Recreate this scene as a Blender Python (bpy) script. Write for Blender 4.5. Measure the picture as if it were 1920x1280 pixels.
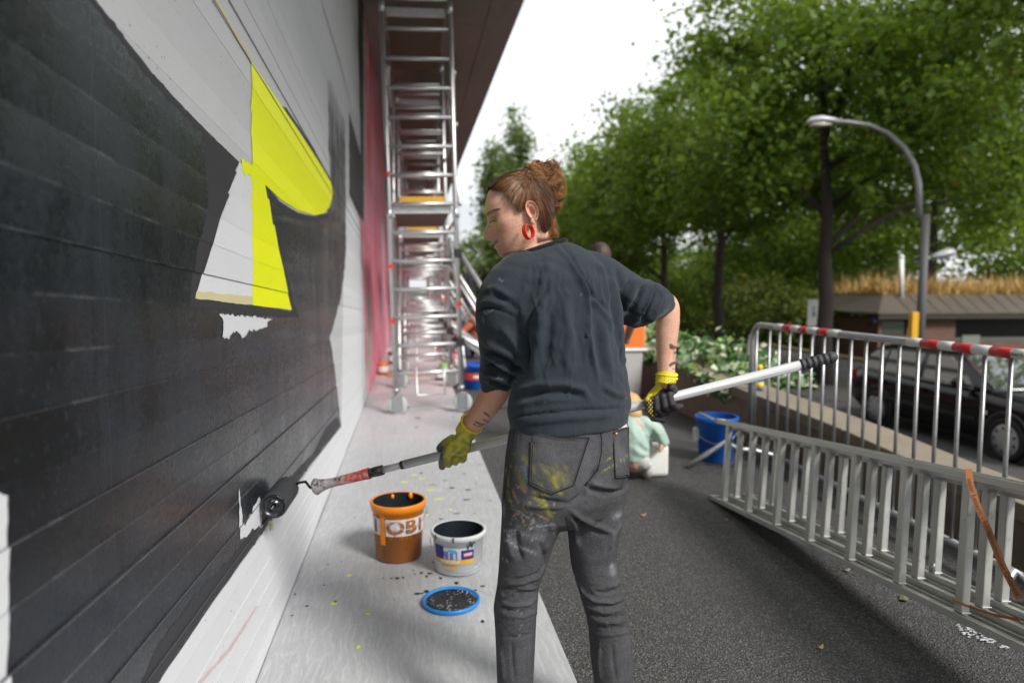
import bpy, bmesh, math, random
import numpy as np
from mathutils import Vector, Matrix, Quaternion
from mathutils.bvhtree import BVHTree
from mathutils.geometry import tessellate_polygon

for _o in list(bpy.data.objects): bpy.data.objects.remove(_o)
scene = bpy.context.scene
COL = scene.collection
rnd = random.Random(7)
nrnd = np.random.RandomState(11)

# ---------------------------------------------------------------- camera
W, H, F = 1920.0, 1280.0, 1280.0          # photo size and focal length in photo pixels (24 mm lens)
CAMZ = 1.30
TH = math.atan(100 / F)                   # pitch down
PSI = math.atan(190 / F * math.cos(TH))   # yaw to the right of the wall's direction (+Y)
C = Vector((0, 0, CAMZ))
FWD = Vector((math.sin(PSI) * math.cos(TH), math.cos(PSI) * math.cos(TH), -math.sin(TH)))
RGT = Vector((math.cos(PSI), -math.sin(PSI), 0))
UPV = Vector((math.sin(PSI) * math.sin(TH), math.cos(PSI) * math.sin(TH), math.cos(TH)))
FH = Vector((math.sin(PSI), math.cos(PSI), 0))      # horizontal view direction
cam_d = bpy.data.cameras.new('camera'); cam = bpy.data.objects.new('camera', cam_d); COL.objects.link(cam)
cam.matrix_world = Matrix(((RGT.x, UPV.x, -FWD.x, C.x), (RGT.y, UPV.y, -FWD.y, C.y), (RGT.z, UPV.z, -FWD.z, C.z), (0, 0, 0, 1)))
cam_d.sensor_width = 36; cam_d.lens = 24
cam_d.clip_start = 0.05; cam_d.clip_end = 900
cam_d.dof.use_dof = True; cam_d.dof.focus_distance = 1.86; cam_d.dof.aperture_fstop = 2.0
cam_d.dof.aperture_blades = 9
scene.camera = cam
scene.render.resolution_x = 1024; scene.render.resolution_y = 682
cy = scene.cycles; cy.max_bounces = 5; cy.diffuse_bounces = 3; cy.glossy_bounces = 2; cy.transmission_bounces = 3; cy.transparent_max_bounces = 6; cy.caustics_reflective = False; cy.caustics_refractive = False

# ---------------------------------------------------------------- sky, sun, exposure (overcast day)
SUN_EL, SUN_AZ = math.radians(40), math.radians(146)    # azimuth clockwise from +Y
world = bpy.data.worlds.new('World'); scene.world = world; world.use_nodes = True
wn = world.node_tree.nodes; wl = world.node_tree.links; wn.clear()
wo = wn.new('ShaderNodeOutputWorld'); wb = wn.new('ShaderNodeBackground'); wb.inputs['Strength'].default_value = 0.066
sky = wn.new('ShaderNodeTexSky'); sky.sky_type = 'NISHITA'; sky.sun_disc = False
sky.sun_elevation = SUN_EL; sky.sun_rotation = SUN_AZ; sky.altitude = 400; sky.air_density = 1.0; sky.dust_density = 2.0
tc = wn.new('ShaderNodeTexCoord'); mp = wn.new('ShaderNodeMapping'); mp.inputs['Scale'].default_value = (1, 1, 2.6)
cn = wn.new('ShaderNodeTexNoise'); cn.inputs['Scale'].default_value = 2.2; cn.inputs['Detail'].default_value = 5; cn.inputs['Roughness'].default_value = 0.5
cr = wn.new('ShaderNodeValToRGB')
cr.color_ramp.elements[0].position = 0.42; cr.color_ramp.elements[0].color = (4.5, 4.6, 4.75, 1)
cr.color_ramp.elements[1].position = 0.72; cr.color_ramp.elements[1].color = (9.0, 9.0, 9.0, 1)
mx = wn.new('ShaderNodeMix'); mx.data_type = 'RGBA'; mx.inputs[0].default_value = 0.93
wl.new(tc.outputs['Generated'], mp.inputs[0]); wl.new(mp.outputs[0], cn.inputs['Vector']); wl.new(cn.outputs[0], cr.inputs[0])
wl.new(sky.outputs[0], mx.inputs[6]); wl.new(cr.outputs[0], mx.inputs[7]); wl.new(mx.outputs[2], wb.inputs[0]); wl.new(wb.outputs[0], wo.inputs[0])
world.cycles.sampling_method = 'MANUAL'; world.cycles.sample_map_resolution = 256
sun_d = bpy.data.lights.new('sun', 'SUN'); sun = bpy.data.objects.new('sun', sun_d); COL.objects.link(sun)
sun_d.energy = 1.5; sun_d.angle = math.radians(14); sun_d.color = (1.0, 0.965, 0.91)
sdir = Vector((math.sin(SUN_AZ) * math.cos(SUN_EL), math.cos(SUN_AZ) * math.cos(SUN_EL), math.sin(SUN_EL)))
sun.rotation_euler = sdir.to_track_quat('Z', 'Y').to_euler(); sun.location = sdir * 30
vs = scene.view_settings
vs.view_transform = 'Standard'; vs.look = 'None'; vs.exposure = 1.55; vs.gamma = 1.0; vs.use_curve_mapping = False

# ---------------------------------------------------------------- pixel -> place
def ray(px, py): return FWD + RGT * ((px - W / 2) / F) - UPV * ((py - H / 2) / F)
def at(px, py, d): return C + ray(px, py) * d                     # d = depth along the lens axis
def onz(px, py, z=0.0):
    r = ray(px, py); return C + r * ((z - C.z) / r.z)
def onx(px, py, x):
    r = ray(px, py); return C + r * ((x - C.x) / r.x)
def ony(px, py, y):
    r = ray(px, py); return C + r * ((y - C.y) / r.y)
def pv(px, py, h):                                                # h = horizontal distance in front of the camera
    r = ray(px, py); return C + r * (h / r.dot(FH))
def to_px(co):                                                    # numpy (n,3) -> (n,2) photo pixels
    d = co - np.array(C); z = d @ np.array(FWD)
    return np.stack([W / 2 + F * (d @ np.array(RGT)) / z, H / 2 - F * (d @ np.array(UPV)) / z], 1)

def S(r, g, b):                                                   # sRGB 0..255 -> linear
    f = lambda c: (c / 255 / 12.92) if c <= 10 else ((c / 255 + 0.055) / 1.055) ** 2.4
    return (f(r), f(g), f(b))

# ---------------------------------------------------------------- node helper
class NT:
    def __init__(s, name):
        s.m = bpy.data.materials.new(name); s.m.use_nodes = True; s.t = s.m.node_tree; s.n = s.t.nodes; s.l = s.t.links
        s.n.clear(); s.out = s.n.new('ShaderNodeOutputMaterial'); s.b = s.n.new('ShaderNodeBsdfPrincipled')
        s.l.new(s.b.outputs[0], s.out.inputs[0])
    def put(s, sock, v):
        if isinstance(v, bpy.types.NodeSocket): s.l.new(v, sock)
        elif v is not None:
            if hasattr(sock.default_value, '__len__'):
                v = tuple(v); k = len(sock.default_value); sock.default_value = v + (1.0,) * (k - len(v))
            else: sock.default_value = v
    def math(s, op, a, b=None, c=None, clamp=False):
        n = s.n.new('ShaderNodeMath'); n.operation = op; n.use_clamp = clamp
        for i, v in enumerate((a, b, c)):
            if v is not None: s.put(n.inputs[i], v)
        return n.outputs[0]
    def vmath(s, op, a, b=None):
        n = s.n.new('ShaderNodeVectorMath'); n.operation = op; s.put(n.inputs[0], a)
        if b is not None: s.put(n.inputs[1], b)
        return n.outputs[1] if op in ('DOT_PRODUCT', 'LENGTH', 'DISTANCE') else n.outputs[0]
    def mix(s, f, a, b, blend='MIX'):
        n = s.n.new('ShaderNodeMix'); n.data_type = 'RGBA'; n.blend_type = blend; s.put(n.inputs[0], f); s.put(n.inputs[6], a); s.put(n.inputs[7], b)
        return n.outputs[2]
    def noise(s, scale, detail=3, rough=0.5, vec=None, dist=0.0):
        n = s.n.new('ShaderNodeTexNoise'); n.inputs['Scale'].default_value = scale; n.inputs['Detail'].default_value = detail
        n.inputs['Roughness'].default_value = rough; n.inputs['Distortion'].default_value = dist
        if vec is not None: s.put(n.inputs['Vector'], vec)
        return n.outputs[0]
    def noisec(s, scale, detail=2, vec=None):
        n = s.n.new('ShaderNodeTexNoise'); n.inputs['Scale'].default_value = scale; n.inputs['Detail'].default_value = detail
        if vec is not None: s.put(n.inputs['Vector'], vec)
        return n.outputs[1]
    def voro(s, scale, vec=None, out=0):
        n = s.n.new('ShaderNodeTexVoronoi'); n.inputs['Scale'].default_value = scale
        if vec is not None: s.put(n.inputs['Vector'], vec)
        return n.outputs[out]
    def ramp(s, f, lo, hi, a=0.0, b=1.0):
        n = s.n.new('ShaderNodeMapRange'); n.clamp = True; s.put(n.inputs[0], f)
        n.inputs[1].default_value = lo; n.inputs[2].default_value = hi; n.inputs[3].default_value = a; n.inputs[4].default_value = b
        return n.outputs[0]
    def pos(s): return s.n.new('ShaderNodeNewGeometry').outputs['Position']
    def obj(s): return s.n.new('ShaderNodeTexCoord').outputs['Object']
    def island(s): return s.n.new('ShaderNodeNewGeometry').outputs['Random Per Island']
    def orand(s): return s.n.new('ShaderNodeObjectInfo').outputs['Random']
    def scale(s, v, xyz):
        n = s.n.new('ShaderNodeVectorMath'); n.operation = 'MULTIPLY'; s.put(n.inputs[0], v); n.inputs[1].default_value = xyz; return n.outputs[0]
    def attr(s, name):
        n = s.n.new('ShaderNodeAttribute'); n.attribute_name = name; return n
    def bump(s, h, strength=0.3, dist=0.01):
        n = s.n.new('ShaderNodeBump'); n.inputs['Strength'].default_value = strength; n.inputs['Distance'].default_value = dist
        s.put(n.inputs['Height'], h); s.l.new(n.outputs[0], s.b.inputs['Normal']); return n
    def set(s, **k):
        nm = dict(col='Base Color', rough='Roughness', metal='Metallic', spec='Specular IOR Level', coat='Coat Weight', coatr='Coat Roughness',
                  trans='Transmission Weight', alpha='Alpha', sss='Subsurface Weight', sheen='Sheen Weight', ior='IOR')
        for q, v in k.items(): s.put(s.b.inputs[nm[q]], v)
        return s
MATS = {}
def mat(name, col, rough=0.6, metal=0.0, var=0.12, vs_=12.0, bump=0.0, bs=60.0, spec=0.5, coat=0.0, dirt=0.0, dcol=(0.05, 0.045, 0.04), sheen=0.0):
    if name in MATS: return MATS[name]
    t = NT(name); P = t.obj(); n1 = t.noise(vs_, 5, 0.6, P)
    c = t.mix(n1, tuple(x * (1 - var) for x in col), tuple(min(1, x * (1 + var)) for x in col))
    if dirt: c = t.mix(t.math('MULTIPLY', t.ramp(t.noise(vs_ * 0.6, 6, 0.7, P), 0.52, 0.7), dirt), c, dcol)
    r = t.ramp(t.noise(vs_ * 2, 3, 0.6, P), 0.3, 0.7, max(0, rough - 0.08), min(1, rough + 0.08))
    t.set(col=c, rough=r, metal=metal, spec=spec, coat=coat, sheen=sheen)
    if bump: t.bump(t.noise(bs, 4, 0.6, P), bump, 0.004)
    MATS[name] = t.m; return t.m

# ---------------------------------------------------------------- mesh helper
def frame_of(d, up=Vector((0, 0, 1))):
    d = d.normalized()
    if abs(d.dot(up)) > 0.97: up = Vector((1, 0, 0))
    u = d.cross(up).normalized(); v = u.cross(d).normalized(); return u, v
class MB:
    def __init__(s): s.v = []; s.f = []; s.mi = []; s.sm = []
    def add(s, vs, fs, mi=0, smooth=False):
        o = len(s.v); s.v += [tuple(x) for x in vs]
        for f in fs: s.f.append(tuple(i + o for i in f)); s.mi.append(mi); s.sm.append(smooth)
        return s
    def box(s, c, size, R=None, mi=0, taper=1.0):
        c = Vector(c); hx, hy, hz = size[0] / 2, size[1] / 2, size[2] / 2; vs = []
        for z in (-1, 1):
            k = taper if z > 0 else 1
            for x, y in ((-1, -1), (1, -1), (1, 1), (-1, 1)):
                p = Vector((x * hx * k, y * hy * k, z * hz)); vs.append(c + (R @ p if R else p))
        return s.add(vs, [(3, 2, 1, 0), (4, 5, 6, 7), (0, 1, 5, 4), (1, 2, 6, 5), (2, 3, 7, 6), (3, 0, 4, 7)], mi)
    def bar(s, a, b, w, h, mi=0, up=Vector((0, 0, 1))):
        a = Vector(a); b = Vector(b); u, v = frame_of(b - a, up); vs = []
        for p in (a, b):
            for x, y in ((-1, -1), (1, -1), (1, 1), (-1, 1)): vs.append(p + u * (x * w / 2) + v * (y * h / 2))
        return s.add(vs, [(0, 1, 2, 3), (7, 6, 5, 4), (4, 5, 1, 0), (5, 6, 2, 1), (6, 7, 3, 2), (7, 4, 0, 3)], mi)
    def tube(s, path, r, n=10, mi=0, caps=True, closed=False, flat=1.0, up=None):
        path = [Vector(p) for p in path]; m = len(path)
        if not hasattr(r, '__len__'): r = [r] * m
        vs = []; u = None
        for i, p in enumerate(path):
            if closed: d = path[(i + 1) % m] - path[i - 1]
            else: d = path[min(i + 1, m - 1)] - path[max(i - 1, 0)]
            d = d.normalized() if d.length > 1e-9 else Vector((0, 0, 1))
            if u is None: u, v = frame_of(d, up or Vector((0, 0, 1)))
            else:
                u = (u - d * u.dot(d)); u = u.normalized() if u.length > 1e-6 else frame_of(d)[0]; v = u.cross(d).normalized()
            for k in range(n):
                a = 2 * math.pi * k / n; vs.append(p + u * (math.cos(a) * r[i]) + v * (math.sin(a) * r[i] * flat))
        fs = []
        for i in range(m if closed else m - 1):
            j = (i + 1) % m
            for k in range(n): fs.append((i * n + k, j * n + k, j * n + (k + 1) % n, i * n + (k + 1) % n))
        s.add(vs, fs, mi, True)
        if caps and not closed:
            o = len(s.v) - len(vs)
            s.f.append(tuple(o + k for k in range(n))); s.mi.append(mi); s.sm.append(False)
            s.f.append(tuple(o + (m - 1) * n + k for k in reversed(range(n)))); s.mi.append(mi); s.sm.append(False)
        return s
    def cyl(s, a, b, r, n=12, mi=0, r2=None): return s.tube([a, b], [r, r if r2 is None else r2], n, mi)
    def lathe(s, prof, n=32, o=(0, 0, 0), mi=0, axis=None, smooth=True):
        o = Vector(o); vs = []; m = len(prof)
        ax = Vector(axis).normalized() if axis is not None else Vector((0, 0, 1)); u, v = frame_of(ax, Vector((0, 1, 0.01)))
        for r, z in prof:
            for k in range(n):
                a = 2 * math.pi * k / n; vs.append(o + ax * z + u * (r * math.cos(a)) + v * (r * math.sin(a)))
        fs = [(i * n + k, i * n + (k + 1) % n, (i + 1) * n + (k + 1) % n, (i + 1) * n + k) for i in range(m - 1) for k in range(n)]
        return s.add(vs, fs, mi, smooth)
    def loft(s, rings, mi=0, caps=True, smooth=True):
        n = len(rings[0]); vs = [p for r in rings for p in r]; m = len(rings)
        fs = [(i * n + k, i * n + (k + 1) % n, (i + 1) * n + (k + 1) % n, (i + 1) * n + k) for i in range(m - 1) for k in range(n)]
        if caps: fs += [tuple(reversed(range(n))), tuple((m - 1) * n + k for k in range(n))]
        return s.add(vs, fs, mi, smooth)
    def ball(s, c, r, n=14, m=9, mi=0, R=None):
        c = Vector(c); r = (r, r, r) if not hasattr(r, '__len__') else r; vs = []
        for i in range(m + 1):
            t = math.pi * i / m; t = min(max(t, 0.02), math.pi - 0.02)
            for k in range(n):
                a = 2 * math.pi * k / n; p = Vector((r[0] * math.sin(t) * math.cos(a), r[1] * math.sin(t) * math.sin(a), r[2] * math.cos(t)))
                vs.append(c + (R @ p if R else p))
        fs = [(i * n + k, (i + 1) * n + k, (i + 1) * n + (k + 1) % n, i * n + (k + 1) % n) for i in range(m) for k in range(n)]
        fs += [tuple(range(n)), tuple(m * n + k for k in reversed(range(n)))]
        return s.add(vs, fs, mi, True)
    def prism(s, pts, d, mi=0):
        n = len(pts); pts = [Vector(p) for p in pts]; d = Vector(d); vs = pts + [p + d for p in pts]
        return s.add(vs, [tuple(reversed(range(n))), tuple(range(n, 2 * n))] + [(i, (i + 1) % n, n + (i + 1) % n, n + i) for i in range(n)], mi)
    def mesh(s, name):
        me = bpy.data.meshes.new(name); me.from_pydata(s.v, [], s.f)
        me.polygons.foreach_set('material_index', s.mi); me.polygons.foreach_set('use_smooth', s.sm)
        me.validate(); me.update(); return me
    def fix(s, me):
        bm = bmesh.new(); bm.from_mesh(me); bmesh.ops.recalc_face_normals(bm, faces=bm.faces); bm.to_mesh(me); bm.free(); return me
    def build(s, name, mats, parent=None, bevel=0.0, recalc=True):
        me = s.mesh(name)
        if recalc: s.fix(me)
        for m in (mats if isinstance(mats, (list, tuple)) else [mats]): me.materials.append(m)
        return link(name, me, parent, bevel)
def link(name, me, parent=None, bevel=0.0):
    o = bpy.data.objects.new(name, me); COL.objects.link(o)
    if parent is not None:
        o.parent = parent; o.matrix_parent_inverse = world_of(parent).inverted(); KIDS.setdefault(parent.name, []).append(o)
    if bevel:
        b = o.modifiers.new('bevel', 'BEVEL'); b.width = bevel; b.segments = 2; b.limit_method = 'ANGLE'
    return o
def world_of(o):
    m = Matrix.LocRotScale(o.location, o.rotation_euler, o.scale)
    return (world_of(o.parent) @ o.matrix_parent_inverse @ m) if o.parent else m
def tag(o, label=None, cat=None, group=None, kind=None):
    if label: o['label'] = label
    if cat: o['category'] = cat
    if group: o['group'] = group
    if kind: o['kind'] = kind
    return o
def thing(name, label, cat, loc=(0, 0, 0), group=None):
    o = bpy.data.objects.new(name, None); COL.objects.link(o); o.location = loc; o.empty_display_size = 0.1
    return tag(o, label, cat, group)
KIDS = {}
def copy_tree(o, parent=None):
    c = o.copy(); COL.objects.link(c)
    if parent is not None: c.parent = parent; c.matrix_parent_inverse = o.matrix_parent_inverse.copy()
    for ch in KIDS.get(o.name, []): copy_tree(ch, c)
    return c
def text_faces(body, size=1.0, offset=0.0, align='CENTER'):
    cu = bpy.data.curves.new('lettering', 'FONT'); cu.body = body; cu.size = size; cu.align_x = align; cu.align_y = 'CENTER'; cu.offset = offset; cu.resolution_u = 3
    o = bpy.data.objects.new('lettering', cu); COL.objects.link(o)
    bpy.context.view_layer.update()
    me = bpy.data.meshes.new_from_object(o.evaluated_get(bpy.context.evaluated_depsgraph_get()))
    vs = [v.co.copy() for v in me.vertices]; fs = [tuple(p.vertices) for p in me.polygons]
    bpy.data.objects.remove(o); bpy.data.meshes.remove(me); bpy.data.curves.remove(cu)
    return vs, fs
def remesh(mb, voxel=0.006, smooth=4, factor=0.5):
    me = mb.mesh('tmp'); mb.fix(me); o = bpy.data.objects.new('tmp', me); COL.objects.link(o)
    r = o.modifiers.new('r', 'REMESH'); r.mode = 'VOXEL'; r.voxel_size = voxel; r.use_smooth_shade = True
    if smooth: k = o.modifiers.new('s', 'SMOOTH'); k.iterations = smooth; k.factor = factor
    bpy.context.view_layer.update()
    out = bpy.data.meshes.new_from_object(o.evaluated_get(bpy.context.evaluated_depsgraph_get()))
    bpy.data.objects.remove(o); bpy.data.meshes.remove(me)
    for p in out.polygons: p.use_smooth = True
    return out
def get_co(me):
    a = np.empty(len(me.vertices) * 3); me.vertices.foreach_get('co', a); return a.reshape(-1, 3)
def set_co(me, co): me.vertices.foreach_set('co', co.ravel()); me.update()
def get_no(me):
    a = np.empty(len(me.vertices) * 3); me.vertices.foreach_get('normal', a); return a.reshape(-1, 3)
def seg_dist(px, pts):     # distance of each px to a polyline + position 0..1 along it
    pts = np.array(pts, float); best = np.full(len(px), 1e9); tt = np.zeros(len(px)); L = np.r_[0, np.cumsum(np.linalg.norm(np.diff(pts, axis=0), axis=1))]
    for i in range(len(pts) - 1):
        a, b = pts[i], pts[i + 1]; ab = b - a; l2 = ab @ ab + 1e-9
        t = np.clip(((px - a) @ ab) / l2, 0, 1); d = np.linalg.norm(px - (a + t[:, None] * ab), axis=1)
        k = d < best; best[k] = d[k]; tt[k] = (L[i] + t[k] * math.sqrt(l2)) / L[-1]
    return best, tt
def facing(me):
    co = get_co(me); no = get_no(me); v = co - np.array(C); v /= np.linalg.norm(v, axis=1)[:, None]
    return -(no * v).sum(1)
def sculpt(me, strokes, zf=1.0, ox=0, oy=0, front=True):
    """strokes: (amp metres, half-width, points) in zoomed-photo coordinates; raise or press folds into the side seen."""
    co = get_co(me); no = get_no(me); px = to_px(co); fc = facing(me)
    vis = np.clip((fc + 0.15) / 0.4, 0, 1); dsp = np.zeros(len(co))
    for amp, wd, pts in strokes:
        p = [(x / zf + ox, y / zf + oy) for x, y in pts]; d, t = seg_dist(px, p)
        dsp += amp * np.exp(-(d / (wd / zf)) ** 2) * np.clip(np.minimum(t, 1 - t) * 5 + 0.15, 0, 1)
    set_co(me, co + no * (dsp * vis)[:, None])
def add_color(me, cols):
    a = me.color_attributes.new('Col', 'FLOAT_COLOR', 'POINT')
    a.data.foreach_set('color', np.c_[cols, np.ones(len(cols))].astype(np.float32).ravel())
def sstep(x, a, b):
    t = np.clip((x - a) / (b - a), 0, 1); return t * t * (3 - 2 * t)
def in_poly(px, pts):
    x, y = px[:, 0], px[:, 1]; r = np.zeros(len(px), bool); n = len(pts)
    for i in range(n):
        x0, y0 = pts[i]; x1, y1 = pts[(i + 1) % n]
        c = ((y0 > y) != (y1 > y)) & (x < (x1 - x0) * (y - y0) / ((y1 - y0) or 1e-9) + x0); r ^= c
    return r
# ================================================================= SETTING
WALK_Z = 0.025
b0, b1 = onz(484, 1280, WALK_Z), onz(690, 740, WALK_Z)
XW = (b0.x + b1.x) / 2                         # face of the mural wall
e0, e1 = onz(1065, 1280, WALK_Z), onz(893, 835, WALK_Z)
XE = (e0.x + e1.x) / 2                         # edge of the white walkway
XR = 2.78                                      # face of the retaining wall on the right
SOF = 4.65                                     # underside of the bridge deck
XS = 0.404 * (SOF - CAMZ)                      # its outer edge

# --- asphalt
def asphalt_mat():
    t = NT('asphalt'); P = t.pos()
    v = t.voro(150, P); g = t.voro(150, P, 1); n = t.noise(260, 3, 0.7, P)
    gs = t.n.new('ShaderNodeSeparateColor'); t.l.new(g, gs.inputs[0]); gr = gs.outputs[0]
    sp = t.math('MULTIPLY', t.ramp(v, 0.75, 0.25), t.ramp(gr, 0.1, 0.95, 0.25, 1.0))
    c = t.mix(sp, (0.030, 0.030, 0.031), (0.225, 0.217, 0.210))
    c = t.mix(t.math('MULTIPLY', t.ramp(gr, 0.86, 0.9), sp), c, (0.30, 0.295, 0.29))
    c = t.mix(t.ramp(n, 0.3, 0.7, 0.45, 0), c, (0.02, 0.02, 0.021))
    big = t.noise(0.9, 5, 0.65, P)
    c = t.mix(t.ramp(big, 0.35, 0.7, 0.0, 0.35), c, (0.045, 0.044, 0.045))
    c = t.mix(t.ramp(t.noise(3.2, 6, 0.7, P), 0.62, 0.75, 0, 0.35), c, (0.14, 0.13, 0.12))
    t.set(col=c, rough=t.ramp(big, 0.3, 0.7, 0.62, 0.85), spec=0.45)
    t.bump(t.math('ADD', sp, t.math('MULTIPLY', v, -0.6)), 0.75, 0.006)
    return t.m
M_ASPH = asphalt_mat()
mb = MB()
ys = [-4, 0, 3, 6, 10, 20, 40, 75]
mb.add([(x, y, 0) for y in ys for x in (-0.9, 0.5, XR + 0.03)], [(i*3+j, i*3+j+1, i*3+j+4, i*3+j+3) for i in range(len(ys)-1) for j in range(2)])
tag(mb.build('asphalt_path', M_ASPH), kind='structure')

# --- white walkway strip beside the wall
def walkway_mat():
    t = NT('walkway_white'); P = t.pos(); Ps = t.scale(P, (1, 0.12, 1)); Pw = t.vmath('ADD', Ps, t.scale(t.noisec(7, 3, P), (0.05, 0.05, 0.0)))
    c = t.mix(t.noise(2.2, 6, 0.65, P), (0.30, 0.305, 0.318), (0.43, 0.435, 0.45))
    c = t.mix(t.ramp(t.noise(75, 5, 0.7, Pw), 0.45, 0.75, 0.0, 0.55), c, (0.60, 0.61, 0.63))
    c = t.mix(t.ramp(t.noise(120, 3, 0.6, Ps), 0.55, 0.75, 0, 0.35), c, (0.22, 0.225, 0.24))
    c = t.mix(t.ramp(t.noise(5.5, 7, 0.75, P), 0.60, 0.72, 0, 0.30), c, (0.30, 0.285, 0.26))
    # small splashes of dark, yellow and ochre paint
    vd = t.voro(6.5, t.vmath('ADD', t.scale(P, (1, 0.55, 1)), t.scale(t.noisec(40, 2, P), (0.03, 0.03, 0))))
    c = t.mix(t.math('MULTIPLY', t.ramp(vd, 0.075, 0.055), t.ramp(t.noise(1.7, 2, 0.5, P), 0.50, 0.56)), c, (0.015, 0.022, 0.028))
    vy = t.voro(5.1, t.vmath('ADD', t.scale(P, (0.8, 0.9, 1)), (3.3, 7.1, 0)))
    c = t.mix(t.math('MULTIPLY', t.ramp(vy, 0.07, 0.05), t.ramp(t.noise(1.1, 2, 0.5, t.vmath('ADD', P, (9, 2, 0))), 0.56, 0.6)), c, (0.74, 0.78, 0.02))
    # pink haze of spray further on
    yv = t.vmath('DOT_PRODUCT', P, (0, 1, 0))
    pk = t.math('MULTIPLY', t.ramp(yv, 5.0, 9.0), t.ramp(t.noise(1.6, 4, 0.6, P), 0.4, 0.65, 0.1, 0.6))
    c = t.mix(pk, c, (0.72, 0.50, 0.52))
    t.set(col=c, rough=t.ramp(t.noise(14, 5, 0.7, Pw), 0.35, 0.7, 0.34, 0.68), spec=0.5)
    t.bump(t.math('ADD', t.noise(75, 5, 0.7, Pw), t.math('MULTIPLY', t.noise(3, 3, 0.5, P), 2.0)), 0.22, 0.004)
    return t.m
M_WALK = walkway_mat()
mb = MB(); mb.box(((XW + XE) / 2 + 0.01, 34, WALK_Z / 2 + 0.001), (XE - XW + 0.02, 76, WALK_Z - 0.002))
tag(mb.build('walkway', M_WALK, bevel=0.004), kind='structure')

# --- lower ground and street to the right of the retaining wall
def solve_car_z():
    for k in range(400):
        z = -0.2 - k * 0.01
        if (onz(1632, 796, z) - onz(1872, 866, z)).length > 2.62: return z
    return -1.2
ZR = solve_car_z()
carR, carF = onz(1632, 796, ZR), onz(1872, 866, ZR)
def gz(x):
    if x < 3.0: return -0.08
    if x < 5.4: return -0.08 + (ZR + 0.08) * (x - 3.0) / 2.4
    if x < 14.6: return ZR
    if x < 17: return ZR - 1.0 * (x - 14.6) / 2.4
    return ZR - 1.0
gx = [-400, -60, -5, 2.9, 3.0, 4.2, 5.4, 8, 14.6, 15.8, 17, 25, 60, 400]; gy = [-80, -10, 0, 10, 20, 40, 80, 160, 500]
mb = MB(); nx = len(gx)
mb.add([(x, y, gz(x)) for y in gy for x in gx], [(i*nx+j, i*nx+j+1, (i+1)*nx+j+1, (i+1)*nx+j) for i in range(len(gy)-1) for j in range(nx-1)])
tag(mb.build('ground', mat('ground_soil', (0.040, 0.042, 0.028), 0.9, var=0.4, vs_=1.5, bump=0.4, bs=20)), kind='structure')
mb = MB(); mb.add([(11.2, -10, ZR + 0.006), (14.4, -10, ZR + 0.006), (14.4, 120, ZR + 0.006), (11.2, 120, ZR + 0.006)], [(0, 1, 2, 3)])
tag(mb.build('street', M_ASPH), kind='structure')
mb = MB(); mb.add([(6.3, -10, ZR + 0.004), (10.2, -10, ZR + 0.004), (10.2, 120, ZR + 0.004), (6.3, 120, ZR + 0.004)], [(0, 1, 2, 3)])
tag(mb.build('parking_strip', mat('parking_asphalt', (0.055, 0.052, 0.05), 0.85, var=0.3, vs_=5, bump=0.5, bs=150)), kind='structure')
mb = MB(); mb.box((14.47, 55, ZR + 0.06), (0.14, 130, 0.13)); tag(mb.build('kerb', mat('kerb_stone', (0.30, 0.25, 0.12), 0.8)), kind='structure')

# --- mural wall: tilted formwork boards, painted
p1, p2 = onx(0, 545, XW), onx(500, 582, XW)
BSL = (p2.z - p1.z) / (p2.y - p1.y)                        # the board joints run slightly downhill
BPITCH = abs(onx(200, 469.4, XW).z - onx(200, 560, XW).z)
def wp(px, py): q = onx(px, py, XW); return (q.y, q.z)
def rough_line(pts, amp, step, seed):
    """hand-painted outline: subdivide and jitter"""
    r = random.Random(seed); out = []
    for i, a in enumerate(pts):
        b = pts[(i + 1) % len(pts)]; L = math.hypot(b[0]-a[0], b[1]-a[1]); n = min(60, max(1, int(L / step)))
        nx, ny = ((b[1]-a[1]) / (L or 1), -(b[0]-a[0]) / (L or 1)); w = 0
        for k in range(n):
            u = k / n; w = 0.6 * w + r.uniform(-amp, amp) if k else 0
            out.append((a[0] + (b[0]-a[0]) * u + nx * w, a[1] + (b[1]-a[1]) * u + ny * w))
    return out
zq = onx(200, 560, XW); zref0 = zq.z - BSL * zq.y
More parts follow.
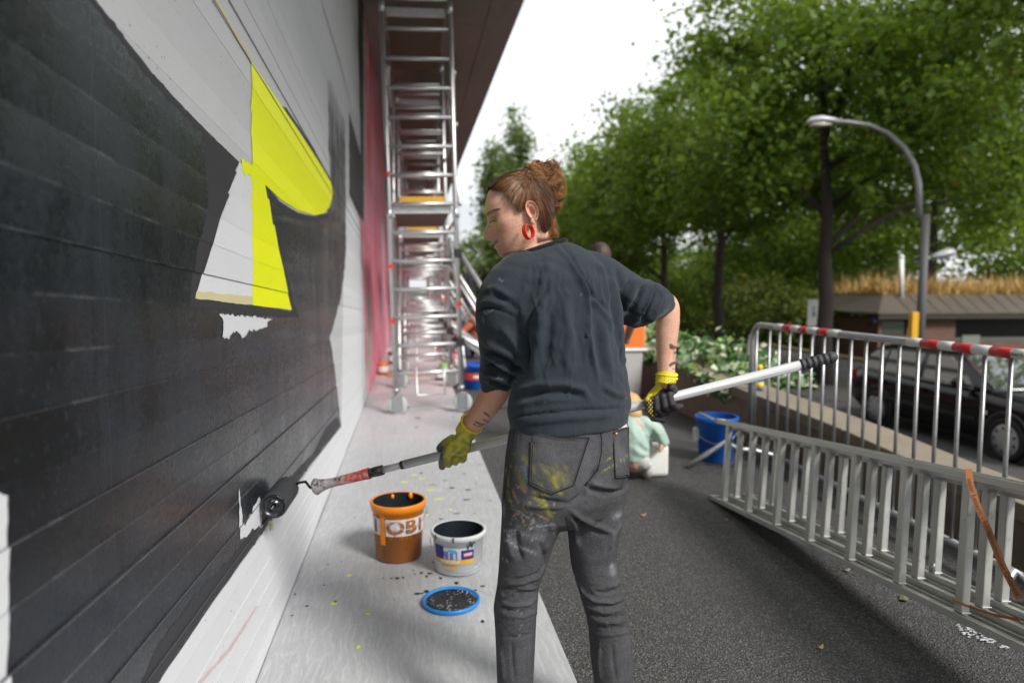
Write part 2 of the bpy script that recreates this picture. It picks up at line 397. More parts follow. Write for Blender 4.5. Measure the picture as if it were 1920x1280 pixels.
def paint(name, lo, hi, kind):
    t = NT(name); P = t.pos(); fine = t.noise(60, 6, 0.7, P); blot = t.noise(3.2, 6, 0.68, t.scale(P, (1, 1.0, 0.5)))
    pores = t.math('MULTIPLY', t.ramp(t.voro(34, P), 0.12, 0.06), t.ramp(t.noise(6, 3, 0.6, P), 0.50, 0.58))
    h = t.math('ADD', t.noise(42, 6, 0.72, t.scale(P, (1, 0.35, 1))), t.math('MULTIPLY', pores, -3.0)); h = t.math('ADD', h, t.math('MULTIPLY', t.noise(420, 2, 0.6, P), 0.35))
    cbn = t.n.new('ShaderNodeCombineXYZ'); t.l.new(t.math('MULTIPLY', t.math('FLOOR', t.math('DIVIDE', t.vmath('DOT_PRODUCT', t.vmath('SUBTRACT', P, (0, 0, zref0)), (0, -BSL, 1)), BPITCH)), 0.37), cbn.inputs[0]); band = t.noise(3.0, 1, 0.5, cbn.outputs[0])
    if kind == 'black':
        streak = t.noise(8, 5, 0.7, t.scale(P, (1, 2.2, 0.16)))
        c = t.mix(t.ramp(t.math('ADD', blot, t.math('MULTIPLY_ADD', band, 0.5, -0.25)), 0.36, 0.68), lo, hi)
        c = t.mix(t.ramp(streak, 0.52, 0.72, 0, 0.8), c, tuple(0.55 * x for x in lo)); c = t.mix(t.ramp(fine, 0.56, 0.78, 0, 0.6), c, tuple(1.9 * x for x in hi))
        fr_ = t.math('FRACT', t.math('DIVIDE', t.vmath('DOT_PRODUCT', t.vmath('SUBTRACT', P, (0, 0, zref0)), (0, -BSL, 1)), BPITCH)); ed_ = t.math('MAXIMUM', t.ramp(fr_, 0.955, 0.995), t.ramp(fr_, 0.05, 0.0))
        c = t.mix(t.math('MULTIPLY', t.math('MULTIPLY', ed_, t.ramp(t.noise(5, 5, 0.7, t.vmath('ADD', P, (7, 3, 1))), 0.48, 0.66)), 0.75), c, (0.13, 0.135, 0.145))
        c = t.mix(t.math('MULTIPLY', t.ramp(t.voro(7, P), 0.050, 0.035), t.ramp(t.noise(2.3, 2, 0.5, P), 0.55, 0.6)), c, (0.42, 0.44, 0.45))
        t.set(col=c, rough=t.ramp(t.math('ADD', fine, t.math('MULTIPLY', blot, 0.9)), 0.65, 1.15, 0.10, 0.40), spec=0.5, coat=0.12, coatr=0.10); t.bump(h, 0.24, 0.003)
    elif kind == 'faded':
        c = t.mix(t.ramp(t.noise(10, 5, 0.68, t.scale(P, (1, 1.3, 0.3))), 0.28, 0.52), (0.34, 0.34, 0.35), lo)
        z = t.vmath('DOT_PRODUCT', P, (0, 0, 1)); c = t.mix(t.ramp(z, ZF[0], ZF[1]), c, (0.52, 0.525, 0.53)); t.set(col=c, rough=0.5); t.bump(h, 0.3, 0.004)
    elif kind == 'pink':
        c = t.mix(t.noise(0.8, 5, 0.7, t.scale(P, (1, 1, 0.35))), lo, hi); c = t.mix(t.ramp(t.noise(1.5, 4, 0.6, t.scale(P, (1, 0.8, 0.35))), 0.55, 0.61), c, (0.62, 0.09, 0.08))
        c = t.mix(t.ramp(t.noise(1.1, 4, 0.6, t.vmath('ADD', t.scale(P, (1, 0.7, 0.5)), (4, 4, 4))), 0.58, 0.64), c, (0.70, 0.62, 0.65))
        c = t.mix(t.ramp(t.noise(0.9, 3, 0.6, t.vmath('ADD', t.scale(P, (1, 0.6, 0.5)), (14, 9, 2))), 0.64, 0.68), c, (0.15, 0.22, 0.55)); t.set(col=c, rough=0.6); t.bump(h, 0.2, 0.004)
    else:
        c = t.mix(t.noise(1.4, 6, 0.65, P), lo, hi); c = t.mix(t.ramp(t.noise(12, 6, 0.75, P), 0.60, 0.76, 0, 0.30 if kind == 'grey' else 0.12), c, tuple(0.72 * x for x in lo))
        c = t.mix(t.math('MULTIPLY', pores, 0.75), c, tuple(0.25 * x for x in lo)); t.set(col=c, rough=0.6 if kind != 'yellow' else 0.5, spec=0.4); t.bump(h, 0.32, 0.004)
    return t.m
ZF = (onx(625, 225, XW).z, onx(625, 140, XW).z)
MU = [paint('primer_grey', (0.47, 0.475, 0.485), (0.57, 0.575, 0.58), 'grey'), paint('primer_white', (0.64, 0.65, 0.67), (0.73, 0.74, 0.76), 'white'),
      paint('mural_black', (0.0055, 0.0070, 0.0100), (0.024, 0.030, 0.040), 'black'), paint('mural_black_brushed', (0.028, 0.027, 0.032), (0.042, 0.041, 0.047), 'brushed'),
      paint('mural_neon_yellow', (0.80, 0.86, 0.0), (0.90, 0.95, 0.0), 'yellow'), paint('mural_pale_yellow', (0.58, 0.52, 0.27), (0.66, 0.60, 0.34), 'pale'),
      paint('mural_black_faded', (0.022, 0.023, 0.026), (0.03, 0.03, 0.03), 'faded'), paint('mural_pink', (0.70, 0.16, 0.25), (0.76, 0.30, 0.38), 'pink'),
      paint('mural_green', (0.12, 0.36, 0.24), (0.16, 0.44, 0.28), 'green'), paint('chalk_pink', (0.66, 0.45, 0.48), (0.70, 0.50, 0.53), 'pinkline'), paint('pencil_grey', (0.33, 0.34, 0.35), (0.40, 0.41, 0.42), 'line')]
def pp(*q): return [wp(x, y) for x, y in q]
FARP = wp(690, 745)[0]
LAYERS = [  # material, outline on the wall, jitter, step
 (1, pp((641, 798), (646, 455), (652, 372), (668, 400), (690, 440), (694, 748), (484, 1300), (100, 1950), (-100, 1800), (280, 1300)), 0.001, 0.05),
 (6, pp((616, 152), (622, 149), (636, 200), (648, 225), (650, 470), (636, 480), (622, 400), (620, 330), (617, 260)), 0.012, 0.02),
 (2, pp((-900, -1100), (175, -8), (290, 138), (360, 213), (452, 304), (409, 433), (369, 560), (476, 571), (548, 583), (521, 455), (500, 346), (528, 378), (560, 399), (592, 405), (614, 399), (622, 372), (640, 425), (650, 440), (648, 500), (640, 560), (620, 632), (630, 700), (641, 800), (585, 870), (520, 962), (400, 1130), (300, 1280), (120, 1560), (-900, 3000)), 0.0012, 0.03),
 (3, pp((176, -6), (290, 139), (360, 214), (451, 305), (408, 433), (370, 561), (476, 572), (547, 585), (522, 470), (530, 480), (562, 596), (476, 592), (358, 576), (372, 470), (394, 390), (388, 300), (384, 250), (350, 218), (281, 145), (168, -6)), 0.0035, 0.012),
 (3, pp((502, 352), (528, 380), (560, 401), (592, 407), (614, 401), (618, 408), (590, 416), (556, 410), (530, 398), (514, 382)), 0.002, 0.012),
 (3, pp((640, 798), (584, 868), (519, 962), (399, 1130), (299, 1280), (262, 1300), (312, 1195), (372, 1112), (448, 1030), (470, 1000), (502, 946), (560, 878), (590, 850), (612, 800), (634, 780)), 0.006, 0.015),
 (3, pp((531, 199), (540, 203), (580, 262), (624, 342), (624, 366), (610, 330), (570, 262)), 0.0025, 0.015),
 (3, pp((655, 208), (662, 235), (677, 292), (673, 120), (671, 0), (668, -40), (682, -40), (683, 425), (656, 367)), 0.004, 0.05),
 (1, pp((-400, 700), (-100, 880), (19, 928), (21, 1100), (24, 1300), (30, 1700), (-600, 2400)), 0.0015, 0.01),
 (1, pp((412, 589), (470, 594), (512, 598), (503, 601), (502, 613), (480, 620), (470, 618), (455, 635), (451, 624), (440, 621), (428, 634), (419, 632), (421, 604)), 0.004, 0.008),
 (1, pp((450, 915), (454, 950), (459, 985), (472, 962), (489, 930), (494, 985), (478, 990), (462, 1006), (452, 1012)), 0.005, 0.008),
 (1, pp((452, 304), (476, 330), (478, 572), (368, 559), (409, 433)), 0.0008, 0.03),
 (5, pp((371, 546), (476, 556), (476, 572), (368, 559)), 0.002, 0.02),
 (5, pp((398, -8), (404, -8), (474, 110), (473, 118)), 0.001, 0.03),
 (4, pp((473, 116), (500, 157), (530, 200), (566, 252), (600, 305), (622, 342), (625, 364), (618, 390), (606, 401), (590, 403), (560, 395), (527, 373), (499, 346), (521, 450), (548, 581), (476, 572), (474, 333)), 0.0008, 0.03),
 (4, pp((454, 296), (477, 312), (477, 332), (468, 326), (464, 331), (457, 318)), 0.002, 0.006),
 (10, pp((601, -6), (602, -6), (640, 120), (664, 222), (663, 222), (638, 120)), 0.001, 0.05),
 (9, pp((372, 1281), (377, 1281), (440, 1212), (486, 1135), (484, 1135), (434, 1212)), 0.002, 0.012),
 (5, pp((508, 982), (513, 980), (514, 992), (508, 994)), 0.001, 0.01),
 (7, [wp(685, -40), wp(685, 425), wp(676, 400), wp(682, 560), wp(688, 755), (9.0, -0.1), (9.0, 5.0)], 0.01, 0.05),
 (8, pp((689, 548), (693, 545), (694, 690), (691, 700), (690, 640)), 0.03, 0.05)]
def clip_conv(poly_, tri):
    out = poly_
    for i in range(3):
        a, b = tri[i], tri[(i + 1) % 3]; inp = out; out = []
        if not inp: return out
        f = lambda p: (b[0]-a[0]) * (p[1]-a[1]) - (b[1]-a[1]) * (p[0]-a[0])
        for j, p in enumerate(inp):
            q = inp[(j + 1) % len(inp)]; fp, fq = f(p), f(q)
            if fp >= 0: out.append(p)
            if (fp >= 0) != (fq >= 0): k = fp / (fp - fq); out.append((p[0] + (q[0]-p[0]) * k, p[1] + (q[1]-p[1]) * k))
    return out
TRIS = []
for li, (mi_, pts_, amp_, st_) in enumerate(LAYERS):
    pr = rough_line(pts_, amp_, st_, li); L = []
    for tr in tessellate_polygon([[Vector((p[0], p[1], 0)) for p in pr]]):
        q = [pr[i] for i in tr]; ar = (q[1][0]-q[0][0])*(q[2][1]-q[0][1]) - (q[1][1]-q[0][1])*(q[2][0]-q[0][0])
        if abs(ar) < 1e-9: continue
        if ar < 0: q = [q[0], q[2], q[1]]
        L.append((q, min(p[0] for p in q), max(p[0] for p in q), min(p[1] for p in q), max(p[1] for p in q)))
    TRIS.append((mi_, 0.00016 * (li + 1), L))
wall = thing('mural_wall', 'long board-marked concrete wall painted with black, white, neon yellow and pink mural', 'wall', (XW, 2, 0))
mb = MB(); mb.box((XW - 0.290, 3.0, SOF / 2), (0.55, 11.99, SOF)); mb.build('wall_core', MU[3], wall)
mb = MB(); mb.box((XW - 0.276, 36, SOF / 2), (0.55, 53.99, SOF)); mb.build('wall_core', MU[7], wall)
def clip_poly(pts, ax, lim, keep_less):
    out = []
    for i, a in enumerate(pts):
        b = pts[(i + 1) % len(pts)]; ia = (a[ax] <= lim) == keep_less; ib = (b[ax] <= lim) == keep_less
        if ia: out.append(a)
        if ia != ib:
            k = (lim - a[ax]) / (b[ax] - a[ax]); out.append((a[0] + (b[0] - a[0]) * k, a[1] + (b[1] - a[1]) * k))
    return out
joints = [-2.5, wp(205, 700)[0], wp(546, 1000)[0], 9.0]
zref = onx(200, 560, XW)
for j in range(3):
    ya, yb = joints[j] + 0.0003, joints[j + 1] - 0.0003
    for k in range(-int(3 / BPITCH) - 16, int(4.2 / BPITCH) + 12):
        za = zref.z + k * BPITCH - BSL * zref.y + 0.0001; zb = za + BPITCH - 0.0002
        q = [(ya, za + BSL * ya), (yb, za + BSL * yb), (yb, zb + BSL * yb), (ya, zb + BSL * ya)]
        q = clip_poly(clip_poly(q, 1, SOF - 0.004, True), 1, 0.003, False)
        if len(q) < 3 or max(p[1] for p in q) - min(p[1] for p in q) < 0.004: continue
        rk = random.Random(1000 + k); dt, db = rk.uniform(0.0, 0.0020), rk.uniform(0.0020, 0.0070)
        if rk.random() < 0.25: dt, db = db, dt
        dep = lambda p: XW - 0.002 - (db + (dt - db) * min(1, max(0, (p[1] - za - BSL * p[0]) / BPITCH)))
        m = MB(); n = len(q); fr = [(dep(p), p[0], p[1]) for p in q]; bk = [(XW - 0.03, p[0], p[1]) for p in q]
        m.add(fr + bk, [tuple(range(n))])
        for i in range(n):
            a, b = q[i], q[(i + 1) % n]
            if abs(a[0] - b[0]) <= 0.01: continue
            nc = max(1, int(abs(b[0] - a[0]) / 0.12)); pc = [(a[0] + (b[0] - a[0]) * c_ / nc, a[1] + (b[1] - a[1]) * c_ / nc) for c_ in range(nc + 1)]
            dark = in_poly(np.array([((pc[c_][0] + pc[c_+1][0]) / 2, (pc[c_][1] + pc[c_+1][1]) / 2) for c_ in range(nc)]), LAYERS[2][1])
            for c_ in range(nc): m.add([(dep(pc[c_]), *pc[c_]), (dep(pc[c_+1]), *pc[c_+1]), (XW - 0.03, *pc[c_+1]), (XW - 0.03, *pc[c_])], [(0, 1, 2, 3)], 3 if dark[c_] else 0)
        m.add(fr + bk, [tuple(range(2 * n - 1, n - 1, -1))] + [(i, n + i, n + (i + 1) % n, (i + 1) % n) for i in range(n) if abs(q[i][0] - q[(i + 1) % n][0]) <= 0.01], 3)
        y0, y1, z0, z1 = min(p[0] for p in q), max(p[0] for p in q), min(p[1] for p in q), max(p[1] for p in q)
        for mi_, off, L in TRIS:
            for (tr, a0, a1, c0, c1) in L:
                if a1 < y0 or a0 > y1 or c1 < z0 or c0 > z1: continue
                g = clip_conv(q, tr)
                if len(g) >= 3: m.add([(dep(p) + off, p[0], p[1]) for p in g], [tuple(range(len(g)))], mi_)
        m.build('concrete_board', MU, wall, recalc=False)

# --- bridge deck overhead
def soffit_mat():
    t = NT('bridge_concrete'); P = t.pos()
    c = t.mix(t.noise(1.1, 6, 0.7, P), (0.33, 0.305, 0.285), (0.45, 0.42, 0.395))
    c = t.mix(t.ramp(t.noise(4, 6, 0.75, t.scale(P, (2, 0.25, 1))), 0.52, 0.72, 0, 0.6), c, (0.23, 0.21, 0.195))
    t.set(col=c, rough=0.85); t.bump(t.noise(18, 6, 0.7, t.scale(P, (4, 0.3, 1))), 0.5, 0.01); return t.m
M_SOF = soffit_mat()
br = thing('bridge_deck', 'brown-grey concrete bridge deck overhanging the walkway above the mural wall', 'bridge', (0, 30, SOF))
y = -3.0; k = 0
while y < 62:
    L = 4.0; m = MB(); m.box(((XW - 0.7 + XS) / 2, y + L / 2, SOF + 0.2), (XS - XW + 0.7, L - 0.012, 0.396)); m.build('deck_panel', M_SOF, br); y += L
m = MB(); m.box(((XW - 0.7 + XS) / 2, 29.5, SOF + 0.45), (XS - XW + 0.7, 66, 0.1)); m.build('deck_slab', M_SOF, br)
m = MB(); m.box((XS - 0.35, 29.5, SOF - 0.012), (0.05, 65, 0.02)); m.build('drip_groove', M_SOF, br)
m = MB(); m.box((XS + 0.02, 29.5, SOF + 0.8), (0.12, 66, 0.6)); m.build('parapet', M_SOF, br)

# --- retaining wall with coping and ivy bed
def conc_mat():
    t = NT('retaining_concrete'); P = t.pos()
    c = t.mix(t.noise(2.0, 6, 0.7, P), (0.16, 0.130, 0.098), (0.27, 0.225, 0.175))
    c = t.mix(t.ramp(t.noise(5, 6, 0.75, t.scale(P, (2, 2, 0.3))), 0.50, 0.72, 0, 0.7), c, (0.10, 0.082, 0.062))
    t.set(col=c, rough=0.85); t.bump(t.noise(30, 6, 0.7, t.scale(P, (1, 1, 0.25))), 0.5, 0.008); return t.m
M_RET = conc_mat()
tops = [onx(1196, 648, XR), onx(1379, 723, XR), onx(1560, 792, XR), onx(1740, 872, XR)]
tops = [(p.y, p.z) for p in tops]
def rtop(y):
    if y > tops[0][0]: return tops[0][1] + 0.004 * (y - tops[0][0])
    for (ya, za), (yb, zb) in zip(tops, tops[1:]):
        if y >= yb: return zb + (za - zb) * (y - yb) / (ya - yb)
    return max(0.18, tops[-1][1] - 0.03 * (tops[-1][0] - y))
rw = thing('retaining_wall', 'low brown concrete retaining wall behind the crowd barrier', 'wall', (XR, 5, 0))
yy = [-2.0 + 0.75 * i for i in range(60)]
for a, b in zip(yy[::4], yy[4::4]):
    pts = [a + (b - a) * i / 4 for i in range(5)]; m = MB()
    vs = []
    for q in pts:
        q2 = min(max(q, a + 0.004), b - 0.004)
        vs += [(XR, q2, -0.02), (XR + 0.24, q2, -0.02), (XR + 0.24, q2, rtop(q)-0.09), (XR, q2, rtop(q)-0.09)]
    fs = [(i*4+j, i*4+(j+1) % 4, i*4+4+(j+1) % 4, i*4+4+j) for i in range(4) for j in range(4)] + [(0, 1, 2, 3), (19, 18, 17, 16)]
    m.add(vs, fs); m.build('wall_panel', M_RET, rw)
    m = MB(); vs = []
    for q in pts:
        q2 = min(max(q, a + 0.003), b - 0.003)
        vs += [(XR-0.03, q2, rtop(q)-0.088), (XR + 0.29, q2, rtop(q)-0.088), (XR + 0.29, q2, rtop(q)), (XR-0.03, q2, rtop(q))]
    m.add(vs, fs); m.build('coping', mat('coping_concrete', (0.21, 0.175, 0.13), 0.8, var=0.3, vs_=4, bump=0.4, bs=50), rw, bevel=0.008)
YB = 5.5
m = MB(); vs = []; yb_ = [YB + 1.2 * i for i in range(34)]
for q in yb_: vs += [(XR + 0.24, q, rtop(q) - 0.10), (XR + 0.75, q, rtop(q) - 0.14), (XR + 1.1, q, -0.6)]
m.add(vs, [(i*3+j, i*3+j+1, i*3+j+4, i*3+j+3) for i in range(len(yb_)-1) for j in range(2)] )
m.add([(XR + 0.24, YB, rtop(YB) - 0.1), (XR + 0.75, YB, rtop(YB) - 0.14), (XR + 1.1, YB - 0.1, -0.6), (XR + 0.24, YB - 0.1, -0.6)], [(0, 1, 2, 3)])
tag(m.build('planting_bed', mat('bed_soil', (0.045, 0.035, 0.025), 0.95, var=0.4, vs_=6, bump=0.6, bs=40)), kind='structure')
# ================================================================= PLANTS
def leaf_mat(name, dark, light, warm, trans=0.35, wamt=0.08):
    t = NT(name); r = t.island(); P = t.pos()
    c = t.mix(r, dark, light); c = t.mix(t.ramp(t.noise(0.7, 3, 0.6, P), 0.4, 0.65), c, t.mix(0.5, light, dark))
    c = t.mix(t.ramp(t.math('FRACT', t.math('MULTIPLY', r, 37.7)), 1 - wamt, 1 - wamt + 0.01), c, warm)
    t.set(col=c, rough=0.5, spec=0.35)
    tr = t.n.new('ShaderNodeBsdfTranslucent'); t.put(tr.inputs[0], t.mix(0.35, c, (0.30, 0.42, 0.03)))
    ms = t.n.new('ShaderNodeMixShader'); ms.inputs[0].default_value = trans
    t.l.new(t.b.outputs[0], ms.inputs[1]); t.l.new(tr.outputs[0], ms.inputs[2]); t.l.new(ms.outputs[0], t.out.inputs[0]); return t.m
M_LEAF = leaf_mat('linden_leaf', (0.046, 0.105, 0.012), (0.178, 0.278, 0.028), (0.24, 0.21, 0.025), 0.48, 0.02)
M_LEAF2 = leaf_mat('shrub_leaf', (0.045, 0.070, 0.014), (0.150, 0.190, 0.040), (0.26, 0.22, 0.04), 0.45, 0.05)
M_POP = leaf_mat('poplar_leaf', (0.090, 0.135, 0.045), (0.21, 0.28, 0.11), (0.16, 0.15, 0.04), 0.45, 0.03)
def bark():
    t = NT('bark'); P = t.obj(); n = t.noise(14, 6, 0.75, t.scale(P, (2, 2, 0.35)))
    t.set(col=t.mix(n, (0.018, 0.014, 0.012), (0.075, 0.062, 0.052)), rough=0.9); t.bump(n, 0.9, 0.03); return t.m
M_BARK = bark()
def leaves_mesh(name, cen, nrm, size, rs, mats_):
    """cen (n,3), nrm (n,3) -> one folded four-point leaf per entry"""
    n = len(cen); nrm = nrm / (np.linalg.norm(nrm, axis=1)[:, None] + 1e-9)
    a = rs.normal(size=(n, 3)); t = np.cross(nrm, a); t /= np.linalg.norm(t, axis=1)[:, None] + 1e-9; b = np.cross(nrm, t)
    L = size * (rs.uniform(0.45, 1.0, (n, 1)) + 0.9 * rs.uniform(0, 1, (n, 1)) ** 4); Wd = L * rs.uniform(0.55, 0.8, (n, 1)); fold = L * rs.uniform(0.05, 0.22, (n, 1))
    v = np.stack([cen - t * L / 2, cen + b * Wd / 2 + nrm * fold, cen + t * L / 2, cen - b * Wd / 2 + nrm * fold], 1).reshape(-1, 3)
    me = bpy.data.meshes.new(name); me.vertices.add(n * 4); me.vertices.foreach_set('co', v.ravel())
    idx = np.arange(n)[:, None] * 4; tri = np.concatenate([idx + [0, 1, 2], idx + [0, 2, 3]], 1).reshape(-1)
    me.loops.add(n * 6); me.loops.foreach_set('vertex_index', tri.astype(np.int32))
    me.polygons.add(n * 2); me.polygons.foreach_set('loop_start', np.arange(0, n * 6, 3).astype(np.int32))
    me.update(); me.validate(); me.materials.append(mats_); return me
def crown_points(rs, nleaf, c, rad, nclump, clump_r, low=-0.9):
    d = rs.normal(size=(nclump * 3, 3)); d /= np.linalg.norm(d, axis=1)[:, None]; d = d[d[:, 2] > low][:nclump]
    k = rs.uniform(0.45, 1.05, (len(d), 1)) ** 0.6; wob = 1 + 0.16 * np.sin(d[:, :1] * 5 + d[:, 2:] * 7 + rs.uniform(0, 6)); cl = np.array(c) + d * np.array(rad) * k * wob
    w = rs.uniform(0.3, 1.0, len(cl)); w /= w.sum(); pick = rs.choice(len(cl), nleaf, p=w)
    q = rs.normal(size=(nleaf, 3)) * np.array([1, 1, 0.62]) * clump_r * rs.uniform(0.6, 1.3, (len(cl), 1))[pick]
    pts = cl[pick] + q; nrm = rs.normal(size=(nleaf, 3)) * 0.7 + np.array([0, 0, 0.8]) + d[pick] * 0.35
    return pts, nrm, cl
def make_tree(name, label, loc, h, trunk_r, crown_c, rad, nleaf, leaf, seed, m_leaf=None, group=None, nclump=120, clump_r=0.5, low=-0.75, limbs=9, gap=0.0):
    rs = np.random.RandomState(seed); rr = random.Random(seed)
    t = thing(name, label, 'tree', loc, group); L = Vector(loc)
    pts, nrm, cl = crown_points(rs, nleaf, crown_c, rad, nclump, clump_r, low)
    if gap:      # thin spot in the crown through which the trunk shows from the street side
        vd = np.array(Vector((L.x, L.y, 0)).normalized()); al_ = pts @ vd; lt_ = np.abs(pts @ np.array([vd[1], -vd[0], 0])); kp = ~((al_ < 0.25) & (lt_ < gap * (1 + .25 * np.sin(pts[:, 2] * 5))) & (pts[:, 2] < crown_c[2] + .1)); pts, nrm = pts[kp], nrm[kp]
    mb = MB(); path = [L + Vector((0, 0, -0.15))]; top = crown_c[2] + rad[2] * 0.45
    for i in range(1, 9):
        k = i / 8; path.append(L + Vector((crown_c[0] * k * k + rr.uniform(-.05, .05), crown_c[1] * k * k + rr.uniform(-.05, .05), top * k)))
    mb.tube(path, [trunk_r * (1.25 if i == 0 else 1 - 0.75 * i / 8) for i in range(9)], 12)
    base = crown_c[2] - rad[2] * 0.75
    for i in range(limbs):
        q = Vector(cl[rr.randrange(len(cl))]); z0 = max(base * 0.75, min(top * 0.9, q.z - 0.8 * abs(Vector((q.x, q.y)).length) * 0.5)); k = z0 / top
        s = L + Vector((crown_c[0] * k * k, crown_c[1] * k * k, z0)); e = L + q; mid = (s + e) / 2 + Vector((0, 0, 0.12 * (e - s).length))
        mb.tube([s, s.lerp(mid, 0.5) + Vector((0, 0, 0.05)), mid, mid.lerp(e, 0.5), e], [trunk_r * x for x in (0.42, 0.34, 0.26, 0.17, 0.08)], 6)
    mb.build('trunk', M_BARK, t)
    me = leaves_mesh('crown', pts + np.array(loc), nrm, leaf, rs, m_leaf or M_LEAF); link('crown', me, t)
    return t
# street trees in a row along the parking strip
def ground_at(px, py_base, X):      # place on the lower street level
    return onz(px, py_base, ZR)
tx = 10.3
def tree_at(px, X):
    r = ray(px, 600); k = X / r.x; return Vector((X, r.y * k, gz(X)))
T1 = tree_at(1549, tx); T2 = tree_at(1347, tx); T3 = tree_at(1243, tx)
g_row = 'street trees in a row'
make_tree('street_tree', 'broad green street tree with thick dark trunk beside the parked black car', T1, 9.5, 0.22, (0, 0.6, 6.6), (3.7, 3.4, 3.7), 34000, 0.17, 21, group=g_row, nclump=190, clump_r=0.45, low=-0.62, limbs=14, gap=0.5)
make_tree('street_tree', 'green street tree with slim dark trunk rising from behind the ivy bed', T2, 9, 0.20, (0, 0, 6.4), (3.3, 3.2, 3.5), 26000, 0.18, 22, group=g_row, nclump=150, clump_r=0.5, low=-0.6, gap=0.35)
make_tree('street_tree', "slim-trunked street tree behind the painter's bent right elbow", T3, 9, 0.19, (0, 0, 6.2), (3.2, 3.1, 3.4), 22000, 0.19, 23, group=g_row, nclump=130, clump_r=0.5, low=-0.65)
dy = T3.y - T2.y
for i in range(5):
    p = Vector((tx + rnd.uniform(-.2, .2), T3.y + dy * (i + 1) * 1.0, ZR))
    lab = ('fourth street tree in the row, next beyond the one behind the elbow', 'fifth street tree in the row', 'sixth street tree in the row', 'seventh street tree in the row', 'last street tree at the far end of the row')[i]
    make_tree('street_tree', lab, p, 9, 0.18, (0, 0, 6.0 + rnd.uniform(-.3, .5)), (3.1, 3.0, 3.4), 12000, 0.24, 30 + i, group=g_row, nclump=90, clump_r=0.6, low=-0.8, limbs=6)
# big tree whose trunk stands out of frame on the right: its branches fill the upper right
make_tree('street_tree', 'overhanging leafy branches with sky gaps to the right of the curved street lamp', Vector((14.9, 12.6, ZR)), 9.5, 0.26, (-0.8, 0.3, 7.4), (4.9, 4.4, 3.9), 24000, 0.17, 41, group=g_row, nclump=130, clump_r=0.42, low=-0.5, limbs=12)
make_tree('park_tree', 'tall yellowing green tree behind the grass-roofed building', Vector((22.5, 27, gz(20))), 11, 0.25, (0, 0, 9.0), (5.2, 4.6, 5.2), 22000, 0.24, 42, group='trees behind the building', nclump=130, clump_r=0.7)
make_tree('park_tree', 'dense dark tree behind the white pole on the roof', Vector((20, 34, gz(20))), 12, 0.25, (0, 0, 6.6), (5.4, 4.5, 5.6), 18000, 0.27, 43, group='trees behind the building', nclump=110, clump_r=0.8)
make_tree('park_tree', 'large tree closing the view beyond the far end of the building', Vector((31, 37, gz(20))), 14, 0.3, (0, 0, 7.4), (7.5, 5.5, 6.4), 16000, 0.34, 44, group='trees behind the building', nclump=100, clump_r=1.0)
for i, (px_, X_, hh_) in enumerate(((1290, 24, 7.0), (1410, 27, 7.5), (1190, 22, 6.5), (1500, 30, 8.0))):
    r = ray(px_, 640); k = X_ / r.x; lc_ = Vector((X_, r.y * k, gz(X_)))
    make_tree('park_tree', ('full low tree filling the gap behind the second street trunk', 'full low tree behind the pale shrub across the street', 'full low tree beyond the bend of the ivy wall', 'tall full tree behind the street sign')[i], lc_, hh_, 0.2, (0, 0, hh_ * .5), (5.0, 4.5, hh_ * .5), 12000, 0.34, 80 + i, group='trees behind the building', nclump=90, clump_r=0.9, low=-1.0, limbs=4)
# poplars far off
for px, top, dd, lab in ((968, 228, 62, 'tall slim poplar above the hair of the painter'), (927, 262, 66, 'smaller slim poplar beside the scaffold diagonal')):
    b = at(px, 640, dd); b.z = -0.5; hh = at(px, top, dd).z - b.z
    make_tree('poplar', lab, b, hh, 0.3, (0, 0, hh * 0.52), (1.45 if px > 950 else 0.95, 1.5, hh * 0.46), 9000, 0.36, int(px), M_POP, 'poplars in the distance', 150, 0.55, -1.0, 4)
for px, dd, hh, sd in ((905, 48, 5.4, 1), (1015, 46, 7.5, 2), (1085, 44, 8.0, 3)):
    b = at(px, 640, dd); b.z = -0.6
    make_tree('distant_tree', ['bright low tree beyond the scaffold braces', 'mid-height tree showing above the shoulder of the painter', 'rounded tree at the far end of the street row'][sd - 1], b, hh, 0.2, (0, 0, hh * 0.55), (2.6, 2.6, hh * 0.46), 8000, 0.30, 60 + sd, M_POP, 'trees at the end of the street', 80, 0.6, -1.0, 4)
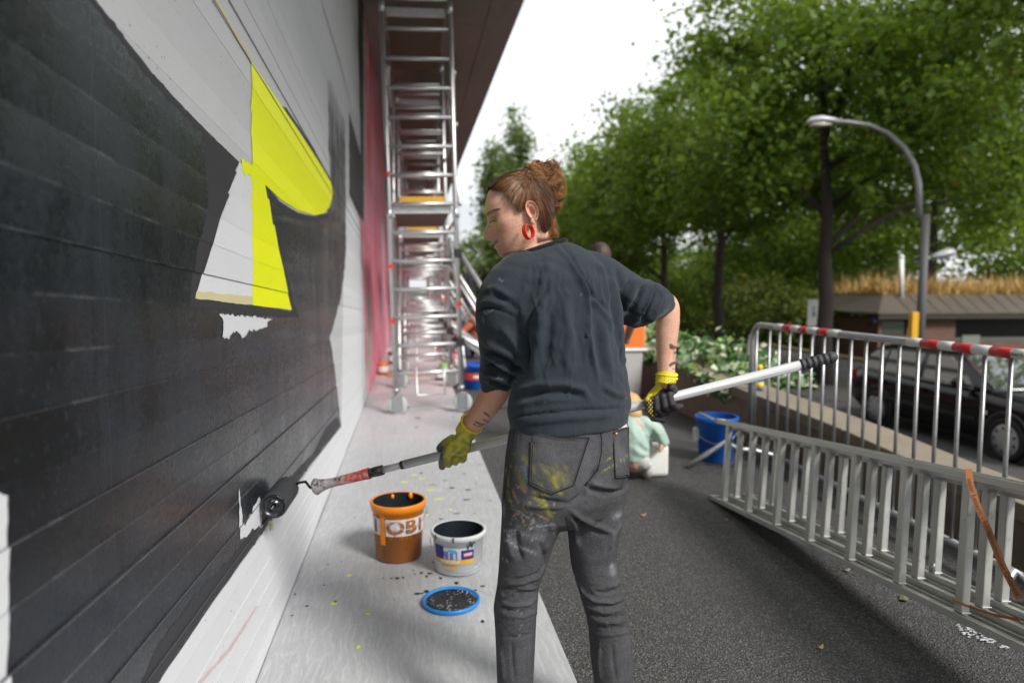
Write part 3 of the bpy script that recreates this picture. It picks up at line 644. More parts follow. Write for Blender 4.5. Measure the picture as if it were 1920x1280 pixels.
# shrubs under the trees across the street
def shrub(label, px, X, hgt, wid, n, seed, mt=None):
    r = ray(px, 640); k = X / r.x; loc = Vector((X, r.y * k, gz(X))); rs = np.random.RandomState(seed)
    t = thing('shrub', label, 'shrub', loc, 'shrubs across the street')
    pts, nrm, cl = crown_points(rs, n, (0, 0, hgt * 0.5), (wid, wid, hgt * 0.52), 70, wid * 0.2, -1.0)
    pts[:, 2] = np.maximum(pts[:, 2], 0.03)
    link('foliage', leaves_mesh('foliage', pts + np.array(loc), nrm, 0.17, rs, mt or M_LEAF2), t)
    mb = MB(); rr = random.Random(seed)
    for i in range(6):
        e = Vector(cl[i]); mb.tube([loc, loc + e * 0.5 + Vector((0, 0, .2)), loc + e], [0.035, 0.025, 0.01], 6)
    mb.build('stems', M_BARK, t); return t
for lab, px, X, hg, wd, n, sd in (
    ('pale yellow-green shrub between the two slim tree trunks', 1420, 15.5, 3.1, 2.3, 6000, 71),
    ('dark green shrub behind the slim trunk and the ivy', 1300, 15.0, 3.0, 2.4, 6000, 72),
    ('yellow-green shrub left of the thick trunk, behind the sign', 1500, 16.5, 3.2, 2.2, 6000, 73),
    ('blue-green shrub right of the thick trunk, near the building corner', 1620, 19.0, 3.6, 2.4, 6000, 74),
    ('dense shrub at the bend of the retaining wall', 1215, 15.0, 3.2, 2.6, 6000, 75),
    ('far shrub where the street row ends', 1120, 14.5, 3.0, 2.6, 5000, 76),
    ('tall shrub filling the gap behind the street trees', 1370, 21.0, 4.6, 3.6, 7000, 77),
    ('broad shrub behind the thick trunk, beyond the street', 1560, 23.0, 5.0, 3.6, 7000, 78)):
    shrub(lab, px, X, hg, wd, n, sd, M_LEAF if sd in (72, 74, 75, 77) else M_LEAF2)
# variegated ivy
def ivy():
    rs = np.random.RandomState(5); n = 6500
    y1 = YB + 0.05; ys_ = y1 + (onx(1205, 650, XR).y + 9 - y1) * rs.uniform(0, 1, n) ** 1.25; xs = rs.uniform(XR + 0.16, XR + 0.78, n); lift = np.abs(rs.normal(size=n)) * 0.085 + 0.01
    over = rs.uniform(size=n) < 0.13; xs[over] = XR - 0.03 - rs.uniform(0, 0.05, over.sum()); zz = np.array([rtop(y) for y in ys_]) + lift + 0.05 * np.sin(ys_ * 3) - 0.02
    zz[over] -= rs.uniform(0.02, 0.13, over.sum())
    pts = np.stack([xs, ys_, zz], 1); nrm = rs.normal(size=(n, 3)) * 0.55 + np.array([-0.35, -0.25, 0.8])
    t = NT('ivy_leaf'); r = t.island(); c = t.mix(t.ramp(r, 0.58, 0.62), (0.045, 0.13, 0.025), (0.42, 0.48, 0.30)); c = t.mix(t.ramp(r, 0.86, 0.88), c, (0.22, 0.32, 0.04))
    t.set(col=c, rough=0.5); me = leaves_mesh('ivy', pts, nrm, 0.085, rs, t.m)
    o = link('ivy', me); tag(o, 'variegated white and green ivy covering the bed behind the retaining wall', 'ivy', kind='stuff')
ivy()
# ================================================================= BACKGROUND THINGS
M_ALU = mat('aluminium', (0.60, 0.60, 0.60), 0.42, 0.85, var=0.12, vs_=9, dirt=0.35, dcol=(0.22, 0.22, 0.21))
M_GALV = mat('galvanised_steel', (0.36, 0.37, 0.38), 0.38, 0.8, var=0.2, vs_=25, dirt=0.3, dcol=(0.25, 0.25, 0.25))
M_BLACKP = mat('black_plastic', (0.014, 0.014, 0.016), 0.5)
M_RED = mat('red_plastic', (0.55, 0.02, 0.015), 0.4)
M_YEL = mat('yellow_plastic', (0.75, 0.52, 0.02), 0.45)
M_BLUE = mat('blue_plastic', (0.010, 0.115, 0.52), 0.36, var=0.1)
M_WHITE = mat('white_plastic', (0.70, 0.71, 0.71), 0.4, var=0.06)
M_ORANGE = mat('orange_plastic', (0.72, 0.17, 0.02), 0.45)

# --- rolling scaffold towers
def make_tower(label, hgt=4.32, wd=0.66, ln=1.85):
    t = thing('scaffold_tower', label, 'scaffold', (0, 0, 0), 'rolling scaffold towers on the walkway')
    z0 = 0.30
    for fy in (0.0, ln):
        for sx in (-1, 1):
            fr = MB(); fr.tube([(sx * wd / 2, fy, z0), (sx * wd / 2, fy, hgt)], 0.026, 12)
            for zz in (2.02, 4.0): fr.tube([(sx * wd / 2, fy, zz - 0.05), (sx * wd / 2, fy, zz + 0.05)], 0.031, 12)
            o = fr.build('upright', M_ALU, t)
        z = z0 + 0.12
        while z < hgt - 0.05:
            r = MB(); r.tube([(-wd / 2, fy, z), (wd / 2, fy, z)], 0.021, 10); r.build('rung', M_ALU, o); z += 0.282
        for sx in (-1, 1):
            c = MB(); x = sx * wd / 2
            c.tube([(x, fy, 0.16), (x, fy, z0 + 0.18)], 0.019, 10, 0); c.tube([(x, fy, z0 - 0.07), (x, fy, z0 - 0.03)], 0.038, 12, 0)
            c.box((x + 0.012, fy, 0.15), (0.10, 0.075, 0.09), None, 0); c.box((x + 0.012, fy + 0.036, 0.105), (0.10, 0.008, 0.13), None, 0); c.box((x + 0.012, fy - 0.036, 0.105), (0.10, 0.008, 0.13), None, 0)
            c.bar((x + 0.06, fy, 0.16), (x + 0.12, fy, 0.06), 0.03, 0.014, 1)
            ca = c.build('castor', [M_GALV, M_BLACKP], t)
            w = MB(); w.lathe([(0.0, -0.026), (0.085, -0.026), (0.1, -0.018), (0.1, 0.018), (0.085, 0.026), (0.0, 0.026)], 24, (x + 0.012, fy, 0.1), axis=(0, 1, 0)); w.build('wheel', mat('castor_wheel', (0.38, 0.40, 0.40), 0.5), ca)
    for sx in (-1, 1):
        for zz in (0.62, 2.0, 2.9, 3.4):
            if sx == 1 and zz == 0.62: continue
            b = MB(); b.tube([(sx * wd / 2 + 0.03, 0, zz), (sx * wd / 2 + 0.03, ln, zz)], 0.019, 8); b.build('horizontal_brace', M_ALU, t)
        for (za, zb) in ((0.45, 1.9), (2.1, 3.8)):
            b = MB(); b.tube([(sx * wd / 2 + 0.045, 0, za), (sx * wd / 2 + 0.045, ln, zb)], 0.019, 8); b.build('diagonal_brace', M_ALU, t)
    for zz, mm in ((2.06, 0), (3.98, 0)):
        d = MB(); d.box((0, ln / 2, zz), (wd - 0.1, ln - 0.08, 0.035)); dk = d.build('deck', mat('deck_ply', (0.16, 0.11, 0.07), 0.7), t, bevel=0.003)
        e = MB(); e.box((0, 0.06, zz), (wd - 0.08, 0.05, 0.07)); e.build('deck_hook_beam', M_ALU, dk)
        if zz > 3: continue
        e = MB(); e.box((0, 0.035, zz + 0.09), (wd - 0.22, 0.022, 0.08)); e.build('toe_board', mat('toe_board_yellow', (0.60, 0.33, 0.03), 0.6), t)
    # outriggers to the open side and to the front of the walkway
    for fy in (0.0, ln):
        for (za, zb, dx, dyy) in ((1.62, 0.10, 0.95, 0.35 if fy else -0.10), (0.72, 0.14, 0.92, 0.35 if fy else -0.10)):
            b = MB(); b.tube([(wd / 2 + 0.03, fy, za), (wd / 2 + dx, fy + dyy, zb)], 0.024, 10); s = b.build('outrigger', M_ALU, t)
            k = MB(); k.box((wd / 2 + 0.01, fy, za), (0.08, 0.08, 0.09)); k.build('clamp', M_BLACKP, s, bevel=0.01)
    f = MB(); x = wd / 2 + 0.95; f.lathe([(0.0, 0.002), (0.05, 0.002), (0.05, 0.03), (0.02, 0.05), (0.02, 0.12)], 14, (x, -0.10, 0)); f.build('outrigger_foot', M_BLACKP, t)
    for i, (sx, zz) in enumerate(((-1, 0.95), (-1, 1.5), (-1, 2.4), (1, 1.1))):
        k = MB(); k.prism([(sx * wd / 2 - 0.045, -0.028, zz), (sx * wd / 2 + 0.02, -0.028, zz + 0.03), (sx * wd / 2 + 0.01, -0.028, zz - 0.03)], (0, -0.006, 0)); k.build('red_clip', M_RED, t)
    # loading step hung under the frame
    s = MB(); a, b_ = -0.12, 0.16
    s.tube([(a, -0.02, 0.48), (a, -0.02, 0.19), (b_, -0.02, 0.19), (b_, -0.02, 0.48)], 0.013, 8); s.build('step', M_ALU, t)
    return t
tl, tr_ = onz(742, 776, WALK_Z), onz(868, 772, WALK_Z)
tw = make_tower('silver rolling scaffold tower standing on the white walkway with castors and red clips')
tw.location = ((tl.x + tr_.x) / 2, (tl.y + tr_.y) / 2, WALK_Z); tw.rotation_euler = (0, math.radians(-1.4), 0)
for i, (dy_, dx_, lab) in enumerate(((3.3, 0.02, 'second silver scaffold tower, seen through the rungs of the first'), (7.4, 0.05, 'third silver scaffold tower, beyond the second one'), (12.5, 0.0, 'small far scaffold tower at the end of the line of towers'))):
    c = copy_tree(tw); c['label'] = lab; c.location = (tw.location.x + dx_, tw.location.y + dy_, WALK_Z); c.rotation_euler = (0, math.radians((-0.6, 0.3, 0)[i]), 0)

# --- parked car
def make_car():
    fwd = (carF - carR); fwd.z = 0; wb_ = fwd.length; fwd.normalize(); side = Vector((-fwd.y, fwd.x, 0))   # inward, away from the camera
    if side.x < 0: side = -side
    o0 = carR.copy(); o0.z = ZR + 0.006
    T = lambda x, y, z: o0 + fwd * x + side * (y + 0.10) + Vector((0, 0, z))      # y: 0 = near flank
    t = thing('parked_car', 'black hatchback car with silver wheel covers parked behind the crowd barrier', 'car', o0 + side * 0.9)
    pt = NT('car_paint'); pt.set(col=(0.003, 0.003, 0.004), rough=0.22, spec=0.3, coat=0.28, coatr=0.03); PM = pt.m
    gl = NT('car_glass'); gl.set(col=(0.30, 0.32, 0.33), rough=0.03, metal=0.9, spec=1.0, coat=1.0, coatr=0.02); GM = gl.m
    wid = 1.70
    def ring(x, zb, zt, inset, crown=0.03):
        pts = []
        half = [(0.10, zb), (0.0, zb + 0.10), (-0.01, 0.60), (0.03, zt - 0.04), (0.10, zt), (wid / 2, zt + crown)]
        for y, z in half: pts.append(T(x, y + inset, max(z, zb)))
        for y, z in reversed(half[:-1]): pts.append(T(x, wid - y - inset, max(z, zb)))
        return pts
    st = [(-0.80, 0.42, 0.74, 0.12), (-0.77, 0.30, 0.92, 0.06), (-0.6, 0.25, 0.97, 0.02), (-0.3, 0.25, 0.95, 0.0), (0.6, 0.22, 0.93, 0.0), (1.6, 0.22, 0.91, 0.0), (2.2, 0.22, 0.90, 0.0), (2.55, 0.24, 0.86, 0.01), (3.0, 0.24, 0.80, 0.04), (3.3, 0.26, 0.74, 0.12), (3.42, 0.34, 0.64, 0.22)]
    m = MB(); m.loft([ring(x, zb, zt, i) for x, zb, zt, i in st]); body = m.build('body', PM, t)
    m = MB(); R = []
    for z, x0, x1, ins in ((0.88, -0.68, 2.32, 0.04), (0.98, -0.64, 2.14, 0.082), (1.22, -0.47, 1.74, 0.182), (1.36, -0.32, 1.48, 0.242), (1.405, -0.18, 1.32, 0.30), (1.43, 0.1, 1.0, 0.45)):
        pts = []
        for fx, fy in ((0, .12), (.03, .03), (.15, 0), (.5, -.012), (.85, 0), (.97, .03), (1, .12)): pts.append(T(x0 + (x1 - x0) * fx, ins + fy, z))
        for fx, fy in ((1, .12), (.97, .03), (.85, 0), (.5, -.012), (.15, 0), (.03, .03), (0, .12)): pts.append(T(x0 + (x1 - x0) * fx, wid - ins - fy, z))
        R.append(pts)
    m.loft(R); m.build('roof', PM, t)
    def ins(z): return 0.04 + (z - 0.88) * 0.42
    def pane(name, pts, n=1):
        for sgn in (0, 1):
            m = MB(); q = [T(x, (ins(z) - 0.022) if sgn == 0 else wid - ins(z) + 0.022, z) for x, z in pts]; m.prism(q, side * (0.02 if sgn == 0 else -0.02)); m.build(name, GM, t)
    pane('side_window', [(-0.50, 0.97), (0.02, 0.965), (0.02, 1.30), (-0.26, 1.30), (-0.40, 1.20)])
    pane('side_window', [(0.08, 0.965), (0.88, 0.955), (0.84, 1.33), (0.08, 1.325)])
    pane('side_window', [(0.98, 0.953), (1.98, 0.95), (1.62, 1.22), (1.38, 1.33), (0.94, 1.33)])
    m = MB(); m.prism([T(2.20, 0.16, 0.935), T(2.20, wid - 0.16, 0.935), T(1.52, wid - 0.30, 1.345), T(1.52, 0.30, 1.345)], fwd * 0.03 + Vector((0, 0, 0.02))); m.build('windscreen', GM, t)
    m = MB(); m.prism([T(-0.66, 0.2, 0.99), T(-0.66, wid - 0.2, 0.99), T(-0.36, wid - 0.3, 1.33), T(-0.36, 0.3, 1.33)], fwd * -0.02); m.build('rear_window', GM, t)
    CH = mat('chrome_trim', (0.62, 0.60, 0.63), 0.25, 0.8)
    m = MB(); m.bar(T(-0.5, 0.028, 0.945), T(2.0, 0.022, 0.935), 0.012, 0.022); m.build('window_trim', CH, t)
    m = MB(); m.bar(T(-0.2, -0.022, 0.52), T(2.1, -0.022, 0.50), 0.02, 0.05); m.build('side_moulding', M_BLACKP, t, bevel=0.006)
    for x in (0.12, 1.05):
        m = MB(); m.box(T(x, -0.012, 0.80), (0.05, 0.17, 0.035)); m.build('door_handle', PM, t, bevel=0.01)
    for x in (0.0, 0.93, 1.95):
        m = MB(); m.bar(T(x, -0.006, 0.28), T(x, 0.030, 0.93), 0.006, 0.014); m.build('door_seam', M_BLACKP, t)
    m = MB(); m.box(T(2.26, -0.008, 0.62), (0.03, 0.07, 0.05)); m.build('indicator', mat('indicator_white', (0.75, 0.72, 0.65), 0.3), t, bevel=0.008)
    m = MB(); m.ball(T(1.86, -0.10, 1.0), (0.10, 0.08, 0.075), 14, 10); m.bar(T(1.9, -0.04, 0.97), T(1.92, 0.06, 0.95), 0.05, 0.04); m.build('mirror', PM, t)
    m = MB(); m.box(T(-0.74, 0.10, 0.80), (0.16, 0.10, 0.20)); m.build('tail_light', mat('tail_red', (0.45, 0.02, 0.015), 0.25), t, bevel=0.02)
    m = MB(); m.ball(T(3.26, 0.22, 0.64), (0.16, 0.14, 0.085), 14, 10); m.build('headlight', mat('headlight', (0.55, 0.57, 0.6), 0.1, 0.4), t)
    # wheels
    TY = mat('tyre', (0.012, 0.012, 0.012), 0.85); RM = mat('wheel_cover', (0.50, 0.50, 0.52), 0.35, 0.6)
    for x in (0, wb_):
        for yy, sg in ((0.0, -1), (wid, 1)):
            cx = T(x, yy + (-0.012 if sg < 0 else 0.012), 0.30); ax = side * sg
            m = MB(); m.lathe([(0.0, -0.03), (0.385, -0.03), (0.39, 0.0), (0.37, 0.006), (0.33, -0.01)], 28, cx, axis=ax); m.build('wheel_arch', M_BLACKP, t)
            m = MB(); m.lathe([(0.20, -0.16), (0.285, -0.16), (0.302, -0.13), (0.302, 0.0), (0.285, 0.022), (0.225, 0.018), (0.215, 0.0)], 32, cx, axis=ax); w = m.build('wheel', TY, t)
            m = MB(); m.lathe([(0.225, 0.0), (0.21, 0.014), (0.12, 0.022), (0.06, 0.034), (0.0, 0.036)], 32, cx, axis=ax); rm = m.build('wheel_cover', RM, w)
            u, v = frame_of(ax)
            for k in range(9):
                a = 2 * math.pi * k / 9; c = cx + (u * math.cos(a) + v * math.sin(a)) * 0.165 + ax * 0.019
                m = MB(); m.lathe([(0.0, 0.004), (0.023, 0.003), (0.026, -0.003)], 10, c, axis=ax); m.build('cover_hole', M_BLACKP, rm)
make_car()

# --- grass-roofed brick building
def make_building():
    d = 24.0; A = at(1648, 590, d); B = at(2150, 572, d + 1.2); ex = (B - A); ex.z = 0; Lx = ex.length; ex.normalize(); ey = Vector((-ex.y, ex.x, 0))
    if ey.y < 0: ey = -ey
    gz0 = gz(16) - 0.02; ze = A.z; o0 = Vector((A.x, A.y, 0))
    T = lambda x, y, z: o0 + ex * x + ey * y + Vector((0, 0, z))
    t = thing('brick_building', 'low brown brick building with dry grass growing on its flat roof', 'building', T(Lx / 2, 2, gz0))
    n = NT('building_brick'); P = n.obj(); br_ = n.n.new('ShaderNodeTexBrick'); cb = n.n.new('ShaderNodeCombineXYZ')
    sx = n.n.new('ShaderNodeSeparateXYZ'); n.l.new(n.pos(), sx.inputs[0]); n.l.new(n.math('ADD', sx.outputs[0], n.math('MULTIPLY', sx.outputs[1], -0.6)), cb.inputs[0]); n.l.new(sx.outputs[2], cb.inputs[1]); n.l.new(cb.outputs[0], br_.inputs['Vector'])
    br_.inputs['Color1'].default_value = (0.085, 0.042, 0.028, 1); br_.inputs['Color2'].default_value = (0.13, 0.062, 0.042, 1); br_.inputs['Mortar'].default_value = (0.16, 0.12, 0.095, 1); br_.inputs['Scale'].default_value = 1.0
    br_.inputs['Brick Width'].default_value = 0.25; br_.inputs['Row Height'].default_value = 0.077; br_.inputs['Mortar Size'].default_value = 0.008
    n.set(col=br_.outputs[0], rough=0.85); n.bump(br_.outputs[1], -0.3, 0.01); BM = n.m
    RF = mat('roof_sheet', (0.075, 0.060, 0.044), 0.6, var=0.25, vs_=1.5); DK = mat('dark_opening', (0.008, 0.008, 0.008), 0.6); FA = mat('fascia_dark', (0.035, 0.026, 0.02), 0.7)
    # front wall in piers so that window and gateway are real openings
    def wbox(name, x0, x1, z0, z1, m_=BM, y0=0.35, th=0.25, par=None, bev=0):
        m = MB(); c = T((x0 + x1) / 2, y0 + th / 2, (z0 + z1) / 2); R = Matrix((ex, ey, Vector((0, 0, 1)))).transposed(); m.box(c, (x1 - x0, th, z1 - z0), R); return m.build(name, m_, par or t, bevel=bev)
    wz = ze - 0.15
    xA, xB, xC, xD = 0.25, 1.35, 3.1, 3.25
    wbox('wall', xA, xA + 0.12, gz0, wz); wbox('wall', xA + 0.12, xB, gz0, wz - 0.62); wbox('wall', xB, xC + 0.15, gz0, wz); wbox('wall', xC + 0.15, Lx - 0.2, gz0, wz - 0.85)
    gl = mat('building_glass', (0.05, 0.07, 0.055), 0.08, spec=0.9)
    wi = wbox('window', xA + 0.12, xB, wz - 0.62, wz, FA, 0.45, 0.06); wbox('window_pane', xA + 0.18, xB - 0.06, wz - 0.56, wz - 0.10, gl, 0.43, 0.03, wi)
    wbox('gateway_back', xC + 0.15, Lx - 0.2, wz - 0.85, wz, DK, 2.2, 0.1); wbox('panel', xC + 0.4, xC + 1.1, wz - 1.1, wz - 0.62, mat('grey_green_panel', (0.16, 0.18, 0.15), 0.6), 0.30, 0.04)
    wbox('side_wall', xA, xA + 0.2, gz0, wz, BM, 0.6, 5.0); wbox('fascia', 0.0, Lx, wz, ze + 0.01, FA, 0.0, 0.6)
    r1 = 0.62; rise = at(1690, 556, d).z - ze
    m = MB(); a = [T(-0.05, -0.05, ze + 0.012), T(Lx, -0.05, ze + 0.012), T(Lx, 0.9, ze + rise), T(0.75, 0.9, ze + rise)]
    m.prism(a, Vector((0, 0, 0.05))); m.prism([T(-0.05, -0.05, ze + 0.012), T(0.75, 0.9, ze + rise), T(0.75, 5, ze + rise), T(-0.05, 5.9, ze + 0.012)], Vector((0, 0, 0.05))); rf = m.build('roof', RF, t)
    m = MB(); m.prism([T(0.75, 0.9, ze + rise - 0.02), T(Lx, 0.9, ze + rise - 0.02), T(Lx, 5, ze + rise - 0.02), T(0.75, 5, ze + rise - 0.02)], Vector((0, 0, 0.09))); m.build('roof_deck', RF, rf)
    x = 1.2
    while x < Lx:
        m = MB(); m.bar(T(x, -0.04, ze + 0.068), T(x + 0.0, 0.88, ze + rise + 0.055), 0.03, 0.025); m.build('standing_seam', RF, rf); x += 0.55
    m = MB(); m.box(T(0.05, 0.3, ze - 0.2), (0.14, 0.10, 0.16)); m.build('blue_plate', mat('blue_plate', (0.03, 0.06, 0.25), 0.5), t)
    m = MB(); q = at(1690, 556, d + 0.9); tp = at(1690, 482, d + 0.9); q.z -= 0.1; m.tube([q, tp], 0.085, 12); m.ball(tp, 0.1); pl = m.build('white_pole', M_WHITE, t)
    rs = np.random.RandomState(3); N = 9000; xs = rs.uniform(0.9, Lx, N); ys_ = rs.uniform(1.0, 4.5, N) ; hh = (0.22 + 0.75 * rs.uniform(0, 1, N) ** 1.7) * (0.65 + 0.25 * np.sin(xs * 1.3) ** 2 + 0.25 * np.sin(xs * 3.7 + ys_ * 2))
    base = np.array([T(x, y, ze + rise + 0.06) for x, y in zip(xs, ys_)]); lean = rs.normal(size=(N, 3)) * np.array([.24, .24, 0]); sd = rs.normal(size=(N, 3)) * np.array([0.016, 0.016, 0])
    tip = base + lean + np.stack([0 * hh, 0 * hh, hh], 1); v = np.stack([base - sd, base + sd, tip], 1).reshape(-1, 3)
    me = bpy.data.meshes.new('roof_grass'); me.from_pydata(v.tolist(), [], np.arange(N * 3).reshape(-1, 3).tolist()); g = NT('dry_grass'); g.set(col=g.mix(g.island(), (0.36, 0.21, 0.06), (0.62, 0.43, 0.16)), rough=0.8); me.materials.append(g.m)
    tag(link('roof_grass', me), 'tall dry golden grass on the flat roof of the brick building', 'grass', kind='stuff')
make_building()

# --- street lamp with two heads
def make_lamp():
    d = 13.3; base = at(1722, 700, d); base.z = gz(base.x); zc = lambda y: at(1722, y, d).z
    t = thing('street_lamp', 'grey street lamp with a long curved arm and a second small lamp head', 'street lamp', base)
    G = mat('lamp_grey', (0.27, 0.275, 0.28), 0.45, 0.3); D = mat('pole_dark', (0.07, 0.07, 0.072), 0.6)
    m = MB(); m.tube([base, Vector((base.x, base.y, zc(405)))], 0.078, 14); m.build('pole', D, t)
    pts = [at(x, y, d) for x, y in ((1723, 408), (1723, 345), (1715, 310), (1695, 277), (1665, 250), (1630, 235), (1590, 229), (1560, 228))]
    m = MB(); m.tube(pts, [0.062, 0.058, 0.054, 0.05, 0.047, 0.044, 0.042, 0.04], 12); m.build('curved_arm', G, t)
    def head(pp, rr, nm, par):
        m = MB(); m.tube([at(x, y, d) for x, y in pp], rr, 14, flat=0.75); h = m.build(nm, mat('lamp_head', (0.42, 0.43, 0.45), 0.4, 0.2), par); return h
    h = head([(1576, 228), (1560, 226), (1540, 224), (1522, 226), (1513, 230)], [0.05, 0.085, 0.105, 0.09, 0.035], 'lamp_head', t)
    m = MB(); m.tube([at(x, y, d) for x, y in ((1560, 233), (1540, 234), (1520, 234))], [0.03, 0.085, 0.05], 12, flat=0.6); m.build('diffuser', mat('diffuser', (0.5, 0.47, 0.4), 0.3), h)
    m = MB(); m.tube([at(1722, 489, d), at(1752, 481, d)], 0.035, 10); m.build('short_arm', G, t)
    head([(1744, 483), (1758, 479), (1772, 475), (1784, 473), (1791, 473)], [0.055, 0.09, 0.12, 0.11, 0.04], 'small_lamp_head', t)
    for y in (482, 492, 586):
        m = MB(); m.tube([at(1722, y - 2, d), at(1722, y + 2, d)], 0.092, 14); m.build('clamp_band', G, t)
    m = MB(); m.box(at(1713, 612, d - 0.12), (0.14, 0.1, 0.56)); m.build('yellow_box', mat('yellow_box', (0.62, 0.33, 0.01), 0.5), t, bevel=0.01)
    for k in range(6):
        m = MB(); m.tube([at(1722, 592 + k * 9, d), at(1722, 596 + k * 9, d)], 0.083, 14); m.build('white_stripe', M_WHITE, t)
make_lamp()
# --- sign behind the trunk
def make_sign():
    d = 19.5; b = at(1526, 640, d); b.z = gz(b.x); t = thing('street_sign', 'small white rectangular street sign on a post, half behind the thick trunk', 'sign', b)
    m = MB(); m.tube([b, at(1526, 562, d)], 0.03, 10); m.build('post', M_GALV, t)
    c = at(1525, 586, d - 0.05); m = MB(); m.box(c, (0.36, 0.02, 0.76)); pl = m.build('plate', mat('sign_white', (0.55, 0.56, 0.55), 0.5), t, bevel=0.004)
    m = MB(); m.tube([c + Vector((0, -0.014, 0.08)), c + Vector((0, -0.014, -0.10))], [0.035, 0.07], 8, flat=0.1); m.ball(c + Vector((0, -0.014, 0.14)), (0.04, 0.005, 0.04)); m.build('pictogram', mat('sign_dark', (0.05, 0.09, 0.07), 0.6), pl)
make_sign()
# ================================================================= TOOLS AND STREET THINGS NEAR THE CAMERA
# --- roller on an extension pole
RR = 0.044
rA, rB = onx(513, 948, XW + RR + 0.004), onx(551, 897, XW + RR + 0.004)
rB = rA + (rB - rA).normalized() * 0.25
POLE0 = pv(594, 911.5, 2.24); POLE1 = pv(1560, 669.5, 1.98)
pdir = (POLE1 - POLE0).normalized()
def pole_at(px):       # point of the pole axis under photo column px
    lo, hi = 0.0, (POLE1 - POLE0).length
    for _ in range(40):
        m = (lo + hi) / 2; q = POLE0 + pdir * m
        if to_px(np.array([q]))[0][0] < px: lo = m
        else: hi = m
    return POLE0 + pdir * lo
def make_roller():
    t = thing('paint_roller', 'black-loaded paint roller on a long silver extension pole held by the woman', 'paint roller', rA)
    ax = (rB - rA).normalized(); u, v = frame_of(ax); rs = random.Random(4)
    fz = NT('roller_nap'); P = fz.obj(); n = fz.noise(350, 3, 0.7, P); fz.set(col=fz.mix(n, (0.006, 0.0065, 0.008), (0.060, 0.064, 0.072)), rough=0.42, spec=0.6); fz.bump(n, 1.0, 0.006); NAP = fz.m
    m = MB(); N = 90; K = 44; rings = []
    for i in range(K + 1):
        k = i / K; e = min(k, 1 - k) * 0.25; rr = RR - 0.006 * max(0, 1 - e / 0.010) ** 2; ring = []
        for j in range(N):
            a = 2 * math.pi * j / N; r2 = rr + rs.uniform(-0.0014, 0.0014); ring.append(rA + ax * (0.25 * k) + (u * math.cos(a) + v * math.sin(a)) * r2)
        rings.append(ring)
    m.loft(rings, caps=False); m.build('sleeve', NAP, t)
    BP = NT('wet_black'); BP.set(col=(0.008, 0.0095, 0.012), rough=0.22, spec=0.6); BP.bump(BP.noise(60, 3, 0.6, BP.obj()), 0.25, 0.004)
    m = MB(); m.lathe([(0.037, 0.004), (0.0365, -0.002), (0.034, -0.004), (0.033, 0.001), (0.018, 0.002), (0.016, -0.003), (0.009, -0.003), (0.008, 0.005), (0.0, 0.006)], 36, rA, axis=-ax * -1); m.build('end_cap', BP.m, t)
    m = MB(); m.lathe([(0.037, 0.0), (0.03, 0.004), (0.0, 0.005)], 30, rB - ax * 0.003, axis=ax); m.build('end_cap', BP.m, t)
    h0 = POLE0 - pdir * 0.0
    w = [rB, rB + ax * 0.012, pv(563, 904, 2.46), pv(573, 902.5, 2.42), pv(582, 914, 2.34), pv(594, 911.5, 2.26), h0 + pdir * 0.02]
    m = MB(); m.tube(w, 0.0048, 10); m.build('wire_frame', mat('roller_wire', (0.03, 0.032, 0.036), 0.35, 0.6), t)
    # handle: painted-over red grip
    hg = NT('splattered_grip'); P = hg.obj(); n1 = hg.noise(45, 5, 0.7, P); n2 = hg.noise(28, 5, 0.7, hg.vmath('ADD', P, (3, 1, 2)))
    along = hg.vmath('DOT_PRODUCT', hg.vmath('SUBTRACT', hg.pos(), tuple(POLE0)), tuple(pdir))
    c = hg.mix(hg.ramp(along, 0.07, 0.11), (0.26, 0.24, 0.25), (0.52, 0.045, 0.028)); c = hg.mix(hg.ramp(n1, 0.47, 0.56), c, (0.33, 0.30, 0.31)); c = hg.mix(hg.ramp(n2, 0.54, 0.60), c, (0.03, 0.03, 0.033))
    c = hg.mix(hg.ramp(hg.noise(20, 4, 0.6, hg.vmath('ADD', P, (9, 8, 2))), 0.62, 0.66), c, (0.30, 0.30, 0.06)); hg.set(col=c, rough=0.6); hg.bump(n1, 0.6, 0.004)
    m = MB(); LH = (pole_at(693) - POLE0).length; prof = [(-0.010, 0.010), (-0.008, 0.024), (-0.002, 0.0285), (0.012, 0.0225), (0.035, 0.0172), (0.06, 0.0150), (0.10, 0.0160), (LH - 0.03, 0.0170), (LH - 0.004, 0.0190), (LH, 0.0190)]
    m.tube([POLE0 + pdir * k for k, r in prof], [r for k, r in prof], 18); m.build('handle', hg.m, t)
    c0, c1 = pole_at(693), pole_at(718); m = MB(); m.tube([c0, c0.lerp(c1, .3), c0.lerp(c1, .32), c1], [0.0145, 0.0145, 0.0165, 0.0168], 18)
    for k in range(8):
        a = c0.lerp(c1, 0.03 + 0.032 * k); m.tube([a, a + pdir * 0.0012], 0.0155, 14)
    m.build('collar', mat('black_collar', (0.02, 0.02, 0.022), 0.5, dirt=0.3, dcol=(0.2, 0.2, 0.2)), t)
    al = NT('pole_aluminium'); P = al.pos(); uu, vv = frame_of(pdir)
    stv = al.n.new('ShaderNodeCombineXYZ'); al.l.new(al.math('MULTIPLY', al.vmath('DOT_PRODUCT', P, tuple(pdir)), 3.0), stv.inputs[0]); al.l.new(al.math('MULTIPLY', al.vmath('DOT_PRODUCT', P, tuple(uu)), 180.0), stv.inputs[1]); al.l.new(al.math('MULTIPLY', al.vmath('DOT_PRODUCT', P, tuple(vv)), 180.0), stv.inputs[2])
    sn = al.noise(1.0, 5, 0.7, stv.outputs[0]); c = al.mix(al.ramp(sn, 0.35, 0.68), (0.58, 0.58, 0.59), (0.36, 0.36, 0.37)); c = al.mix(al.ramp(al.noise(25, 5, 0.7, P), 0.62, 0.70, 0, 0.6), c, (0.12, 0.12, 0.13))
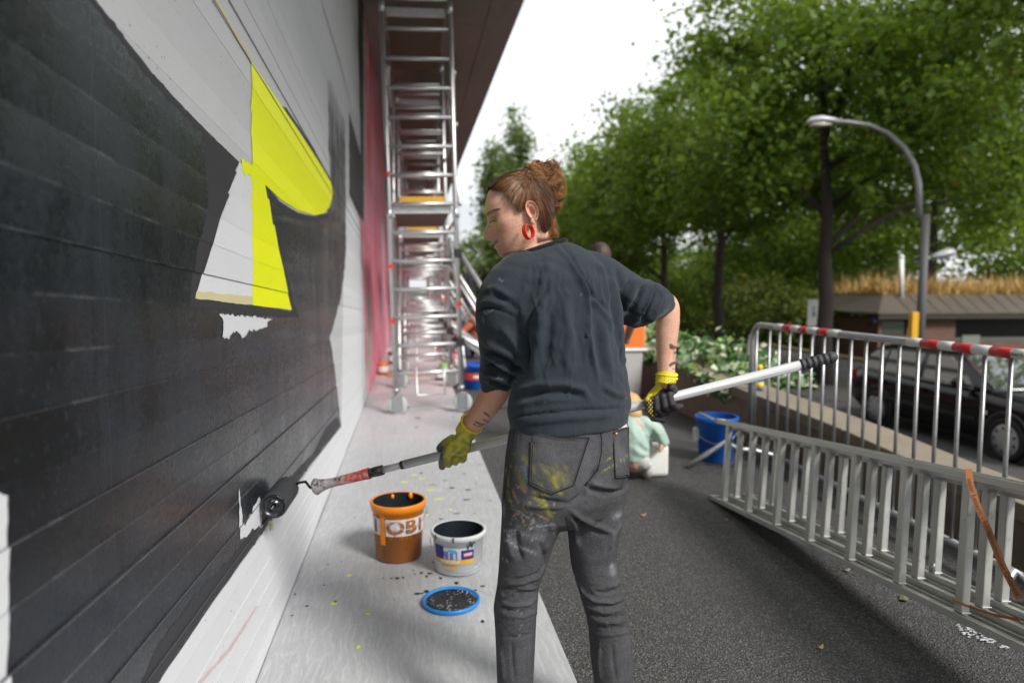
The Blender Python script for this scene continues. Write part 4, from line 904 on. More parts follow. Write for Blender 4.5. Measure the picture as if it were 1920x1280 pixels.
    al.set(col=c, rough=0.45, metal=0.12); al.bump(sn, 0.25, 0.002); AL = al.m
    t1 = pole_at(752); m = MB(); m.tube([c1, t1 + pdir * 0.01], 0.0115, 16); m.build('inner_tube', AL, t)
    m = MB(); m.tube([t1, t1 + pdir * 0.011], 0.0142, 16); m.build('stop_ring', M_BLACKP, t)
    t2 = pole_at(1502); m = MB(); NN = 28; rings = []
    for p_ in (t1 + pdir * 0.011, t2):
        rings.append([p_ + (uu * math.cos(2*math.pi*j/NN) + vv * math.sin(2*math.pi*j/NN)) * (0.0138 if j % 2 else 0.0146) for j in range(NN)])
    m.loft(rings); m.build('outer_tube', AL, t)
    L = (POLE1 - t2).length; path = []; rr = []; n = 44
    for i in range(n + 1):
        k = i / n; path.append(t2 + pdir * L * k); w_ = math.sin(k * 5.5 * 2 * math.pi); rr.append(0.0165 + 0.0016 * w_ if k < 0.94 else 0.0172)
    m = MB(); m.tube(path, rr, 18); m.ball(POLE1, (0.0165, 0.0165, 0.0165), 14, 8); m.build('foam_grip', mat('grip_rubber', (0.035, 0.037, 0.042), 0.6, bump=0.3, bs=200), t)
make_roller()

# --- paint buckets
def wrap_text(m, body, size, R, z0, ang0, mi, T, off=0.0, sx=1.0, grow=0.0, slope=0.0):
    vs_, fs_ = text_faces(body, size, grow)
    out = []
    for p in vs_:
        a = ang0 + p.x * sx / R; r = (R(p.y) if callable(R) else R) + off
        out.append(T(r, a, z0 + p.y + slope * p.x))
    m.add(out, fs_, mi)
def arc_band(m, R0, R1, z0, z1, a0, a1, T, mi, n=24, off=0.0012):
    vs_ = []; 
    for k in range(n + 1):
        a = a0 + (a1 - a0) * k / n; vs_ += [T(R0 + off, a, z0), T(R1 + off, a, z1)]
    m.add(vs_, [(2*k, 2*k+2, 2*k+3, 2*k+1) for k in range(n)], mi, True)
def bucket(name, label, base, rb, rt, hgt, mats_, group, rim=0.010, face=None, tilt=None, fill=None, fillm=None):
    t = thing(name, label, 'bucket', base, group); m = MB()
    prof = [(0.0, 0.003), (rb - 0.006, 0.003), (rb, 0.008), (rb + (rt - rb) * 0.86, hgt * 0.86), (rb + (rt - rb) * 0.87 + rim * 0.7, hgt * 0.87), (rt + rim * 0.7, hgt * 0.93), (rt + rim, hgt * 0.985), (rt + rim * 0.6, hgt), (rt - 0.002, hgt), (rt - 0.004, hgt * 0.97), (rb - 0.004, 0.012), (0.0, 0.012)]
    m.lathe(prof, 56, base); sh = m.build('shell', mats_[0], t)
    m = MB(); kf = fill or 0.35; rf = rb + (rt - rb) * kf - 0.005; m.lathe([(rf, hgt * kf), (rf * 0.6, hgt * kf - 0.002), (0, hgt * kf - 0.002)], 40, base); m.build('paint_fill', fillm or mats_[1], t)
    m = MB(); m.lathe([(rt - 0.0052, hgt * 0.998), (rt - 0.0062, hgt * 0.9), (rf - 0.001, hgt * kf)], 56, base); m.build('painted_inside', mats_[1], t)
    cx = math.atan2(C.y - base.y, C.x - base.x)          # angle that faces the camera
    T = lambda r, a, z: Vector((base.x + r * math.cos(cx + a), base.y + r * math.sin(cx + a), base.z + z))
    return t, sh, T
wet = NT('wet_dark_inside'); wet.set(col=wet.mix(wet.noise(9, 5, 0.6, wet.scale(wet.obj(), (1, 1, 0.3))), (0.008, 0.011, 0.015), (0.022, 0.028, 0.036)), rough=0.25); M_WET = wet.m
g_b = 'paint buckets on the walkway'
ob = onz(748, 1041, WALK_Z)
orb, ort, oh = 0.108, 0.123, 0.275
obm = NT('orange_bucket'); zz_ = obm.vmath('DOT_PRODUCT', obm.vmath('SUBTRACT', obm.pos(), tuple(ob)), (0, 0, 1)); P = obm.pos()
drip = obm.math('ADD', zz_, obm.math('MULTIPLY', obm.noise(55, 4, 0.7, obm.scale(P, (1, 1, 0.06))), -0.16))
c = obm.mix(obm.ramp(drip, 0.045, 0.075), (0.30, 0.095, 0.012), (0.74, 0.215, 0.003)); c = obm.mix(obm.ramp(zz_, 0.236, 0.240), c, (0.76, 0.22, 0.004))
c = obm.mix(obm.ramp(obm.noise(38, 4, 0.6, P), 0.66, 0.69), c, (0.02, 0.018, 0.018)); obm.set(col=c, rough=0.35)
t, sh, T = bucket('paint_bucket', 'orange paint bucket with white lettered band and dripping rim', ob, orb, ort, oh, [obm.m, M_WET], g_b, fill=0.4)
R_ = lambda z: orb + (ort - orb) * z / oh
bm_ = NT('band_white'); bd = bm_.noise(60, 4, 0.7, bm_.scale(bm_.pos(), (1, 1, 0.07))); bm_.set(col=bm_.mix(bm_.ramp(bd, 0.58, 0.62, 0, 0.9), (0.60, 0.57, 0.60), (0.72, 0.21, 0.01)), rough=0.4)
m = MB(); arc_band(m, R_(0.135), R_(0.215), 0.135, 0.215, -0.52, 1.5, T, 0, 40); arc_band(m, R_(0.135), R_(0.215), 0.135, 0.215, -1.5, -0.80, T, 0, 12); m.build('printed_band', bm_.m, sh, recalc=False)
RR_ = R_(0.175)
DKB = mat('letter_outline', (0.05, 0.045, 0.02), 0.5); ORL = mat('letter_orange', (0.36, 0.12, 0.012), 0.5)
for body, a0 in (('O', -0.13), ('B', 0.50), ('I', 0.98), ('I', -1.08)):
    m = MB(); wrap_text(m, body, 0.088, RR_, 0.174, a0, 0, T, 0.0030, 1.2, 0.0026); wrap_text(m, body, 0.084, RR_, 0.1745, a0, 1, T, 0.0044, 1.2, 0.0004); m.build('letter', [DKB, ORL], sh, recalc=False)
m = MB(); arc_band(m, R_(0.09) - 0, R_(0.24), 0.09, 0.24, -0.80, -0.55, T, 0, 8, 0.001); m.build('orange_drip', mat('orange_drip', (0.78, 0.24, 0.004), 0.3), sh, recalc=False)
m = MB(); pts = [T(R_(0.22) + 0.014, a, 0.225 - 0.055 * math.cos((a - 0.35) * 1.15) ** 2 * (1 if abs(a - 0.35) < 1.36 else 0)) for a in np.linspace(-1.05, 1.75, 24)]; m.tube(pts, 0.0016, 6); m.build('wire_handle', M_GALV, t)
for k, z in enumerate((0.03, 0.048, 0.066, 0.084)):
    m = MB(); arc_band(m, R_(z), R_(z + 0.003), z, z + 0.003, -0.72, -0.58, T, 0, 4, 0.0015); m.build('scale_mark', DKB, sh, recalc=False)
for a, z, r in ((-2.9, 0.255, 0.009), (2.6, 0.26, 0.012), (-0.3, 0.262, 0.006)):
    m = MB(); m.ball(T(ort - 0.006, a, z), (r, r, r * 1.5), 8, 6); m.build('paint_blob', mat('orange_blob', (0.80, 0.23, 0.01), 0.3), sh)
# white bucket
wbp = onz(860, 1064, WALK_Z); wr0, wr1, wh = 0.106, 0.117, 0.185
wm = mat('bucket_white', (0.58, 0.60, 0.61), 0.38, var=0.06, dirt=0.15, dcol=(0.3, 0.31, 0.32))
t, sh, T = bucket('paint_bucket', 'white paint bucket with blue and yellow printed label and thin wire handle', wbp, wr0, wr1, wh, [wm, M_WET], g_b, fill=0.3)
R_ = lambda z: wr0 + (wr1 - wr0) * z / wh
cols = [mat('label_blue', (0.018, 0.022, 0.19), 0.4), mat('label_yellow', (0.66, 0.36, 0.015), 0.4), mat('label_cyan', (0.05, 0.38, 0.66), 0.4), mat('label_red', (0.66, 0.05, 0.06), 0.4), mat('label_pale', (0.52, 0.54, 0.62), 0.4), mat('label_letters', (0.70, 0.66, 0.55), 0.4), mat('label_violet', (0.16, 0.15, 0.36), 0.4)]
m = MB(); B_ = lambda z0, z1, a0, a1, mi, off=0.0012: arc_band(m, R_(z0), R_(z1), z0, z1, a0, a1, T, mi, 20, off)
B_(0.082, 0.135, -1.10, 0.62, 4); B_(0.082, 0.140, -1.10, -0.62, 0, 0.002); B_(0.082, 0.118, -0.62, -0.22, 6, 0.002); B_(0.082, 0.125, 0.10, 0.62, 0, 0.002)
B_(0.062, 0.082, -1.12, 0.64, 1, 0.0022); B_(0.040, 0.051, -0.72, -0.06, 1, 0.0022); B_(0.112, 0.128, -0.42, -0.10, 2, 0.0028)
for k in range(7): B_(0.084, 0.096 + 0.012 * ((k * 37) % 3), -0.60 + 0.1 * k, -0.55 + 0.1 * k, 6 if k % 2 else 4, 0.003)
B_(0.096, 0.113, 0.20, 0.54, 3, 0.0030)
wrap_text(m, 'PERMODUR', 0.017, R_(0.072), 0.072, -0.36, 5, T, 0.0032, 1.05, 0.0006); wrap_text(m, 'WEISS', 0.015, R_(0.105), 0.105, 0.37, 5, T, 0.0040, 1.0, 0.0005, 0.08); wrap_text(m, 'MATT', 0.009, R_(0.045), 0.0455, -0.45, 5, T, 0.0032, 1.4)
m.build('printed_label', cols, sh, recalc=False)
DMK = mat('dark_mark', (0.012, 0.022, 0.02), 0.3)
for a, z, s_ in ((0.36, 0.139, 0.05), (0.52, 0.146, 0.034)):
    m = MB(); m.tube([T(R_(z) + 0.003, a - 0.02, z + 0.012), T(R_(z) + 0.003, a, z - 0.012), T(R_(z) + 0.003, a + 0.07, z + 0.010), T(R_(z) + 0.003, a + 0.14, z + 0.006)], [0.003, 0.006, 0.0035, 0.006], 6, flat=0.5); m.build('paint_scrawl', DMK, sh)
for a, z0, z1 in ((-0.18, 0.162, 0.186), (-0.92, 0.165, 0.186), (0.42, 0.158, 0.164)):
    m = MB(); m.tube([T(R_(z0) + 0.011, a, z0), T(R_(z1) + 0.011, a, z1)], [0.002, 0.0045], 6); m.build('paint_run', DMK, sh)
m = MB(); pts = [T(R_(0.15) + 0.014 + 0.006 * math.cos(a * 1.2) , a, 0.150 - 0.118 * max(0, math.cos((a - 0.05) * 1.07)) ** 0.8) for a in np.linspace(-1.5, 1.55, 30)]; m.tube(pts, 0.0016, 6); m.build('wire_handle', M_GALV, t)
# lid lying in front
lb = onz(846, 1129, WALK_Z)
t = thing('lid_tray', 'blue-rimmed round bucket lid lying flat, covered in speckled black paint', 'lid', lb)
m = MB(); m.lathe([(0.0, 0.004), (0.108, 0.004), (0.114, 0.002), (0.117, 0.006), (0.117, 0.016), (0.113, 0.019), (0.108, 0.017), (0.104, 0.009), (0.0, 0.008)], 64, lb); m.build('rim', mat('lid_blue', (0.012, 0.20, 0.58), 0.35), t)
lm = NT('speckled_black'); P = lm.obj(); sp_ = lm.math('MULTIPLY', lm.ramp(lm.voro(80, P), 0.34, 0.26), lm.ramp(lm.noise(14, 3, 0.6, lm.vmath('ADD', P, (0.4, 0, 0))), 0.44, 0.60)); lm.set(col=lm.mix(sp_, (0.012, 0.013, 0.016), (0.55, 0.55, 0.56)), rough=0.4); lm.bump(lm.noise(40, 4, 0.6, P), 0.5, 0.004)
m = MB(); m.lathe([(0.103, 0.0095), (0.098, 0.0135), (0.088, 0.0135), (0.085, 0.0115), (0.0, 0.0125)], 64, lb); m.build('paint_skin', lm.m, t)
# splashes on the walkway around the buckets
spl = MB(); spy = MB(); rs = random.Random(12)
def blob(mb_, px, py, rx, ry, z=WALK_Z + 0.0012):
    c = onz(px, py, z); k = (onz(px + 1, py, z) - c).length; n = 11
    pts = [c + Vector((math.cos(2*math.pi*i/n) * rx * k * rs.uniform(.6, 1.25), math.sin(2*math.pi*i/n) * ry * k * 2.2 * rs.uniform(.6, 1.25), 0)) for i in range(n)]
    mb_.add([c] + pts, [(0, i + 1, (i + 1) % n + 1) for i in range(n)])
for px, py, rx, ry in ((745,1083,5,2),(734,1083,2,1.5),(756,1082,3,1.5),(790,1073,4,2),(806,1074,5,2),(800,1080,3,2),(826,1083,3,2),(775,1068,2,1),(718,1083,2,1),(778,1075,2,1),(850,1046,3,3),(812,1053,2,2),(576,1135,4,2),(629,1127,3,2),(553,1113,2,2),(548,1153,2,1.5),(905,1164,4,3),(615,1057,2,1.5),(848,914,6,2),(878,918,6,2),(876,936,8,1.5),(812,908,6,1),(762,922,4,2),(728,923,3,1.5),(920,938,3,1.5),(856,962,7,1),(826,972,5,1.5),(800,960,3,1),(890,962,4,1),(784,1112,10,2),(800,1108,6,3),(890,1106,7,1.5),(856,1092,4,4),(905,1098,5,2),(783,783,6,3),(781,800,4,1.5),(640,1052,2,1),(608,1096,2,1.5),(665,970,2,1),(690,1015,1.5,1),(700,968,1.5,1),(900,870,5,1),(835,900,4,1),(870,888,5,1),(893,905,3,1)): blob(spl, px, py, rx, ry)
for px, py, rx, ry in ((757,903,8,2),(790,897,9,1.5),(776,890,6,1.5),(808,918,9,1.8),(822,935,12,1.5),(845,955,3,2),(800,965,4,1.5),(770,868,5,1.5),(690,1150,5,2),(803,1000,2,1.5),(672,1212,4,3)): blob(spy, px, py, rx, ry)
tag(spl.build('paint_splashes', mat('splash_black', (0.010, 0.016, 0.020), 0.4), recalc=False), 'dark paint drips scattered over the white walkway', 'paint drips', kind='stuff')
tag(spy.build('yellow_splashes', mat('splash_yellow', (0.72, 0.76, 0.02), 0.5), recalc=False), 'neon yellow paint drips on the white walkway', 'paint drips', kind='stuff')

# --- crowd barrier
def make_barrier():
    A = onz(1405, 830, 0.10); B = onz(1910, 1078, 0.10); d = (B - A).normalized(); Z = Vector((0, 0, 1)); Hh = 0.925; L = 2.75; N = Vector((d.y, -d.x, 0));
    if N.x > 0: N = -N                                   # towards the path
    t = thing('crowd_barrier', 'galvanised crowd barrier with red and white bands along its top rail', 'barrier', (A.x, A.y, 0))
    r = 0.021; cr_ = 0.14; path = [A - Z * 0.09]
    path += [A + Z * (Hh - cr_)]
    for i in range(1, 8): a = math.pi / 2 * i / 7; path.append(A + Z * (Hh - cr_ + cr_ * math.sin(a)) + d * (cr_ - cr_ * math.cos(a)))
    e = A + d * L
    for i in range(0, 8): a = math.pi / 2 * (1 - i / 7); path.append(e + Z * (Hh - cr_ + cr_ * math.sin(a)) - d * (cr_ - cr_ * math.cos(a)))
    path.append(e - Z * 0.09)
    wg = NT('wet_galvanised'); P = wg.obj(); dr = wg.ramp(wg.voro(190, P), 0.35, 0.2); wg.set(col=wg.mix(wg.noise(30, 4, 0.6, P), (0.32, 0.33, 0.34), (0.46, 0.47, 0.48)), rough=0.34, metal=0.75); wg.bump(dr, 0.35, 0.003); WG = wg.m
    m = MB(); m.tube(path, r, 14); fr = m.build('frame_tube', WG, t)
    m = MB(); m.tube([A, e], r * 0.95, 12); m.build('bottom_rail', WG, t)
    s = 0.14; k = 0
    while 0.135 + s * k < L - 0.05:
        p = A + d * (0.135 + s * k) if k else A + d * 0.075
        tt = (p - A).dot(d); top = Hh if tt > cr_ else Hh - cr_ + math.sqrt(max(0, cr_ ** 2 - (cr_ - tt) ** 2))
        m = MB(); m.tube([p, p + Z * (top - 0.01)], 0.0095, 10); m.build('bar', M_GALV, t); k += 1
    def band(a, b, mm):
        m = MB(); m.tube([a, b], r + 0.0022, 16); m.build('reflective_band', mm, fr)
    RW = mat('band_red', (0.52, 0.018, 0.02), 0.4, var=0.1, bump=0.3, bs=250); WW = mat('band_white_refl', (0.62, 0.63, 0.62), 0.4, bump=0.4, bs=250)
    top = A + Z * Hh
    def tx_(px):      # place along the top rail under photo column px
        lo, hi = 0.0, L
        for _ in range(40):
            m_ = (lo + hi) / 2
            if to_px(np.array([top + d * m_]))[0][0] < px: lo = m_
            else: hi = m_
        return top + d * lo
    for seq in ((1455, 1471, 1486, 1502, 1517, 1536, 1556, 1576), (1705, 1731, 1764, 1792, 1827, 1862, 1902, 1940)):
        for i, (a, b) in enumerate(zip(seq, seq[1:])): band(tx_(a), tx_(b), WW if i % 2 == 0 else RW)
    zs = [0.10, 0.19, 0.28, 0.37, 0.46, 0.55, 0.64, 0.73]
    for i, (a, b) in enumerate(zip(zs, zs[1:])): m = MB(); m.bar(A - d * (r + 0.001) + Z * a, A - d * (r + 0.001) + Z * b, 0.012, 0.004, 0, d); m.build('reflective_strip', RW if i % 2 == 0 else WW, fr)
    vs_, fs_ = text_faces('Leitern', 0.03); q = tx_(1912); m = MB(); m.add([q + d * p.x + Z * (p.y * 0.9) + N * (r + 0.0045) for p in vs_], fs_); m.build('small_print', M_BLACKP, fr, recalc=False)
    # hook and foot
    hk = A + Z * 0.80; m = MB(); m.tube([hk, hk - d * 0.055 + Z * 0.03, hk - d * 0.062, hk - d * 0.062 - Z * 0.11, hk - d * 0.05 - Z * 0.14], 0.008, 8); m.build('hook', M_GALV, t)
    for k0 in (0.42, L - 0.12):
        c = A + d * k0; ln_ = 0.62 if k0 < 1 else 0.30; f0 = c + N * ln_ + Vector((0, 0, -0.085)) - d * (0.10 if k0 < 1 else 0.0); f1 = c - N * 0.16 + Vector((0, 0, -0.085))
        m = MB(); m.tube([f0, f0.lerp(c, 0.20) + Z * 0.07, f0.lerp(c, 0.42) + Z * 0.145, c + N * 0.27 * ln_ / 0.62 + Z * 0.055, c + N * 0.18 * ln_ / 0.62 + Z * 0.05, c, c - N * 0.06 + Z * 0.02, f1], 0.019, 12); m.build('foot', WG, t)
    return A, d, N
BA, Bd, BN = make_barrier()

# --- three-part extension ladder lying on edge
def make_ladder():
    B0 = onz(1335, 936, 0.004); sc = lambda q, w: q
    d0 = (B0 - C).dot(FWD); wd = 0.495; B1 = at(1925, 1226, 2.02); D = (B1 - B0).normalized()
    Tp = at(1366, 790, (at(1366, 930, d0 - 0.13) - C).dot(FWD)); U = (Vector((0, 0, 1)) - D * D.z).normalized(); N = D.cross(U).normalized()
    if N.x < 0: N = -N
    U = (U + N * 0.10).normalized(); U = (U - D * U.dot(D)).normalized(); N = N - U * N.dot(U); N.normalize()
    t = thing('extension_ladder', 'three-part aluminium ladder lying on its edge against the crowd barrier', 'ladder', B0)
    al = NT('ladder_aluminium'); P = al.obj(); n = al.noise(6, 6, 0.7, P); c = al.mix(n, (0.36, 0.365, 0.35), (0.56, 0.565, 0.545)); c = al.mix(al.ramp(al.noise(22, 5, 0.7, P), 0.62, 0.68, 0, 0.6), c, (0.20, 0.20, 0.18))
    c = al.mix(al.ramp(al.noise(5.5, 5, 0.7, al.vmath('ADD', P, (5, 2, 1))), 0.69, 0.73, 0, 0.8), c, (0.34, 0.12, 0.05)); al.set(col=c, rough=al.ramp(n, 0.3, 0.7, 0.34, 0.58), metal=0.6); AL = al.m
    Ltot = 3.6
    for s, (off, w, sh, st) in enumerate(((0.0, wd, 0.0, 0.065), (0.075, wd - 0.045, 0.06, 0.0), (0.145, wd - 0.09, 0.14, 0.0))):
        o = B0 + N * (off + 0.02) + D * sh + U * (0.045 * (s > 0) * s * 0.5)
        sw = 0.062
        for k in (0, 1):
            m = MB()
            c0 = o + U * (sw / 2 + k * (w - sw)) if False else o + U * (0.0125 + k * (w - 0.025))
            a, b = c0, c0 + D * Ltot
            m.bar(a, b, sw, 0.006, 0, U)                      # web seen as a channel lying flat
            for q in (-1, 1): m.bar(a + N * q * sw / 2 * 0.94, b + N * q * sw / 2 * 0.94, 0.005, 0.025, 0, U)
            sec_ = m.build('stile', AL, t, bevel=0.0015)
            if k == 0: sec = sec_
            e = o + U * (0.0125 + k * (w - 0.025)); m = MB(); m.bar(e - D * 0.018, e + D * 0.012, 0.066, 0.028, 0, U); m.build('end_shoe', mat('ladder_shoe', (0.33, 0.32, 0.29), 0.6), sec_, bevel=0.003)
        x = 0.12 - sh + (0.302 if sh > 0.1 else 0)
        while x < Ltot - 0.1:
            c0 = o + D * x; m = MB(); m.bar(c0 + U * 0.02, c0 + U * (w - 0.02), 0.030, 0.036, 0, D)
            rg = m.build('rung', AL, sec, bevel=0.005)
            m = MB(); m.bar(c0 + U * 0.0265, c0 + U * 0.031, 0.036, 0.043, 0, D); m.build('rung_collar', AL, rg, bevel=0.002)
            x += 0.302
    for px, py in ((1748, 1070), (1812, 910)):
        q = at(px, py, 2.5); m = MB(); m.tube([q, q + U * 0.03], 0.009, 10); m.build('bolt', M_GALV, t)
    # printed strap
    P0 = [(1816, 878, 2.20), (1819, 905, 2.16), (1832, 945, 2.13), (1852, 990, 2.10), (1880, 1060, 2.06), (1912, 1122, 2.03)]
    st = NT('strap_webbing'); st.set(col=st.mix(st.noise(40, 4, 0.6, st.obj()), (0.22, 0.072, 0.012), (0.34, 0.118, 0.025)), rough=0.7)
    m = MB(); path = [at(*q) for q in P0]; fine = []
    for i in range(len(path) - 1):
        for k in range(6): fine.append(path[i].lerp(path[i + 1], k / 6))
    fine.append(path[-1]); wdt = 0.0098; view = []
    for i, p in enumerate(fine):
        tg = (fine[min(i + 1, len(fine) - 1)] - fine[max(i - 1, 0)]).normalized(); sdv = tg.cross((p - C).normalized()).normalized(); sdv = (sdv + (p - C).normalized() * 0.25).normalized(); view.append((p, tg, sdv))
    vs_ = []
    for p, tg, sdv in view: vs_ += [p - sdv * wdt, p + sdv * wdt]
    m.add(vs_, [(2*i, 2*i+2, 2*i+3, 2*i+1) for i in range(len(view) - 1)]); sp = tag(m.build('strap', st.m, recalc=False), 'orange-brown printed webbing strap hanging down over the ladder rungs', 'strap')
    so = sp.modifiers.new('thick', 'SOLIDIFY'); so.thickness = 0.0012
    tv, tf = text_faces('unser Leitern - kompromisslose Qualität', 0.0165); xs = [p.x for p in tv]; x0, x1 = min(xs), max(xs); cum = [0]
    for i in range(1, len(view)): cum.append(cum[-1] + (view[i][0] - view[i-1][0]).length)
    out = []
    for p in tv:
        s_ = cum[-1] * (0.10 + 0.88 * (p.x - x0) / (x1 - x0)); i = max(j for j in range(len(cum)) if cum[j] <= s_); i = min(i, len(view) - 2); f_ = (s_ - cum[i]) / (cum[i+1] - cum[i]); q = view[i][0].lerp(view[i+1][0], f_)
        out.append(q - view[i][2] * (-p.y) * 1.0 - (q - C).normalized() * 0.0022 + view[i][2] * 0)
    m = MB(); m.add(out, tf); m.build('lettering', M_BLACKP, sp, recalc=False)
    m = MB(); lp = [at(*q) for q in ((1788, 1127, 2.22), (1820, 1140, 2.18), (1868, 1156, 2.10), (1915, 1165, 2.03))]
    vs_ = []
    for p in lp: vs_ += [p, p + Vector((0.0, 0.012, 0.006))]
    m.add(vs_, [(2*i, 2*i+2, 2*i+3, 2*i+1) for i in range(3)]); o = m.build('strap_end', st.m, sp, recalc=False); so = o.modifiers.new('thick', 'SOLIDIFY'); so.thickness = 0.0015
make_ladder()

# --- blue bucket by the wall
bb = onz(1342, 862, 0.0)
t, sh, T = bucket('bucket', 'large blue plastic bucket standing on the asphalt by the retaining wall', bb, 0.125, 0.150, 0.34, [M_BLUE, mat('bucket_inside_blue', (0.008, 0.08, 0.38), 0.4)], None, rim=0.012, fill=0.2)
m = MB(); m.tube([T(0.165, a, 0.26 - 0.10 * math.sin((a + 1.3) * 1.2) ) for a in np.linspace(-1.3, 1.2, 16)], 0.0025, 6); m.build('wire_handle', M_GALV, t)
m = MB(); p = T(0.15, -1.3, 0.2); m.box(p, (0.05, 0.05, 0.10)); m.build('handle_lug', M_WHITE, t, bevel=0.01)
a, b_ = at(1310, 773, (bb - C).dot(FWD)), at(1352, 792, (bb - C).dot(FWD) - 0.05)
sk = MB(); sk.tube([a, b_, b_ + (b_ - a) * 0.5], 0.007, 8); tag(sk.build('stirring_stick', mat('stick_yellow', (0.45, 0.42, 0.05), 0.7)), 'yellowish stirring stick sticking out of the blue bucket', 'stick')
# --- bottle on the coping
bo = onx(1424, 712, XR + 0.10); bo.z = rtop(bo.y) + 0.002
t = thing('spray_bottle', 'small blue bottle with yellow cap standing on the ivy wall', 'bottle', bo)
m = MB(); m.lathe([(0.0, 0.0), (0.032, 0.0), (0.034, 0.01), (0.034, 0.13), (0.02, 0.16), (0.015, 0.17), (0, 0.17)], 20, bo); m.build('body', M_BLUE, t)
m = MB(); m.lathe([(0.035, 0.02), (0.0355, 0.02), (0.0355, 0.07), (0.035, 0.07)], 20, bo); m.build('label', M_YEL, t)
m = MB(); m.lathe([(0.017, 0.165), (0.024, 0.17), (0.024, 0.20), (0.016, 0.215), (0, 0.216)], 16, bo); m.build('cap', M_YEL, t)
# --- things on the ground
def leaf(px, py, ln, col, lab, rot):
    c = onz(px, py, 0.006); m = MB(); n = 8; pts = []
    for i in range(n): a = 2 * math.pi * i / n; pts.append(c + Matrix.Rotation(rot, 3, 'Z') @ Vector((math.cos(a) * ln, math.sin(a) * ln * 0.5, 0.006 * math.cos(2 * a) + 0.004)))
    m.add([c + Vector((0, 0, 0.001))] + pts, [(0, i + 1, (i + 1) % n + 1) for i in range(n)])
    t_ = tag(m.build('fallen_leaf', mat('leaf_' + str(px), col, 0.6), recalc=False), lab, 'leaf', 'fallen leaves on the asphalt')
leaf(1538, 1213, 0.016, (0.50, 0.40, 0.06), 'small yellow-green fallen leaf lying alone on the asphalt', 0.4)
leaf(1206, 965, 0.02, (0.52, 0.24, 0.14), "orange-brown fallen leaf on the asphalt beside the painter's hip", 0.2)
leaf(1695, 1122, 0.035, (0.13, 0.13, 0.07), 'crumpled olive leaf in the shadow under the ladder', 0.9)
leaf(1700, 1114, 0.012, (0.62, 0.36, 0.42), 'tiny pink petal next to the crumpled leaf under the ladder', 0.1)
leaf(1588, 1068, 0.022, (0.30, 0.24, 0.20), 'flat greyish leaf at the edge of the shadow under the ladder', 0.3)
leaf(1361, 974, 0.012, (0.40, 0.20, 0.12), 'small brown leaf by the end of the ladder', 0.3)
stn = MB(); rs = random.Random(3)
for i in range(60):
    u_ = rs.random(); blob(stn, 1798 + 92 * u_ + rs.uniform(-6, 6), 1178 + 28 * u_ + rs.uniform(-9, 9), rs.uniform(1.5, 5), rs.uniform(0.6, 1.6), 0.0040 + 0.00008 * i)
tag(stn.build('paint_stain', mat('stain_white', (0.55, 0.56, 0.58), 0.7), recalc=False), 'worn white paint stain on the asphalt under the ladder', 'paint stain', kind='stuff')
# ================================================================= THE PAINTER
PHI = math.radians(28); SAX = RGT * math.cos(PHI) + FH * math.sin(PHI); FAX = FH * math.cos(PHI) - RGT * math.sin(PHI)
def ringpx(py, l, r, h, b, n=40, e=2.2, round_=False):
    c = pv((l + r) / 2, py, h); ax = (c - C).dot(FWD); w = (r - l) / 2 * ax / F; out = []
    if round_: a = w; bb = w * b; s_, f_ = RGT, FH
    else:
        a = math.sqrt(max(1e-6, (w * w - (b * math.sin(PHI)) ** 2))) / math.cos(PHI); bb = b; s_, f_ = SAX, FAX
    for k in range(n):
        t = 2 * math.pi * k / n; ct, st = math.cos(t), math.sin(t)
        out.append(c + s_ * (a * math.copysign(abs(ct) ** (2 / e), ct)) + f_ * (bb * math.copysign(abs(st) ** (2 / e), st)))
    return out
def amp(st, k, w): return [(a * k, b * w, p) for a, b, p in st]
def limbpx(mb, pts, n=18, sub=4):
    P = [pv(x, y, h) for x, y, h, r in pts]; R = [q[3] for q in pts]; out = []; rad = []
    for i in range(len(P) - 1):
        for k in range(sub):
            u = k / sub; p0, p1, p2, p3 = P[max(i-1, 0)], P[i], P[i+1], P[min(i+2, len(P)-1)]
            out.append(0.5 * ((2 * p1) + (p2 - p0) * u + (2*p0 - 5*p1 + 4*p2 - p3) * u*u + (3*p1 - p0 - 3*p2 + p3) * u**3)); rad.append(R[i] + (R[i+1] - R[i]) * u)
    out.append(P[-1]); rad.append(R[-1]); mb.tube(out, rad, n); mb.ball(P[0], R[0] * 0.97, 14, 10); mb.ball(P[-1], R[-1] * 0.97, 14, 10)

# ---------------- head surface
HP = math.radians(13); HH = 1.83; HO = pv(990, 412, HH); HS = F / ((HO - C).dot(FWD))
HYAW = math.radians(4)
Fw0 = -RGT * math.cos(HP) - UPV * math.sin(HP); Uw = (-RGT * math.sin(HP) + UPV * math.cos(HP)); Sw0 = -FWD
Fw = Fw0 * math.cos(HYAW) + Sw0 * math.sin(HYAW); Sw = Sw0 * math.cos(HYAW) - Fw0 * math.sin(HYAW)
def HL(f, u, s): return HO + Fw * f + Uw * u + Sw * s
def fu(px, py):
    dx, dy = (px - 990) / HS, (412 - py) / HS; return (-dx * math.cos(HP) - dy * math.sin(HP), -dx * math.sin(HP) + dy * math.cos(HP))
def upx(f, u): return (990 + HS * (-f * math.cos(HP) - u * math.sin(HP)), 412 - HS * (-f * math.sin(HP) + u * math.cos(HP)))
def itp(u, tab): xs = [t[0] for t in tab]; return np.interp(u, xs[::-1], [t[1] for t in tab][::-1])
T_FF = [(.127, .000), (.122, .036), (.115, .058), (.102, .078), (.0897, .0895), (.0655, .1020), (.0445, .1080), (.0325, .1058), (.019, .1052), (.0034, .1128), (-.012, .1205), (-.0212, .1248), (-.0270, .1235), (-.0310, .1130), (-.0345, .1062), (-.0385, .1062), (-.0430, .1035), (-.0455, .1005), (-.0490, .1038), (-.0535, .1042), (-.0600, .0990), (-.0660, .0985), (-.0763, .0965), (-.083, .090), (-.088, .078), (-.092, .055)]
